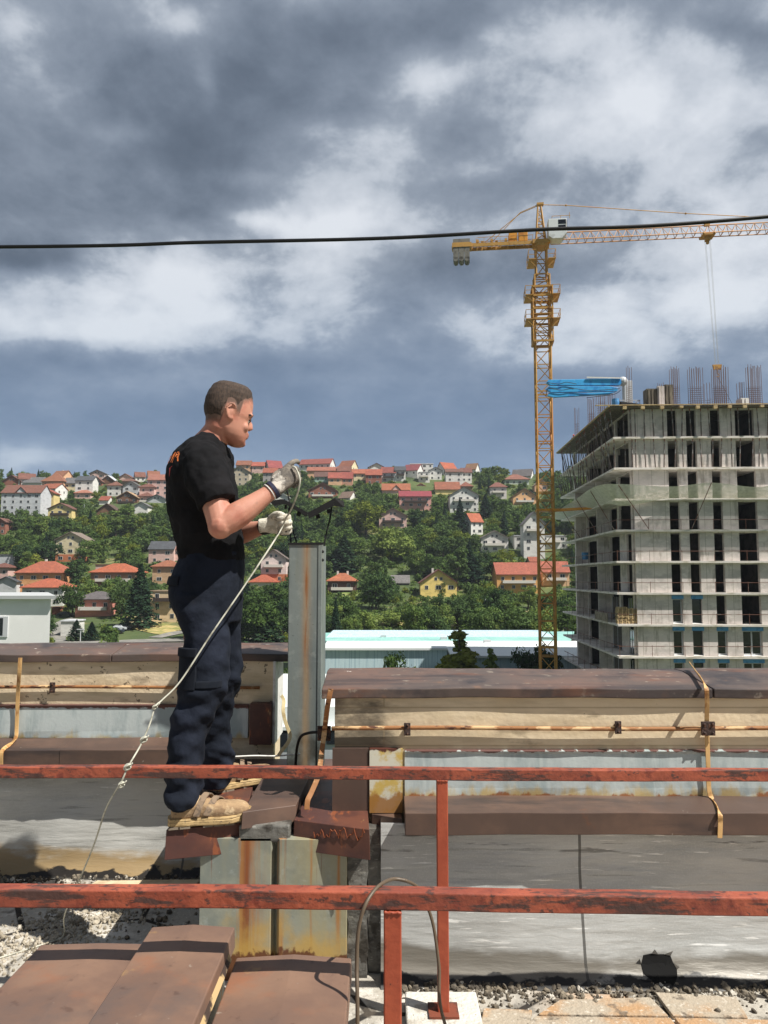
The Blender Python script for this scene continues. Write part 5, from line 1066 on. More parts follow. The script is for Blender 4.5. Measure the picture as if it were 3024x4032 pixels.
HL = [
 ('A',25,195,345,290,385,'front',BRK,BRN,'brick gable house at the far left of the skyline'),
 ('A',125,305,322,275,380,'side',WHT,RED,'white skyline house with faded red roof and left gable','',25),
 ('A',215,390,355,310,388,'side',WHT,GRY,'low white house with long grey roof below the skyline'),
 ('A',470,635,298,250,345,'side',PCH,ORA,'tall orange roofed house on the left skyline','c',-18),
 ('A',390,590,345,275,384,'hip',PCH,ORA,'peach house with orange hip roof under the left skyline','n'),
 ('A',595,712,360,315,430,'side',CRM,GRY,'cream house with grey roof beside the white block'),
 ('A',700,865,335,300,430,'side',WHT,DGR,'white block house with dark flat looking roof','n'),
 ('A',835,975,272,240,325,'front',PNK,DGR,'pinkish tower house with dark roof on the skyline'),
 ('A',870,950,345,310,390,'front',BRK,BRN,'small brick gable house below the pinkish tower house'),
 ('A',945,1060,332,290,375,'front',WOD,LGY,'dark wooden house with pale gable edge'),
 ('A',1110,1225,310,275,342,'front',PNK,RED,'pink house with red gable roof on the skyline','x'),
 ('A',1225,1345,300,262,345,'side',WHT,RED,'white skyline house with bright red roof','',24),
 ('A',1345,1480,300,252,355,'side',WHT,ORA,'white skyline house with orange roof left of the man','',24),
 ('A',1375,1575,330,285,440,'side',PNK,(186,104,88),'wide pink three storey house with faded red roof','n'),
 ('A',1000,1125,385,345,430,'hip',WHT,RED,'small white house with red hip roof in mid slope','n'),
 ('A',1120,1270,345,318,382,'hip',TAN,BRN,'tan house with brown hip roof near the left skyline'),
 ('A',1145,1295,388,345,430,'front',LGY,GRY,'pale house with grey gable roof in the upper left','n'),
 ('A',1300,1440,400,360,450,'hip',PNK,RED,'pink house with red hip roof beside the man','n'),
 ('A',5,375,450,385,645,'side',LGY,(146,80,66),'large pale grey house with brown red roof and centre gable','Gn'),
 ('A',360,565,412,370,478,'side',WHT,BRT,'bright orange roofed house right of the large grey house','n',-15),
 ('A',345,500,455,415,550,'front',YEL,BRT,'yellow house with orange gable right of the large grey house','nn'),
 ('A',695,845,455,420,500,'hip',PNK,(206,120,96),'small pink house with pale orange roof in the trees'),
 ('A',925,1010,520,487,558,'side',WHT,BRT,'tiny white house with bright orange roof in the trees'),
 ('A',1085,1280,495,440,555,'front',WOD,(170,140,110),'brown wooden house with tan edged gable roof','Bd'),
 ('A',1290,1415,485,445,537,'hip',PNK,RED,'pink white house with small red hip roof','B'),
 ('A',1375,1545,515,470,548,'front',LGY,DGR,'pale house with dark low gable close to the man'),
 ('A',1255,1378,575,540,650,'front',WHT,GRY,'small white gable house half hidden by bushes','x'),
 ('A',900,1090,622,555,650,'front',WOD,(84,66,58),'dark brown roof peeking out of the left trees','x'),
 ('A',445,668,602,550,718,'front',YEL,BRN,'cream yellow chalet with brown gable and long balcony','Bd'),
 ('A',515,790,892,820,1105,'front',CRM,(122,108,98),'cream gable house with orange ground floor in the trees','L'),
 ('A',-60,45,722,690,835,'front',BRK,BRN,'brown gable house cut by the left picture edge'),
 ('A',-90,72,1150,1105,1245,'hip',PNK,RED,'pink house with red roof cut by the left edge'),
 ('A',-40,122,1025,1020,1160,'flat',LGY,GRY,'grey flat roofed garage at the left edge','x'),
 ('A',-40,150,1282,1240,1400,'front',LGY,DGR,'pale grey gable wall above the white building','x'),
 ('A',145,590,1200,1090,1385,'hip',ORW,(196,92,66),'big orange house with tiled red hip roof on the lower left','c'),
 ('A',205,588,1337,1250,1425,'hip',WHT,(206,92,64),'low white house with red hip roof before the orange house','n'),
 ('A',890,1075,1118,1104,1200,'flat',PNK,RED,'pink box house with thin red roof edge','x'),
 ('A',845,1262,1195,1110,1285,'hip',(150,118,96),(208,96,62),'brown house with orange hip roof and white balcony','Bn'),
 ('A',1385,1620,975,910,1100,'side',PNK,DGR,'pink brick house with dark grey roof and white windows'),
 ('A',1610,1760,975,905,1085,'side',PNK,RED,'red roofed house partly hidden by the back of the man'),
 ('A',1420,1665,1142,1080,1290,'hip',(198,164,130),(184,100,70),'tan house with orange brown hip roof left of the trousers'),
 ('A',700,1040,1447,1370,1612,'hip',(222,150,130),(96,90,90),'pink house with grey hip roof and balcony on the lower left','B'),
 ('A',1400,1665,1362,1360,1665,'flat',(222,196,158),TAN,'unfinished cream and brick house left of the trousers','Bd'),
 ('A',565,700,1642,1640,1785,'flat',WHT,LGY,'white garage with terrace under the pink house','x',0,6),
 ('A',480,556,1515,1500,1578,'flat',(140,84,60),BRN,'small brown shed next to the white building','x',0,4),
 ('B',70,205,190,155,216,'side',PCH,ORA,'orange roofed house on the skyline over the chest of the man'),
 ('B',20,190,255,205,332,'front',(190,176,154),GRY,'beige house with grey gable right of the black shirt','n'),
 ('B',215,335,200,168,245,'side',PNK,(196,88,70),'red roofed skyline house left of the raised glove'),
 ('B',325,495,215,155,265,'side',WHT,(176,72,70),'white house with crimson roof behind the raised glove','',24),
 ('B',320,450,262,225,348,'side',(170,164,160),BRT,'grey house with bright red roof beside the raised glove','n'),
 ('B',655,985,182,140,236,'side',WHT,(168,76,68),'long white hilltop building with dark red roof','',-14,10),
 ('B',1035,1197,200,155,246,'side',CRM,ORA,'cream house with orange roof right of the long white building','',-22),
 ('B',1015,1137,246,207,262,'side',PNK,RED,'red roofed row house below the cream skyline house','nx'),
 ('B',730,1020,246,215,258,'side',PCH,(184,96,76),'long low red roof below the long white building','nx'),
 ('B',800,945,300,262,356,'side',MNT,(120,72,62),'mint green house with dark red roof'),
 ('B',930,1055,312,265,380,'side',PCH,(190,84,68),'peach row house with red roof beside the mint green house'),
 ('B',1050,1157,315,262,378,'side',(200,150,124),(180,80,66),'brick coloured row house with red roof, second from the mint green house'),
 ('B',1150,1282,270,235,332,'side',CRM,(196,96,70),'cream row house with orange red roof below the skyline'),
 ('B',1305,1457,215,178,242,'front',WHT,(96,60,54),'small white skyline house with dark brown gable','x'),
 ('B',1280,1430,282,235,366,'side',BRK,(190,86,66),'brick house with red roof in the skyline row'),
 ('B',1425,1560,262,215,352,'side',LGY,(160,76,66),'light grey row house with red roof and grey balconies','Bd'),
 ('B',745,1010,432,360,505,'front',BRK,(128,74,64),'brown brick gable house right of the raised glove','B'),
 ('B',1035,1190,497,445,520,'side',WHT,(150,106,92),'white gable house with pale brown roof in the trees','x',-28),
 ('B',385,560,492,440,560,'front',WHT,LGY,'white house seen between the two gloves'),
 ('B',1405,1662,667,600,790,'front',PNK,(112,90,82),'pinkish gable house with brown roof and long balcony in mid slope','Bd'),
 ('B',300,535,1066,985,1290,'front',(226,206,200),(104,92,86),'tall pinkish gable house with two balconies left of the pillar','BL'),
 ('B',200,430,1287,1215,1335,'hip',WHT,(208,98,64),'small orange hip roof left of the metal pillar','x'),
 ('B',925,1190,1276,1200,1368,'hip',(96,72,64),(200,98,66),'dark brown house with orange hip roof and two pale chimneys','Bcc'),
 ('C',122,215,225,195,328,'side',WHT,DGR,'white balcony house with dark grey roof on the skyline row','Bd'),
 ('C',200,372,225,178,292,'side',WHT,(158,68,72),'white gable house with crimson roof on the skyline row','',-24),
 ('C',255,455,166,160,236,'flat',WHT,WHT,'bright white flat roofed building on the skyline'),
 ('C',330,425,238,235,332,'flat',WHT,LGY,'white flat roofed house with terrace below the white building','B'),
 ('C',420,530,228,200,302,'front',WHT,GRY,'small white gable house right of the white flat house'),
 ('C',495,662,216,162,262,'side',WHT,(206,92,62),'white gable skyline house with bright orange roof','',26),
 ('C',565,716,240,216,322,'side',WHT,BRN,'white two storey house with brown roof below the skyline','n'),
 ('C',700,792,242,208,287,'side',WHT,RED,'small white house with red roof at the skyline trees','n'),
 ('C',740,866,216,170,247,'side',WHT,(160,104,76),'white gable house with brown orange roof ending the skyline row','',-26),
 ('C',10,255,397,345,422,'side',PNK,(190,96,64),'long orange brown roof with small gable in the trees','Gx'),
 ('C',245,450,402,342,420,'front',PNK,(186,84,66),'pink gable house with red roof behind the crimson roof','f'),
 ('C',160,440,452,410,568,'side',(214,160,150),(170,60,70),'pink house with crimson roof and round balconies','Bd'),
 ('C',475,690,390,330,442,'side',YEL,(176,92,66),'yellow house with long orange brown roof','x'),
 ('C',690,797,366,325,388,'hip',TAN,(160,84,66),'small brown red hip roof above the big white gable','x'),
 ('C',602,850,442,372,592,'front',WHT,(110,100,98),'big white gable house with grey roof in mid slope','B'),
 ('C',952,1095,372,330,468,'hip',(206,200,196),(156,86,70),'grey white house with brown red hip roof in mid slope','B'),
 ('C',1078,1290,306,260,352,'hip',(196,204,190),(166,92,76),'pale green house with brown red hip roof near the crane'),
 ('C',1150,1356,276,220,332,'side',WHT,(88,84,84),'white house with large dark grey roof left of the crane','f',-20),
 ('C',1150,1357,452,385,518,'front',(226,176,130),(112,80,66),'peach gable house left of the crane mast','B'),
 ('C',735,886,670,605,782,'side',WHT,(206,92,64),'white house with orange red roof behind the tall spruce','',22),
 ('C',872,1110,817,755,948,'front',(214,210,204),(120,110,106),'white gable house with grey roof and two balconies','B'),
 ('C',1245,1430,690,590,990,'front',WHT,(110,104,104),'white terraced apartment house with grey gable behind the crane','B'),
 ('C',1165,1625,790,788,992,'flat',(214,212,206),LGY,'wide white terraced block beside the concrete building','Bf'),
 ('C',1340,1452,355,300,432,'front',PCH,TAN,'peach gable house behind the crane mast'),
 ('C',92,246,1205,1145,1235,'side',GRY,(112,108,106),'low grey tin roof among the trees','x'),
 ('C',345,660,1205,1095,1338,'front',(236,208,128),(140,76,62),'yellow house with red brown roof in the lower trees','c'),
 ('C',1012,1388,1130,1035,1292,'side',(226,172,104),(196,94,72),'orange yellow house with wide bright red roof beside the crane','B'),
 ('C',1410,1642,1108,1025,1245,'side',(220,180,140),(192,90,70),'tan house with bright red roof between crane and concrete block','B'),
 ('C',1300,1385,1022,985,1060,'side',PCH,BRT,'small orange roof behind the wide red roof','x'),
]
for h_ in HL: house(*h_)
# ---- low pale buildings seen close by
t = thing('white_building', P(60, 2545, 60), 'bright white flat roofed building at the left edge behind the parapet', 'building')
zt_ = Zof(2345, 58); b = MB(); xw_ = P(197, 2450, 58).x; b.prism([Vector((-46, 58, -15)), Vector((xw_, 58, -15)), Vector((xw_ * 1.25, 70, -15)), Vector((-56, 70, -15))], (0, 0, zt_ - .25 + 15)); b.build('wall', mat('white_render', (246, 245, 242), [dict(c=(238, 237, 234), s=.3, lo=.45, hi=.6)], rough=.9), t)
b = MB(); xw_ = P(216, 2450, 57.6).x; b.prism([Vector((-46, 57.6, zt_ - .25)), Vector((xw_, 57.6, zt_ - .25)), Vector((xw_ * 1.25, 70.3, zt_ - .25)), Vector((-56, 70.3, zt_ - .25))], (0, 0, .25)); b.build('roof', mat('grey_parapet', (178, 180, 180), rough=.8), t)
b = MB(); a_ = P(0, 2427, 58); c_ = P(30, 2508, 58); b.box(a_.x - 1, c_.x, 57.93, 58.05, c_.z, a_.z); w_ = b.build('window', m_frame, t); b = MB(); b.box(a_.x - .95, c_.x - .35, 57.915, 57.928, c_.z + .12, a_.z - .12); b.build('pane', m_pane, w_)
t = thing('hall', P(1750, 2600, 115), 'long low hall with pale turquoise and white roof behind the right parapet', 'hall')
m_turq = mat('turquoise_roof', (148, 198, 188), [dict(c=(132, 184, 176), s=.15, lo=.45, hi=.6), dict(c=(166, 208, 198), s=(2, .05, 1), lo=.5, hi=.6, f=.5)], rough=.6); m_whr = mat('white_roof', (222, 226, 224), [dict(c=(220, 224, 222), s=.2, lo=.45, hi=.6)], rough=.6); m_hallw = mat('pale_blue_cladding', (196, 216, 222), [dict(c=(170, 194, 204), s=(4, 1, .1), lo=.5, hi=.55), dict(c=(150, 176, 190), s=.2, lo=.55, hi=.65, f=.5)], rough=.6)
xa_, xb_ = P(1288, 2550, 118).x, P(2245, 2550, 118).x
zA = Zof(2524, 118); zB = Zof(2492, 148)
b = MB(); b.prism([Vector((xa_, 118, zA)), Vector((xb_, 118, zA)), Vector((xb_ + 9, 152, zB)), Vector((xa_ - 9, 148, zB))], (0, 0, -.3)); b.build('roof', m_turq, t)
zF = Zof(2552, 110); zG = Zof(2581, 104); xm = P(1762, 2552, 110).x
b = MB(); b.prism([Vector((xa_, 110, zF)), Vector((xm, 110, zF)), Vector((xm, 117.9, zA + .02)), Vector((xa_, 117.9, zA + .02))], (0, 0, -.3)); b.prism([Vector((xm + .01, 103.5, zG)), Vector((xb_ + 1, 103.5, zG)), Vector((xb_ + 1, 117.9, zA + .03)), Vector((xm + .01, 117.9, zA + .03))], (0, 0, -.3)); b.build('front_roof', m_whr, t)
b = MB(); b.box(xa_ + .3, xm - .02, 110.4, 117, -15, zF - .2); b.box(xm + .3, xb_ + .8, 104, 117, -15, zG - .3); b.box(xa_ - 1, xb_ + 1, 117.2, 147, -15, zA - .35); b.build('wall', m_hallw, t)
for (px_, py_, Y_) in ((1510, 2510, 130), (1748, 2518, 122), (1920, 2530, 116)): b = MB(); c_ = P(px_, py_, Y_); b.box(c_.x - .5, c_.x + .5, Y_, Y_ + .9, c_.z - .5, c_.z + .35); b.build('roof_vent', m_frame, t)
t = thing('grey_annex', P(1115, 2900, 30), 'light grey lower building glimpsed beside the metal pillar', 'building')
m_ann = mat('annex_grey', (178, 182, 186), [dict(c=(160, 164, 168), s=.5, lo=.45, hi=.6)], rough=.8)
za_ = Zof(2790, 30); b = MB(); b.box(-10, 6, 30, 46, -15, za_ - 1.0); b.build('wall', m_ann, t)
b = MB(); b.box(-10, 6, 29.9, 46, Zof(2860, 30), za_ - .8); b.box(-4.6, 0, 30.4, 31, za_ - .75, za_); b.build('parapet', m_whr, t)
b = MB(); b.box(P(1092, 2900, 29.9).x, P(1145, 2900, 29.9).x, 29.93, 30.02, Zof(2940, 30), Zof(2885, 30)); b.build('window', m_pane, t)
b = MB(); b.box(P(1285, 2900, 29.9).x, P(1330, 2900, 29.9).x, 29.93, 30.02, Zof(2930, 30), Zof(2875, 30)); b.build('window', m_pane, t)
# ---- lamps, poles, cars
def lamp(px, pyb, pyt, label, arm=True):
    g0 = hit(px, pyb); zt_ = Zof(pyt, g0.y); t = thing('street_lamp', g0, label, 'lamp post', 'lamp posts and poles on the slope'); b = MB(); b.tube([(g0.x, g0.y, g0.z - .3), (g0.x, g0.y, zt_)], [.13, .08], 6); b.build('pole', m_frame, t)
    if arm: b = MB(); b.box(g0.x - .9, g0.x + .9, g0.y - .15, g0.y + .15, zt_, zt_ + .2); b.build('lamp_head', m_frame, t)
lamp(316, 2526, 2480, 'twin headed lamp post in front of the dark conifers on the lower left')
lamp(1912, 2452, 2358, 'tall grey pole on the slope left of the crane', False)
lamp(1322, 2478, 2350, 'thin pole on the lawn right of the metal pillar', False)
lamp(330, 2045, 1985, 'thin pole among trees below the cream chalet', False)
lamp(2050, 2480, 2455, 'short pole by the road behind the hall', False)
def car(px, py, yaw, col, label, L=4.4):
    g0 = hit(px, py); g0.z += .15; t = thing('parked_car', g0, label, 'car', 'cars parked below the houses', rz=R(yaw)); m = mat('car_%d_%d_%d' % col, col, rough=.3, spec=.7)
    prof = [(-2.2, .35), (-2.2, .8), (-1.95, .95), (-1.3, 1.0), (-.75, 1.42), (.7, 1.45), (1.45, 1.0), (2.05, .85), (2.2, .6), (2.2, .35)]
    rings = [[Vector((x, s * .86 if 1.1 > z else s * .68, z)) for x, z in prof] for s in (-1, 1)]
    b = MB(); b.loft(rings); b.build('body', m, t, local=True, bevel=.05)
    for s in (-1, 1):
        b = MB(); b.prism([Vector((-1.15, s * .80, 1.04)), Vector((-.7, s * .72, 1.36)), Vector((.62, s * .72, 1.38)), Vector((1.2, s * .80, 1.04))], (0, s * .02, 0)); b.build('side_window', m_glass, t, local=True)
        for x in (-1.35, 1.35):
            b = MB(); b.tube([(x, s * .72, .34), (x, s * .9, .34)], .34, 12); b.build('wheel', m_black, t, local=True)
    b = MB(); b.prism([Vector((.75, -.62, 1.40)), Vector((.75, .62, 1.40)), Vector((1.42, .72, 1.03)), Vector((1.42, -.72, 1.03))], (.03, 0, .02)); b.build('windscreen', m_glass, t, local=True)
car(455, 2497, 200, (44, 54, 66), 'dark blue car parked at the bend on the lower left')
car(466, 2487, 190, (200, 204, 208), 'silver car behind the dark blue car')
car(488, 2484, 170, (30, 32, 36), 'black car right of the silver one')
car(258, 2425, 15, (28, 30, 36), 'dark car under the carport beside the pink house')
car(2005, 2482, 5, (120, 140, 150), 'grey green car on the road behind the hall near the crane')
# carport roof
# ================================================================ trees
def leafmat(name, c1, c2, c3):
    m = bpy.data.materials.new(name); m.use_nodes = True; t = m.node_tree; N = t.nodes; L = t.links; N.clear()
    g = N.new('ShaderNodeNewGeometry'); no = N.new('ShaderNodeTexNoise'); no.inputs['Scale'].default_value = .55; no.inputs['Detail'].default_value = 3; L.new(g.outputs['Position'], no.inputs['Vector'])
    oi = N.new('ShaderNodeObjectInfo'); a = N.new('ShaderNodeMath'); a.operation = 'MULTIPLY_ADD'; L.new(oi.outputs['Random'], a.inputs[0]); a.inputs[1].default_value = .42; L.new(no.outputs[0], a.inputs[2])
    r = N.new('ShaderNodeValToRGB'); L.new(a.outputs[0], r.inputs[0]); e = r.color_ramp.elements; e[0].position = .45; e[0].color = lin(c1); e[1].position = 1.0; e[1].color = lin(c3); q = e.new(.70); q.color = lin(c2)
    d = N.new('ShaderNodeBsdfDiffuse'); tr = N.new('ShaderNodeBsdfTranslucent'); mx = N.new('ShaderNodeMixShader'); mx.inputs[0].default_value = .28; L.new(r.outputs[0], d.inputs[0]); L.new(r.outputs[0], tr.inputs[0]); L.new(d.outputs[0], mx.inputs[1]); L.new(tr.outputs[0], mx.inputs[2])
    o = N.new('ShaderNodeOutputMaterial'); L.new(mx.outputs[0], o.inputs[0]); return m
m_leaf = leafmat('broad_leaves', (62, 82, 46), (92, 114, 60), (134, 148, 78)); m_leafd = leafmat('dark_leaves', (48, 68, 46), (70, 92, 56), (98, 118, 68)); m_needle = leafmat('needles', (36, 52, 44), (48, 68, 52), (64, 86, 60)); m_leafy = leafmat('yellowish_leaves', (84, 100, 42), (116, 126, 54), (142, 146, 70))
m_bark = mat('bark', (92, 76, 62), [dict(c=(66, 54, 44), s=3, lo=.45, hi=.6)], rough=.95)
def quads(pos, nrm, size, rs):
    n = len(pos); t = rs.normal(size=(n, 3)); t -= (t * nrm).sum(1, keepdims=True) * nrm; t /= np.linalg.norm(t, axis=1, keepdims=True); u = np.cross(nrm, t); s = size[:, None]
    k = rs.uniform(.6, 1.2, (n, 4, 1)); v = np.stack([pos + s * t * k[:, 0], pos + s * u * .7 * k[:, 1], pos - s * t * k[:, 2], pos - s * u * .7 * k[:, 3]], 1).reshape(-1, 3); return v
def crown(kind, seed, n):
    rs = np.random.RandomState(seed)
    if kind == 'conifer':
        t = rs.uniform(0, 1, n) ** .8; ph = rs.uniform(0, 2 * PI, n); saw = 1 - (t * 11 + .12 * np.sin(ph * 3)) % 1; Rr = (1 - t) ** .85 * 2.7 * (.55 + .45 * saw) * (1 + .18 * np.sin(ph * 5 + t * 20)); q = rs.uniform(.35, 1.03, n) ** .6
        pos = np.stack([np.cos(ph) * Rr * q, np.sin(ph) * Rr * q, .9 + t * 11.2 - .25 * Rr * q], 1); nr = np.stack([np.cos(ph) * .5, np.sin(ph) * .5, np.full(n, .8)], 1) + rs.normal(size=(n, 3)) * .45; size = rs.uniform(.16, .36, n) * (1.15 - t * .6)
    else:
        shape = {'round': ((3.7, 3.7, 4.2), 4.8, 30, 1.4), 'tall': ((2.4, 2.4, 5.4), 5.6, 26, 1.15), 'bush': ((2.8, 2.8, 1.8), 1.5, 14, 1.1), 'cone': ((3.2, 3.2, 5.6), 6.0, 34, 1.1), 'wide': ((4.8, 4.4, 3.8), 4.2, 36, 1.5)}[kind]
        (rx, ry, rz_), cz_, nl, lr = shape; L_ = []
        for i in range(nl):
            d = rs.normal(size=3); d /= np.linalg.norm(d); r = rs.uniform(.35, .88); c = d * r * np.array([rx, ry, rz_])
            if kind == 'cone': c[:2] *= max(.12, 1.05 - (c[2] / rz_ + 1) * .5)
            L_.append(np.concatenate([c + [0, 0, cz_], [lr * rs.uniform(.6, 1.15) * (1 if kind != 'cone' else max(.35, 1.0 - (c[2] / rz_ + 1) * .33))]]))
        L_ = np.array(L_); k = rs.choice(nl, n, p=L_[:, 3] ** 2 / (L_[:, 3] ** 2).sum()); d = rs.normal(size=(n, 3)); d /= np.linalg.norm(d, axis=1, keepdims=True); d[:, 2] = np.where(d[:, 2] < -.3, -d[:, 2] * .6, d[:, 2])
        pos = L_[k, :3] + d * L_[k, 3:4] * rs.uniform(.7, 1.12, (n, 1)); nr = d + rs.normal(size=(n, 3)) * .55; size = rs.uniform(.15, .38, n)
    nr /= np.linalg.norm(nr, axis=1, keepdims=True); return quads(pos, nr, size, rs)
def meshq(name, v, m):
    me = bpy.data.meshes.new(name); n = len(v) // 4; me.vertices.add(len(v)); me.vertices.foreach_set('co', v.astype(np.float32).ravel()); me.loops.add(n * 4); me.loops.foreach_set('vertex_index', np.arange(n * 4)); me.polygons.add(n); me.polygons.foreach_set('loop_start', np.arange(n) * 4); me.update(calc_edges=True); me.materials.append(m); return me
def trunkm(kind, seed):
    rnd = random.Random(seed); b = MB(); h = {'conifer': 11, 'round': 6.5, 'tall': 9, 'bush': 1.8, 'cone': 10.5, 'wide': 5.5}[kind]
    b.tube([(0, 0, -.6), (.05, 0, h * .3), (-.05, .05, h * .6), (0, 0, h)], [.28, .22, .15, .04] if kind != 'bush' else [.1, .08, .05, .02], 6)
    if kind in ('round', 'wide', 'tall'):
        for i in range(5):
            a = rnd.uniform(0, 2 * PI); z = h * rnd.uniform(.3, .6); r = 2.2 if kind != 'tall' else 1.3; b.tube([(0, 0, z), (math.cos(a) * r * .5, math.sin(a) * r * .5, z + 1.0), (math.cos(a) * r, math.sin(a) * r, z + 2.2)], [.11, .07, .03], 5)
    o = b.build('trunk_proto', m_bark, local=True); me = o.data; bpy.data.objects.remove(o); return me
VAR = {}
for kind, mats_, ns in (('round', [m_leaf, m_leafd, m_leaf, m_leafd, m_leafy], 2600), ('wide', [m_leaf, m_leafd, m_leaf], 3400), ('tall', [m_leaf, m_leafd], 2400), ('conifer', [m_needle, m_needle], 3800), ('bush', [m_leaf, m_leafd, m_leafy], 1100), ('cone', [m_leafy, m_leaf], 4200)):
    VAR[kind] = []
    for i, mm in enumerate(mats_):
        v = crown(kind, 11 + i * 7 + len(kind), ns); VAR[kind].append((meshq('crown', v, mm), trunkm(kind, i), v, mm))
HT = {k: float(np.percentile(v[0][2][:, 2], 99.6)) for k, v in VAR.items()}; NATW = {k: 2 * float(np.percentile(abs(v[0][2][:, 0]), 97)) for k, v in VAR.items()}
NM = {'conifer': 'conifer_tree', 'round': 'broadleaf_tree', 'wide': 'broadleaf_tree', 'tall': 'tall_tree', 'bush': 'bush', 'cone': 'broadleaf_tree'}
def tree(kind, vi, loc, H, label, group='trees on the hillside', wid=1.0, seed=0):
    me, tr, v, mm = VAR[kind][vi % len(VAR[kind])]; s = H / HT[kind]; t = thing(NM[kind], loc, label, 'bush' if kind == 'bush' else 'tree', group, rz=(seed * 2.399) % 6.283)
    t.scale = (s * wid, s * wid, s)
    c = bpy.data.objects.new('crown', me); COL.objects.link(c); c.parent = t
    if tr: k = bpy.data.objects.new('trunk', tr); COL.objects.link(k); k.parent = t
    return t
def at_tree(kind, vi, pxc, pyt, pyb, label, wpx=None, D=None, zb=None, group=None):
    if D is None: g0 = hit(pxc, pyb); D = g0.y; base = g0
    else: zz_ = -15 if zb is None else zb; base = Vector((P(pxc, pyt, D).x, D, zz_))
    H = Zof(pyt, D) - base.z; s = H / HT[kind]; nat = NATW[kind] * s
    w = 1.0 if wpx is None else (wpx / F * D) / nat
    OCC.append((pxc - (wpx or 40) / 2, pxc + (wpx or 40) / 2, pyt, pyb, D)); tree(kind, vi, base, H, label, group or 'single trees with a place of their own', w, seed=int(pxc)); 
OCC = []
SP = [('conifer',0,549,2222,2475,'tall dark spruce in front of the houses on the lower left',112),
 ('wide',0,285,2300,2425,'large green tree between the red hip roofs and the pink house',110), ('round',2,345,2118,2228,'bright green round tree right of the cream gable house',72),
 ('round',1,182,2120,2235,'dark green round tree left of the cream gable house',84), ('conifer',1,300,2440,2522,'dark small spruce behind the twin headed lamp post',58), ('conifer',0,360,2448,2520,'small dark fir right of the lamp post on the lower left',52),
 ('wide',1,478,2290,2440,'broad dark tree left of the tall spruce',90), ('tall',0,455,2010,2110,'tall pale green tree in the left wood below the dark roof',70), ('tall',0,505,2000,2105,'tall green tree with visible trunks in the left wood',70),
 ('wide',0,1000,2330,2535,'big green tree between the man and the metal pillar',190), ('round',0,1060,2300,2450,'light green tree behind the big one left of the pillar',130), ('conifer',1,970,2290,2400,'dark fir tree just right of the trousers',66), ('conifer',0,1045,2390,2540,'dark spruce at the foot of the trees left of the pillar',120),
 ('conifer',0,1355,2105,2250,'dark pointed spruce right of the metal pillar in mid slope',96), ('round',4,1440,1975,2110,'big yellow green tree high above the pillar',120), ('wide',0,1540,2080,2215,'large green tree below the pinkish gable house',170), ('wide',2,1400,2120,2200,'light green tree band right of the rain cap',120),
 ('wide',1,1480,2260,2400,'big dark pine like tree in the centre of the slope',150), ('conifer',1,1812,1962,2100,'tall dark spruce in front of the big white gable house',52), ('conifer',0,1912,1945,2040,'dark spruce right of the big white gable house',50), ('conifer',1,1845,2145,2300,'tall dark green pine in the middle of the slope',110), ('tall',1,1800,2160,2330,'dark bushy tree left of the middle pine',90),
 ('round',0,1985,2345,2458,'round green tree on the lower slope left of the crane',88), ('wide',0,1800,2390,2472,'green tree row above the dirt path',100), ('round',2,1735,2290,2352,'small green tree before the yellow house',44), ('round',2,1688,2305,2350,'slim small tree before the yellow house, left one',32), ('wide',2,1540,2410,2470,'leafy green tree above the turquoise roof on the left',150),
 ('wide',0,2080,2310,2400,'green bushy tree below the orange yellow house',90), ('round',1,2225,2330,2500,'dark tree between the crane and the concrete block',70)]
for s_ in SP: at_tree(s_[0], s_[1], s_[2], s_[3], s_[4], s_[5], s_[6])
at_tree('wide', 0, 1566, 2572, 2700, 'rounded yellow green treetop in front of the hall on the left', 128, D=96)
at_tree('cone', 0, 1806, 2490, 2700, 'pointed yellow green tree in front of the turquoise hall', 190, D=98)
at_tree('cone', 1, 1928, 2566, 2700, 'small pointed treetop right of the tall tree before the hall', 95, D=97)
at_tree('round', 1, 2118, 2512, 2700, 'dark round tree at the foot of the crane', 140, D=95)
for (px_, py_, D_, k_) in ((1150, 2660, 60, 'wide'), (1118, 2640, 66, 'round')): at_tree(k_, 0, px_, py_, 2800, 'green treetop seen in the gap %s the metal pillar' % ('behind' if k_ == 'wide' else 'just left of'), 90, D=D_)
LAWN = [(560,2440,700,2530),(1300,2390,1440,2480),(1590,2425,1780,2490),(1980,2460,2240,2500),(2040,2395,2180,2440),(215,2425,400,2530),(1700,2215,1800,2262),(470,2455,760,2530),(1100,2465,1140,2520),(1880,2440,1990,2475)]
rnd = random.Random(21); cand = []
rows = []
D = 186.0
while D < 479:
    u = -140
    step = 0
    while u < 2330:
        d_ = D + rnd.uniform(-5, 5); uu = u + rnd.uniform(-22, 22); kind = rnd.choices(['round', 'wide', 'tall', 'conifer', 'bush'], [5, 4, 1.3, 1.1, 3])[0]
        H = {'round': rnd.uniform(6, 10), 'wide': rnd.uniform(6, 9.5), 'tall': rnd.uniform(8, 12), 'conifer': rnd.uniform(8, 13), 'bush': rnd.uniform(2.4, 4.4)}[kind]
        if d_ > 400: H *= .72
        cand.append([min(d_, 478), uu, kind, H]); u += 58 * 300 / D * .62
    D += 7.0
kept = []
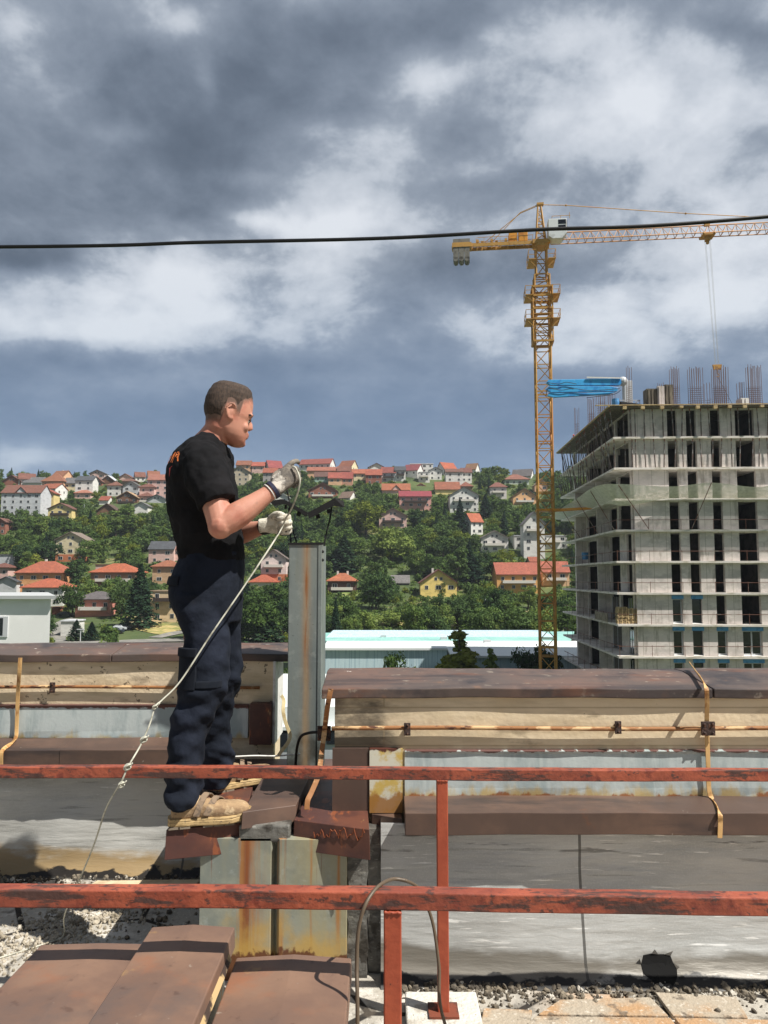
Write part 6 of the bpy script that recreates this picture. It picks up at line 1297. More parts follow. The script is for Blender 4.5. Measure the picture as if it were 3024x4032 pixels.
for (d_, uu, kind, H) in cand:
    py = gpy(d_, uu); hp = H / d_ * F; wp = hp * {'round': .42, 'wide': .6, 'tall': .25, 'conifer': .22, 'bush': .8}[kind]
    if any(a <= uu <= c and b_ <= py <= e_ for a, b_, c, e_ in LAWN): continue
    bad = False
    for h_ in HOUSES:
        x_in = uu + wp * .8 > h_['x0'] and uu - wp * .8 < h_['x1']
        if not x_in: continue
        if d_ < h_['D'] + 1:
            vis = h_['yb'] - (h_['yb'] - h_['yt']) * .22
            if py - hp < vis and py > h_['yt']: bad = True
            if py - hp < h_['yb'] and py - hp > h_['yt'] and py - hp < vis: bad = True
        elif h_['D'] <= d_ < h_['D'] + 15: bad = True
        if bad: break
    if bad:
        # a low bush may still fit
        H = 2.2; hp = H / d_ * F; wp = hp * .8; kind = 'bush'; ok = True
        for h_ in HOUSES:
            if uu + wp > h_['x0'] and uu - wp < h_['x1']:
                if d_ < h_['D'] + 1 and py - hp < h_['yb'] - (h_['yb'] - h_['yt']) * .18 and py > h_['yt']: ok = False
                if h_['D'] <= d_ < h_['D'] + 14: ok = False
        if not ok: continue
    sk = [o_ for o_ in OCC if o_[0] < uu < o_[1] and d_ < o_[4] + 3 and py - hp < o_[3] - 18 and py > o_[2]]
    if sk: continue
    kept.append((d_, uu, kind, H))
def rel(uu, py):
    best = None
    for h_ in HOUSES:
        cx_ = (h_['x0'] + h_['x1']) / 2; cy_ = (h_['yt'] + h_['yb']) / 2; dd = math.hypot(uu - cx_, (py - cy_) * 1.2)
        if best is None or dd < best[0]: best = (dd, h_, uu - cx_, py - cy_, (h_['x1'] - h_['x0']) / 2)
    _, h_, ex, ey, hw = best
    r = ('left of' if ex < 0 else 'right of') if abs(ex) > hw else ('below' if ey > 0 else 'above')
    if abs(ex) > hw and ey > 25: r = 'below and ' + r
    elif abs(ex) > hw and ey < -25: r = 'above and ' + r
    return r + ' the ' + h_['short']
KW = {'round': 'round tree', 'wide': 'broad tree', 'tall': 'tall tree', 'conifer': 'dark conifer', 'bush': 'green bush'}
score = sorted(kept, key=lambda k: -(k[3] / k[0]) * (.7 if k[2] == 'bush' else 1))
NI = 255; ind = score[:NI]; rest = score[NI:]
for i, (d_, uu, kind, H) in enumerate(ind):
    x = (uu - 1512) / F * d_; z = terr(x, d_) - .3; lab = KW[kind] + ' ' + rel(uu, gpy(d_, uu)); w_ = lab.split()[:16]
    tree(kind, i + int(uu), (x, d_, z), H, ' '.join(w_), seed=i, wid=random.Random(i).uniform(.85, 1.2))
VV = {}
for i, (d_, uu, kind, H) in enumerate(rest):
    me, tr, v, mm = VAR[kind][(i * 3 + int(uu)) % len(VAR[kind])]; x = (uu - 1512) / F * d_; z = terr(x, d_) - .3; s = H / HT[kind]; a = i * 2.1; c_, s__ = math.cos(a), math.sin(a)
    q = v.reshape(-1, 4, 3)[::3].reshape(-1, 3).copy(); cen = q.reshape(-1, 4, 3).mean(1, keepdims=True); q = (cen + (q.reshape(-1, 4, 3) - cen) * 1.6).reshape(-1, 3)
    q = np.stack([q[:, 0] * c_ - q[:, 1] * s__, q[:, 0] * s__ + q[:, 1] * c_, q[:, 2]], 1) * s + np.array([x, d_, z]); VV.setdefault(mm.name, (mm, []))[1].append(q)
for nm, (mm, L_) in VV.items():
    me = meshq('woodland', np.concatenate(L_), mm); o = bpy.data.objects.new('woodland', me); COL.objects.link(o); tag(o, {'broad_leaves': 'green treetops filling the far hillside between the houses', 'dark_leaves': 'dark green treetops filling the far hillside', 'needles': 'dark conifers scattered far up the hillside', 'yellowish_leaves': 'yellow green treetops scattered over the far hillside'}[nm], 'woodland', kind='stuff')
# undergrowth
rs = np.random.RandomState(4); Q = []
for i in range(6500):
    d_ = rs.uniform(182, 482); uu = rs.uniform(-150, 2330); py = gpy(d_, uu)
    if any(a - 5 <= uu <= c + 5 and b_ - 5 <= py <= e_ + 8 for a, b_, c, e_ in LAWN): continue
    if any(h_['x0'] - 6 < uu < h_['x1'] + 6 and h_['D'] - 7 < d_ < h_['D'] + 15 for h_ in HOUSES): continue
    x = (uu - 1512) / F * d_; z = terr(x, d_); n = 34; r = rs.uniform(.8, 2.1); d = rs.normal(size=(n, 3)); d /= np.linalg.norm(d, axis=1, keepdims=True); d[:, 2] = abs(d[:, 2]); pos = d * np.array([r, r, r * .75]) * rs.uniform(.7, 1.05, (n, 1)) + [x, d_, z - .2]
    nr = d + rs.normal(size=(n, 3)) * .5; nr /= np.linalg.norm(nr, axis=1, keepdims=True); Q.append(quads(pos, nr, rs.uniform(.2, .5, n), rs))
me = meshq('undergrowth', np.concatenate(Q), m_leaf); o = bpy.data.objects.new('undergrowth', me); COL.objects.link(o); tag(o, 'low green undergrowth between the trees and houses', 'undergrowth', kind='stuff')
Q = []
for i in range(420):
    x = rs.uniform(-95, 100); y = rs.uniform(160, 178); n = 30; r = rs.uniform(.6, 1.5); d = rs.normal(size=(n, 3)); d /= np.linalg.norm(d, axis=1, keepdims=True); d[:, 2] = abs(d[:, 2]); pos = d * np.array([r, r, r * .8]) * rs.uniform(.7, 1.05, (n, 1)) + [x, y, terr(x, y) - .1]
    nr = d + rs.normal(size=(n, 3)) * .5; nr /= np.linalg.norm(nr, axis=1, keepdims=True); Q.append(quads(pos, nr, rs.uniform(.15, .4, n), rs))
me = meshq('hedge', np.concatenate(Q), m_leafd); o = bpy.data.objects.new('hedge', me); COL.objects.link(o); tag(o, 'dark green hedge along the near side of the road', 'hedge', kind='stuff')
print('TREES', len(ind) + len(SP), 'rest', len(rest))
# ================================================================ the worker
m_skin = mat('skin', (190, 134, 112), [dict(c=(176, 112, 92), s=9, lo=.42, hi=.64), dict(c=(200, 148, 126), s=22, lo=.52, hi=.7, f=.6), dict(c=(150, 96, 80), s=160, lo=.60, hi=.70, f=.4), dict(c=(128, 104, 92), s=11, lo=.58, hi=.66, f=.35)], rough=.6, bump=.1, bscale=500, sub=.04, coord='World')
m_hair = mat('brown_hair', (72, 58, 49), [dict(c=(54, 44, 38), s=(140, 140, 60), lo=.4, hi=.6), dict(c=(96, 78, 64), s=(220, 220, 60), lo=.55, hi=.7, f=.8)], rough=.9, bump=.15, bscale=300)
m_shirt = mat('black_cotton', (20, 20, 22), [dict(c=(28, 27, 29), s=6, lo=.42, hi=.62)], rough=.92, bump=.12, bscale=40, spec=.15)
m_trou = mat('navy_workwear', (22, 27, 37), [dict(c=(31, 36, 48), s=5, lo=.42, hi=.62), dict(c=(44, 42, 44), s=(3, 3, 5), lo=.6, hi=.72, f=.6)], rough=.9, bump=.15, bscale=60, spec=.2)
m_pocket = mat('navy_pocket', (25, 29, 37), [dict(c=(20, 25, 34), s=12, lo=.5, hi=.6)], rough=.9, spec=.2)
m_glove_d = mat('dirty_glove', (128, 119, 108), [dict(c=(96, 90, 84), s=26, lo=.42, hi=.6), dict(c=(70, 64, 60), s=40, lo=.6, hi=.7), dict(c=(196, 188, 176), s=14, lo=.56, hi=.66)], rough=.9, bump=.3, bscale=200, coord='World')
m_glove_w = mat('white_glove', (212, 206, 190), [dict(c=(176, 168, 150), s=30, lo=.45, hi=.62), dict(c=(96, 88, 78), s=42, lo=.60, hi=.68)], rough=.9, bump=.3, bscale=200, coord='World')
m_shoe = mat('tan_nubuck', (166, 138, 104), [dict(c=(140, 114, 86), s=14, lo=.42, hi=.6), dict(c=(190, 166, 132), s=22, lo=.54, hi=.68), dict(c=(110, 90, 72), s=50, lo=.64, hi=.72)], rough=.9, bump=.2, bscale=90, coord='World')
m_sole = mat('yellow_sole', (190, 162, 114), [dict(c=(150, 126, 88), s=(30, 30, 120), lo=.45, hi=.6), dict(c=(120, 104, 80), s=(50, 50, 50), lo=.6, hi=.68)], rough=.7, coord='World')
m_soled = mat('sole_tread', (128, 116, 100), rough=.9)
m_dark = mat('dark_eye', (30, 22, 20), rough=.3); m_eyew = mat('eye_white', (216, 208, 200), rough=.3); m_lip = mat('lip', (168, 104, 90), rough=.5)
def ring(py, xl, xr, D, hd, n=28, sq=1.0, wr=0, rot=0):
    c = P((xl + xr) / 2, py, D); hw = (xr - xl) / 2 / F * D * .985; out = []
    for k in range(n):
        t = 2 * PI * k / n; ct, st_ = math.cos(t), math.sin(t); ct = math.copysign(abs(ct) ** sq, ct); st_ = math.copysign(abs(st_) ** sq, st_)
        f = 1 + wr(c.z, t) if callable(wr) else 1
        out.append(Vector((c.x + hw * ct * f, c.y + hd * st_ * f, c.z)))
    return out
def interp(table, step=14):
    T = np.array(table, float); ys_ = np.arange(T[0, 0], T[-1, 0] + .1, step); cols = [np.interp(ys_, T[:, 0], T[:, j]) for j in range(T.shape[1])]
    for j in range(1, T.shape[1]):
        k = np.array([.25, .5, .25]); c = cols[j].copy(); c[1:-1] = np.convolve(cols[j], k, 'valid'); cols[j] = c
    return np.array(cols).T
def rmesh(o, vox, smooth=2, disp=0, dscale=.1):
    m = o.modifiers.new('remesh', 'REMESH'); m.mode = 'VOXEL'; m.voxel_size = vox; m.use_smooth_shade = True
    if smooth: s_ = o.modifiers.new('smooth', 'SMOOTH'); s_.iterations = smooth; s_.factor = .5
    if disp:
        tx = bpy.data.textures.new('folds', 'CLOUDS'); tx.noise_scale = dscale; tx.noise_depth = 2; d = o.modifiers.new('folds', 'DISPLACE'); d.texture = tx; d.strength = disp; d.mid_level = .5; d.texture_coords = 'LOCAL'
    return o
HC_ = P(903, 1632, 3.20)
MH = Matrix.Translation(HC_) @ Matrix.Rotation(R(24), 4, 'Z') @ Matrix.Rotation(R(9), 4, 'Y')
SL = [(.127, -.035, .028, .022), (.121, -.066, .056, .045), (.107, -.084, .074, .061), (.085, -.096, .085, .071), (.055, -.103, .092, .0765), (.02, -.104, .094, .078), (-.005, -.101, .0935, .077), (-.02, -.097, .087, .074), (-.045, -.086, .0865, .0715),
      (-.07, -.068, .087, .067), (-.09, -.045, .086, .060), (-.108, -.02, .084, .049), (-.122, .012, .079, .036), (-.130, .035, .070, .022)]
def slices(off=0.0, n=40, M=MH, sub=3):
    T = np.array(SL); zs_ = np.concatenate([np.linspace(T[i, 0], T[i + 1, 0], sub, endpoint=False) for i in range(len(T) - 1)] + [[T[-1, 0]]]); out = []
    for z in zs_:
        xb, xf, hw = [np.interp(-z, -T[:, 0], T[:, j]) for j in (1, 2, 3)]; cx_ = (xb + xf) / 2 - .012; r_ = []
        for k in range(n):
            t = 2 * PI * k / n; c, s_ = math.cos(t), math.sin(t); ax = (xf - cx_) if c > 0 else (cx_ - xb); e = .86
            r_.append(Vector((cx_ + (ax + off) * math.copysign(abs(c) ** e, c), (hw + off) * math.copysign(abs(s_) ** e, s_), z + off * max(0, z) * 8)))
        out.append(r_)
    return out
b = MB()
b.loft([[MH @ v for v in r_] for r_ in slices()])
def hl(p): return MH @ Vector(p)
b.loft([[hl((.078, -.011, .000)), hl((.094, 0, .004)), hl((.078, .011, .000)), hl((.066, 0, 0))], [hl((.078, -.015, -.022)), hl((.105, 0, -.018)), hl((.078, .015, -.022)), hl((.06, 0, -.022))], [hl((.076, -.019, -.043)), hl((.1155, 0, -.038)), hl((.076, .019, -.043)), hl((.06, 0, -.043))], [hl((.076, -.016, -.052)), hl((.100, 0, -.051)), hl((.076, .016, -.052)), hl((.06, 0, -.052))]])
for s_ in (-1, 1):
    b.ball(hl((.083, s_ * .030, .008)), (.012, .024, .0075), MH.to_3x3()); b.ball(hl((.062, s_ * .040, -.048)), (.020, .020, .022), MH.to_3x3())
    b.tube(catmull([hl((.006, s_ * .074, -.005)), hl((.004, s_ * .086, .018)), hl((-.016, s_ * .092, .026)), hl((-.032, s_ * .090, .010)), hl((-.026, s_ * .084, -.018)), hl((-.010, s_ * .078, -.036)), hl((.000, s_ * .076, -.034))], 5), .0052, 7)
    b.ball(hl((-.010, s_ * .079, -.004)), (.016, .006, .024), MH.to_3x3()); b.ball(hl((-.003, s_ * .078, -.030)), (.008, .006, .010), MH.to_3x3())
b.ball(hl((.089, 0, -.068)), (.008, .022, .006), MH.to_3x3()); b.ball(hl((.087, 0, -.083)), (.009, .02, .006), MH.to_3x3()); b.ball(hl((.074, 0, -.112)), (.016, .018, .015), MH.to_3x3())
# neck and trunk under the clothes
def lring(c, r, d, n=20, ry=1.0):
    d = Vector(d).normalized(); u = d.cross(Vector((0, 1, 0))).normalized(); w = d.cross(u); return [Vector(c) + (u * math.cos(2 * PI * k / n) + w * math.sin(2 * PI * k / n) * ry) * r for k in range(n)]
nk = [(hl((-.030, 0, -.02)), .066), (hl((-.030, 0, -.07)), .061), (P(856, 1700, 3.19), .058), (P(838, 1728, 3.19), .063), (P(822, 1755, 3.19), .075), (P(808, 1790, 3.20), .085)]
b.tube([p for p, r_ in nk], [r_ for p, r_ in nk], 20)
for sg, yy_ in ((-1, 3.11), (1, 3.29)): b.tube([P(840, 1722, 3.19), P(822, 1775, (3.19 + yy_) / 2), P(805, 1815, yy_)], [.035, .036, .04], 10)
body_t = interp([(1760, 770, 870, 3.2, .11), (1800, 715, 892, 3.2, .16), (1900, 690, 905, 3.2, .18), (2050, 700, 920, 3.2, .15), (2200, 725, 935, 3.2, .14), (2300, 700, 935, 3.2, .15), (2400, 715, 925, 3.2, .15)], 30)
b.loft([ring(*r_) for r_ in body_t])
for dl in ([P(790, 2360, 3.12), P(800, 2600, 3.08), P(770, 2760, 3.05), P(728, 2980, 3.03), P(722, 3190, 3.02)], [P(850, 2360, 3.28), P(868, 2600, 3.34), P(850, 2760, 3.38), P(845, 2950, 3.42), P(850, 3100, 3.44)]): b.tube(dl, [.085, .065, .055, .045, .04], 14)
SH = P(802, 1842, 3.03); EL = P(868, 2072, 2.94); WR = P(1082, 1924, 3.02); SH2 = P(835, 1850, 3.38); EL2 = P(915, 2108, 3.42); WR2 = P(1052, 2072, 3.27)
def limb(a, c, rads, bulge=(0, 0, 0)):
    n = len(rads); return [a.lerp(c, i / (n - 1)) + Vector(bulge) * math.sin(PI * i / (n - 1)) for i in range(n)], rads
for a, c, rr, bl in ((SH, EL, [.066, .062, .057, .054, .050, .047], (.006, 0, 0)), (EL, WR, [.045, .051, .052, .047, .040, .034, .031], (.0, 0, -.004)), (SH2, EL2, [.062, .056, .052, .048, .046], (0, 0, 0)), (EL2, WR2, [.044, .050, .046, .038, .031, .029], (0, 0, 0))):
    p_, r_ = limb(a, c, rr, bl); b.tube(catmull(p_, 3), [float(v) for v in np.interp(np.linspace(0, 1, (len(p_) - 1) * 3 + 1), np.linspace(0, 1, len(r_)), r_)], 16)
b.ball(EL, .050); b.ball(EL2, .043)
body = b.build('person', m_skin, origin=(P(800, 3000, 3.15).x, 3.2, .56)); rmesh(body, .0045, 3)
tag(body, 'man with short brown hair in black t-shirt, navy work trousers and gloves holding a cable', 'person')
# cropped hair fades into the skin: the scalp is darkened by stubble above the hairline
he = bpy.data.objects.new('head_frame', None); COL.objects.link(he); he.parent = body; he.matrix_local = Matrix.Translation(-Vector(body.location)) @ MH; he.empty_display_size = .05
def stubble(m):
    t = m.node_tree; N = t.nodes; L = t.links; bs = N['Principled BSDF']; src = bs.inputs['Base Color'].links[0].from_socket
    tc_ = N.new('ShaderNodeTexCoord'); tc_.object = he; sp_ = N.new('ShaderNodeSeparateXYZ'); L.new(tc_.outputs['Object'], sp_.inputs[0])
    mr = N.new('ShaderNodeMapRange'); L.new(sp_.outputs[0], mr.inputs[0]); mr.inputs[1].default_value = -.11; mr.inputs[2].default_value = .11
    rp = N.new('ShaderNodeValToRGB'); L.new(mr.outputs[0], rp.inputs[0]); e = rp.color_ramp.elements
    # threshold height (z + .1) / .2 along the head from nape to forehead
    pts = [(0.0, .20), (.30, .20), (.345, .58), (.50, .62), (.56, .46), (.62, .44), (.66, .70), (.80, .80), (1.0, .84)]
    e[0].position, e[0].color = pts[0][0], (pts[0][1],) * 3 + (1,); e[1].position, e[1].color = pts[-1][0], (pts[-1][1],) * 3 + (1,)
    for p_, v_ in pts[1:-1]: q = e.new(p_); q.color = (v_, v_, v_, 1)
    def M_(op, a, b):
        n = N.new('ShaderNodeMath'); n.operation = op
        for i, v in enumerate((a, b)):
            if isinstance(v, (int, float)): n.inputs[i].default_value = v
            else: L.new(v, n.inputs[i])
        return n.outputs[0]
    zz2 = M_('DIVIDE', M_('ADD', sp_.outputs[2], .1), .2); no = N.new('ShaderNodeTexNoise'); no.inputs['Scale'].default_value = 240; L.new(tc_.outputs['Object'], no.inputs['Vector'])
    d = M_('ADD', M_('SUBTRACT', zz2, rp.outputs[0]), M_('MULTIPLY', M_('SUBTRACT', no.outputs[0], .5), .16)); q = N.new('ShaderNodeMapRange'); q.interpolation_type = 'SMOOTHSTEP'; L.new(d, q.inputs[0]); q.inputs[1].default_value = -.06; q.inputs[2].default_value = .12; q.inputs[4].default_value = .93
    mx = N.new('ShaderNodeMix'); mx.data_type = 'RGBA'; L.new(q.outputs[0], mx.inputs[0]); L.new(src, mx.inputs[6]); mx.inputs[7].default_value = lin((84, 64, 52)); L.new(mx.outputs[2], bs.inputs['Base Color'])
stubble(m_skin)
# hair
rs_ = slices(0.0, 56, sub=6); n = 56; fs = []
def hline(x, y):
    if x > .066: return .060 + (.016 if abs(y) > .055 else 0)
    if x > .030: return .036 + .5 * (x - .03)
    if x > .012: return .0 + 2.0 * (x - .012)
    if x > -.040: return .030 - .3 * abs(x + .012)
    return -.052
rnd = random.Random(2); vs = []; TT = []
for r_ in rs_:
    cx_ = sum(v.x for v in r_) / n
    for v in r_:
        t_ = max(-.2, min(1, (v.z - hline(v.x, v.y) - .006) / .055)); TT.append(t_); d = Vector((v.x - cx_, v.y, max(0, v.z - .09) * 1.5)); d = d.normalized() if d.length > 1e-5 else Vector((0, 0, 1))
        vs.append(v + d * (-.003 + .0085 * t_ + rnd.uniform(-.0006, .0006)) + Vector((0, 0, .003 if v.z > .1 else 0)))
for i in range(len(rs_) - 1):
    for k in range(n):
        q = (i * n + k, i * n + (k + 1) % n, (i + 1) * n + (k + 1) % n, (i + 1) * n + k)
        if min(TT[j] for j in q) > -.15: fs.append(q)
fs.append(tuple(range(n - 1, -1, -1)))
b = MB(); b.add([MH @ v for v in vs], fs); h = b.build('hair', m_hair, body, smooth=True)
for s_ in (-1, 1):
    b = MB(); b.ball(hl((.0725, s_ * .031, -.016)), .0118, nu=14, nv=10); e_ = b.build('eye', m_eyew, body, smooth=True)
    b = MB(); b.ball(hl((.0805, s_ * .032, -.018)), .0060, nu=10, nv=8); b.build('iris', m_dark, e_, smooth=True)
    b = MB(); b.tube(catmull([hl((.086, s_ * .013, .007)), hl((.0925, s_ * .026, .013)), hl((.082, s_ * .045, .009)), hl((.070, s_ * .054, .004))], 4), .0042, 6); b.build('eyebrow', m_hair, body)
    b = MB(); b.tube(catmull([hl((.086, s_ * .020, -.016)), hl((.087, s_ * .031, -.012)), hl((.078, s_ * .044, -.016))], 4), .0034, 5); b.build('eyelid', mat('lash', (70, 48, 42), rough=.8), body)
b = MB(); b.tube(catmull([hl((.082, -.019, -.0765)), hl((.0935, -.008, -.0758)), hl((.0935, .008, -.0758)), hl((.082, .019, -.0765))], 4), .0026, 6); b.build('lips', m_lip, body)
# t-shirt
def wr_shirt(z, t): return .012 * math.sin(z * 38 + 3 * math.sin(t * 2)) * (1 if z < 1.75 else .3) + .010 * math.sin(t * 5 + z * 9)
tt = interp([(1712, 787, 868, 3.195, .068), (1722, 776, 878, 3.195, .080), (1740, 744, 886, 3.2, .115), (1765, 718, 896, 3.2, .155), (1800, 692, 906, 3.2, .185), (1850, 670, 915, 3.2, .205), (1900, 662, 926, 3.2, .207), (1960, 664, 936, 3.2, .195), (2030, 673, 946, 3.2, .182), (2100, 693, 953, 3.2, .172), (2160, 707, 960, 3.2, .166), (2215, 712, 960, 3.2, .163)], 11)
b = MB(); b.loft([ring(r_[0], r_[1], r_[2], r_[3], r_[4], 36, .9, wr_shirt) for r_ in tt])
HEM = P(866, 1990, 2.985)
b.tube([P(790, 1800, 3.10), P(800, 1835, 3.045), P(822, 1890, 3.01), P(842, 1945, 2.985), P(858, 1985, 2.975)], [.085, .094, .090, .082, .077], 20)
b.tube([P(845, 1800, 3.30), P(848, 1850, 3.37), P(862, 1920, 3.40), P(880, 1990, 3.41)], [.08, .085, .078, .072], 18)
sh = b.build('t_shirt', m_shirt, body); rmesh(sh, .007, 2, .020, .055)
def text_on(txt, px, py, size, m, nrm, target, up=(0, 0, 1)):
    cu = bpy.data.curves.new('lettering', 'FONT'); cu.body = txt; cu.size = size; cu.align_x = 'CENTER'; cu.extrude = .0008; cu.resolution_u = 2; fo = bpy.data.objects.new('tmp', cu); COL.objects.link(fo)
    bpy.context.view_layer.update(); me = bpy.data.meshes.new_from_object(fo.evaluated_get(bpy.context.evaluated_depsgraph_get())); bpy.data.objects.remove(fo); me.materials.clear(); me.materials.append(m)
    nrm = Vector(nrm).normalized(); up = Vector(up); x = up.cross(nrm).normalized(); y = nrm.cross(x); c = P(px, py, 3.2); hw = .12; 
    t0 = [r_ for r_ in tt if r_[0] >= py][0]; mid = (t0[1] + t0[2]) / 2; a_ = (t0[2] - t0[1]) / 2; ct = max(-1, min(1, (mid - px) / a_)); c.y = 3.2 - t0[4] * math.sqrt(1 - ct * ct) - .012; c.x = P(px, py, c.y).x
    for v in me.vertices: v.co = c + x * v.co.x + y * v.co.y + nrm * v.co.z - rootloc(body)
    o = bpy.data.objects.new('lettering', me); COL.objects.link(o); o.parent = body; w = o.modifiers.new('w', 'SHRINKWRAP'); w.target = target; w.wrap_method = 'NEAREST_SURFACEPOINT'; w.wrap_mode = 'ABOVE_SURFACE'; w.offset = .003; return o
m_ol = mat('orange_print', (226, 122, 60), rough=.7); m_rl = mat('red_print', (196, 60, 50), rough=.7)
text_on('MR', 697, 1850, .066, m_ol, (-.72, -.68, .12), sh); text_on('T', 696, 1893, .045, m_rl, (-.72, -.68, .05), sh)
# trousers
def wr_leg(z, t):
    k = math.exp(-((z - 1.02) / .10) ** 2) * .6 + math.exp(-((z - .70) / .12) ** 2) + .25
    return k * (.085 * math.sin(z * 62 + 2.2 * math.sin(t) + 1.3 * math.sin(t * 3)) + .03 * math.sin(z * 118 + 3 * math.cos(t * 2)))
b = MB(); wt = interp([(2172, 716, 956, 3.2, .160), (2200, 710, 960, 3.2, .165), (2235, 694, 962, 3.2, .173), (2290, 675, 958, 3.2, .180), (2350, 672, 953, 3.2, .185), (2410, 690, 950, 3.2, .178), (2450, 715, 945, 3.2, .15)], 12)
b.loft([ring(r_[0], r_[1], r_[2], r_[3], r_[4], 36, .9) for r_ in wt])
nl = interp([(2340, 680, 885, 3.12, .11), (2380, 684, 890, 3.12, .115), (2440, 702, 896, 3.11, .115), (2500, 728, 905, 3.10, .112), (2562, 721, 906, 3.09, .11), (2640, 718, 902, 3.08, .108), (2700, 713, 898, 3.07, .105), (2758, 698, 874, 3.06, .100), (2812, 681, 848, 3.055, .096), (2872, 672, 822, 3.05, .092), (2937, 665, 802, 3.04, .090), (3013, 657, 796, 3.03, .090), (3072, 652, 792, 3.02, .090), (3140, 655, 790, 3.01, .088), (3178, 664, 780, 3.005, .080)], 7)
b.loft([ring(r_[0], r_[1], r_[2], r_[3], r_[4], 30, .95, wr_leg) for r_ in nl])
fl_ = interp([(2340, 770, 950, 3.28, .11), (2380, 775, 952, 3.28, .115), (2480, 785, 946, 3.30, .115), (2584, 795, 948, 3.33, .112), (2640, 800, 953, 3.35, .108), (2692, 798, 948, 3.36, .105), (2747, 788, 926, 3.38, .10), (2828, 780, 910, 3.40, .096), (2882, 776, 902, 3.41, .094), (2937, 780, 912, 3.42, .094), (2980, 784, 920, 3.43, .094), (3040, 790, 916, 3.44, .092), (3098, 796, 900, 3.44, .085)], 7)
b.loft([ring(r_[0], r_[1], r_[2], r_[3], r_[4], 30, .95, wr_leg) for r_ in fl_])
tr = b.build('work_trousers', m_trou, body); rmesh(tr, .0065, 1, .012, .07)
def patch(tab, p0_, p1_, k0, k1, off, name, m, n=30):
    T = interp(tab, 9) if not isinstance(tab, np.ndarray) else tab; T = [r_ for r_ in T if p0_ <= r_[0] <= p1_]; rings = []
    for r_ in T:
        q = ring(r_[0], r_[1], r_[2], r_[3], r_[4], n, .95); c = sum(q, Vector()) / n; inn = [q[k % n] - (q[k % n] - c).normalized() * .012 for k in range(k0, k1 + 1)]; out = [q[k % n] + (q[k % n] - c).normalized() * off for k in range(k0, k1 + 1)]; rings.append(out + inn[::-1])
    b = MB(); b.loft(rings); o = b.build(name, m, tr, smooth=False, bevel=.003); d = o.modifiers.new('sub', 'SUBSURF'); d.levels = 1; d.render_levels = 1; return o
patch(nl, 2555, 2705, 17, 22, .012, 'cargo_pocket', m_pocket); patch(nl, 2540, 2580, 17, 22, .018, 'pocket_flap', m_pocket); patch(nl, 2668, 2700, 22, 27, .010, 'knee_patch', m_pocket)
patch(wt, 2262, 2312, 20, 24, .012, 'pocket_flap', m_pocket, 36)
# gloves
def hand(O, X, Y, Zb, curls, thumb, m, name, wrist_r=.034, sc_=1.0):
    X = Vector(X).normalized(); Zb = Vector(Zb); Zb = (Zb - X * X.dot(Zb)).normalized(); Y = Vector(Y); Y = (Y - X * X.dot(Y) - Zb * Zb.dot(Y)).normalized(); b = MB()
    def L(x, y, z): return O + (X * x + Y * y + Zb * z) * sc_
    def sec(x, w, th, z0=0): return [L(x, w * math.copysign(abs(math.cos(t)) ** .7, math.cos(t)), z0 + th * math.copysign(abs(math.sin(t)) ** .8, math.sin(t))) for t in [2 * PI * k / 16 for k in range(16)]]
    b.loft([sec(-.045, .030, .027), sec(-.02, .031, .026), sec(.01, .036, .022), sec(.045, .043, .021), (sec(.075, .044, .019, .002)), sec(.092, .040, .015, .003)])
    tips = []
    for i, (yo, ln, cu) in enumerate(zip((.033, .011, -.011, -.032), (1.0, 1.08, 1.0, .82), curls)):
        p = L(.078 - (.006 if i in (0, 3) else 0), yo, .004); ang = 0; pts = [L(.06, yo * .95, .0), p]
        for s_, c_ in zip((.044, .028, .022), cu):
            ang += R(c_); d = X * math.cos(ang) - Zb * math.sin(ang) + Y * (-yo * .8) ; pts.append(pts[-1] + d.normalized() * s_ * ln * sc_)
        b.tube(catmull(pts, 3), [.0115 * sc_ if k < 7 else (.0105 if k < 11 else .0095) * sc_ for k in range((len(pts) - 1) * 3 + 1)], 9); b.ball(pts[-1], .0098 * sc_, nu=8, nv=6); tips.append(pts[-1])
    tp = [L(*q) for q in thumb]; b.tube(catmull(tp, 4), [float(v) * sc_ for v in np.interp(np.linspace(0, 1, (len(tp) - 1) * 4 + 1), [0, .4, 1], [.018, .014, .011])], 10); b.ball(tp[-1], .0115 * sc_, nu=8, nv=6)
    o = b.build(name, m, body); rmesh(o, .0032, 2); return o
# upper (near) hand: back of the hand towards the camera, index and thumb pinching the cable
XU = P(1150, 1862, 3.06) - P(1092, 1918, 3.03)
hand(P(1096, 1914, 3.03), XU, Vector((-.55, -.15, .8)), Vector((-.35, -.9, -.15)), [(5, 28, 30), (35, 55, 45), (52, 70, 50), (60, 75, 55)], [(.01, .030, -.006), (.035, .050, -.020), (.066, .052, -.030), (.098, .036, -.034)], m_glove_d, 'glove')
# lower (far) hand: fist with the palm side towards the camera, thumb on top
hand(P(1062, 2068, 3.245), Vector((1, -.05, .06)), Vector((0, -.25, 1)), Vector((.1, 1, .2)), [(70, 85, 60), (72, 88, 60), (74, 88, 60), (76, 86, 60)], [(.01, .028, -.006), (.034, .046, -.022), (.058, .046, -.036), (.078, .034, -.044)], m_glove_w, 'glove')
def band(a, c, r, m, name, w=.018, lip=0):
    d = (c - a).normalized(); b = MB(); p = a.lerp(c, .5); b.tube([p - d * w / 2, p - d * w / 2 * .9, p + d * w / 2 * .9, p + d * w / 2], [r * .93, r, r, r * .93], 20); return b.build(name, m, body, smooth=False)
dW = (WR - EL).normalized(); band(WR - dW * .016, WR - dW * .004, .0385, mat('navy_band', (34, 36, 62), rough=.7), 'wristband', .016); band(WR - dW * .028, WR - dW * .024, .0375, m_white, 'wristband', .004)
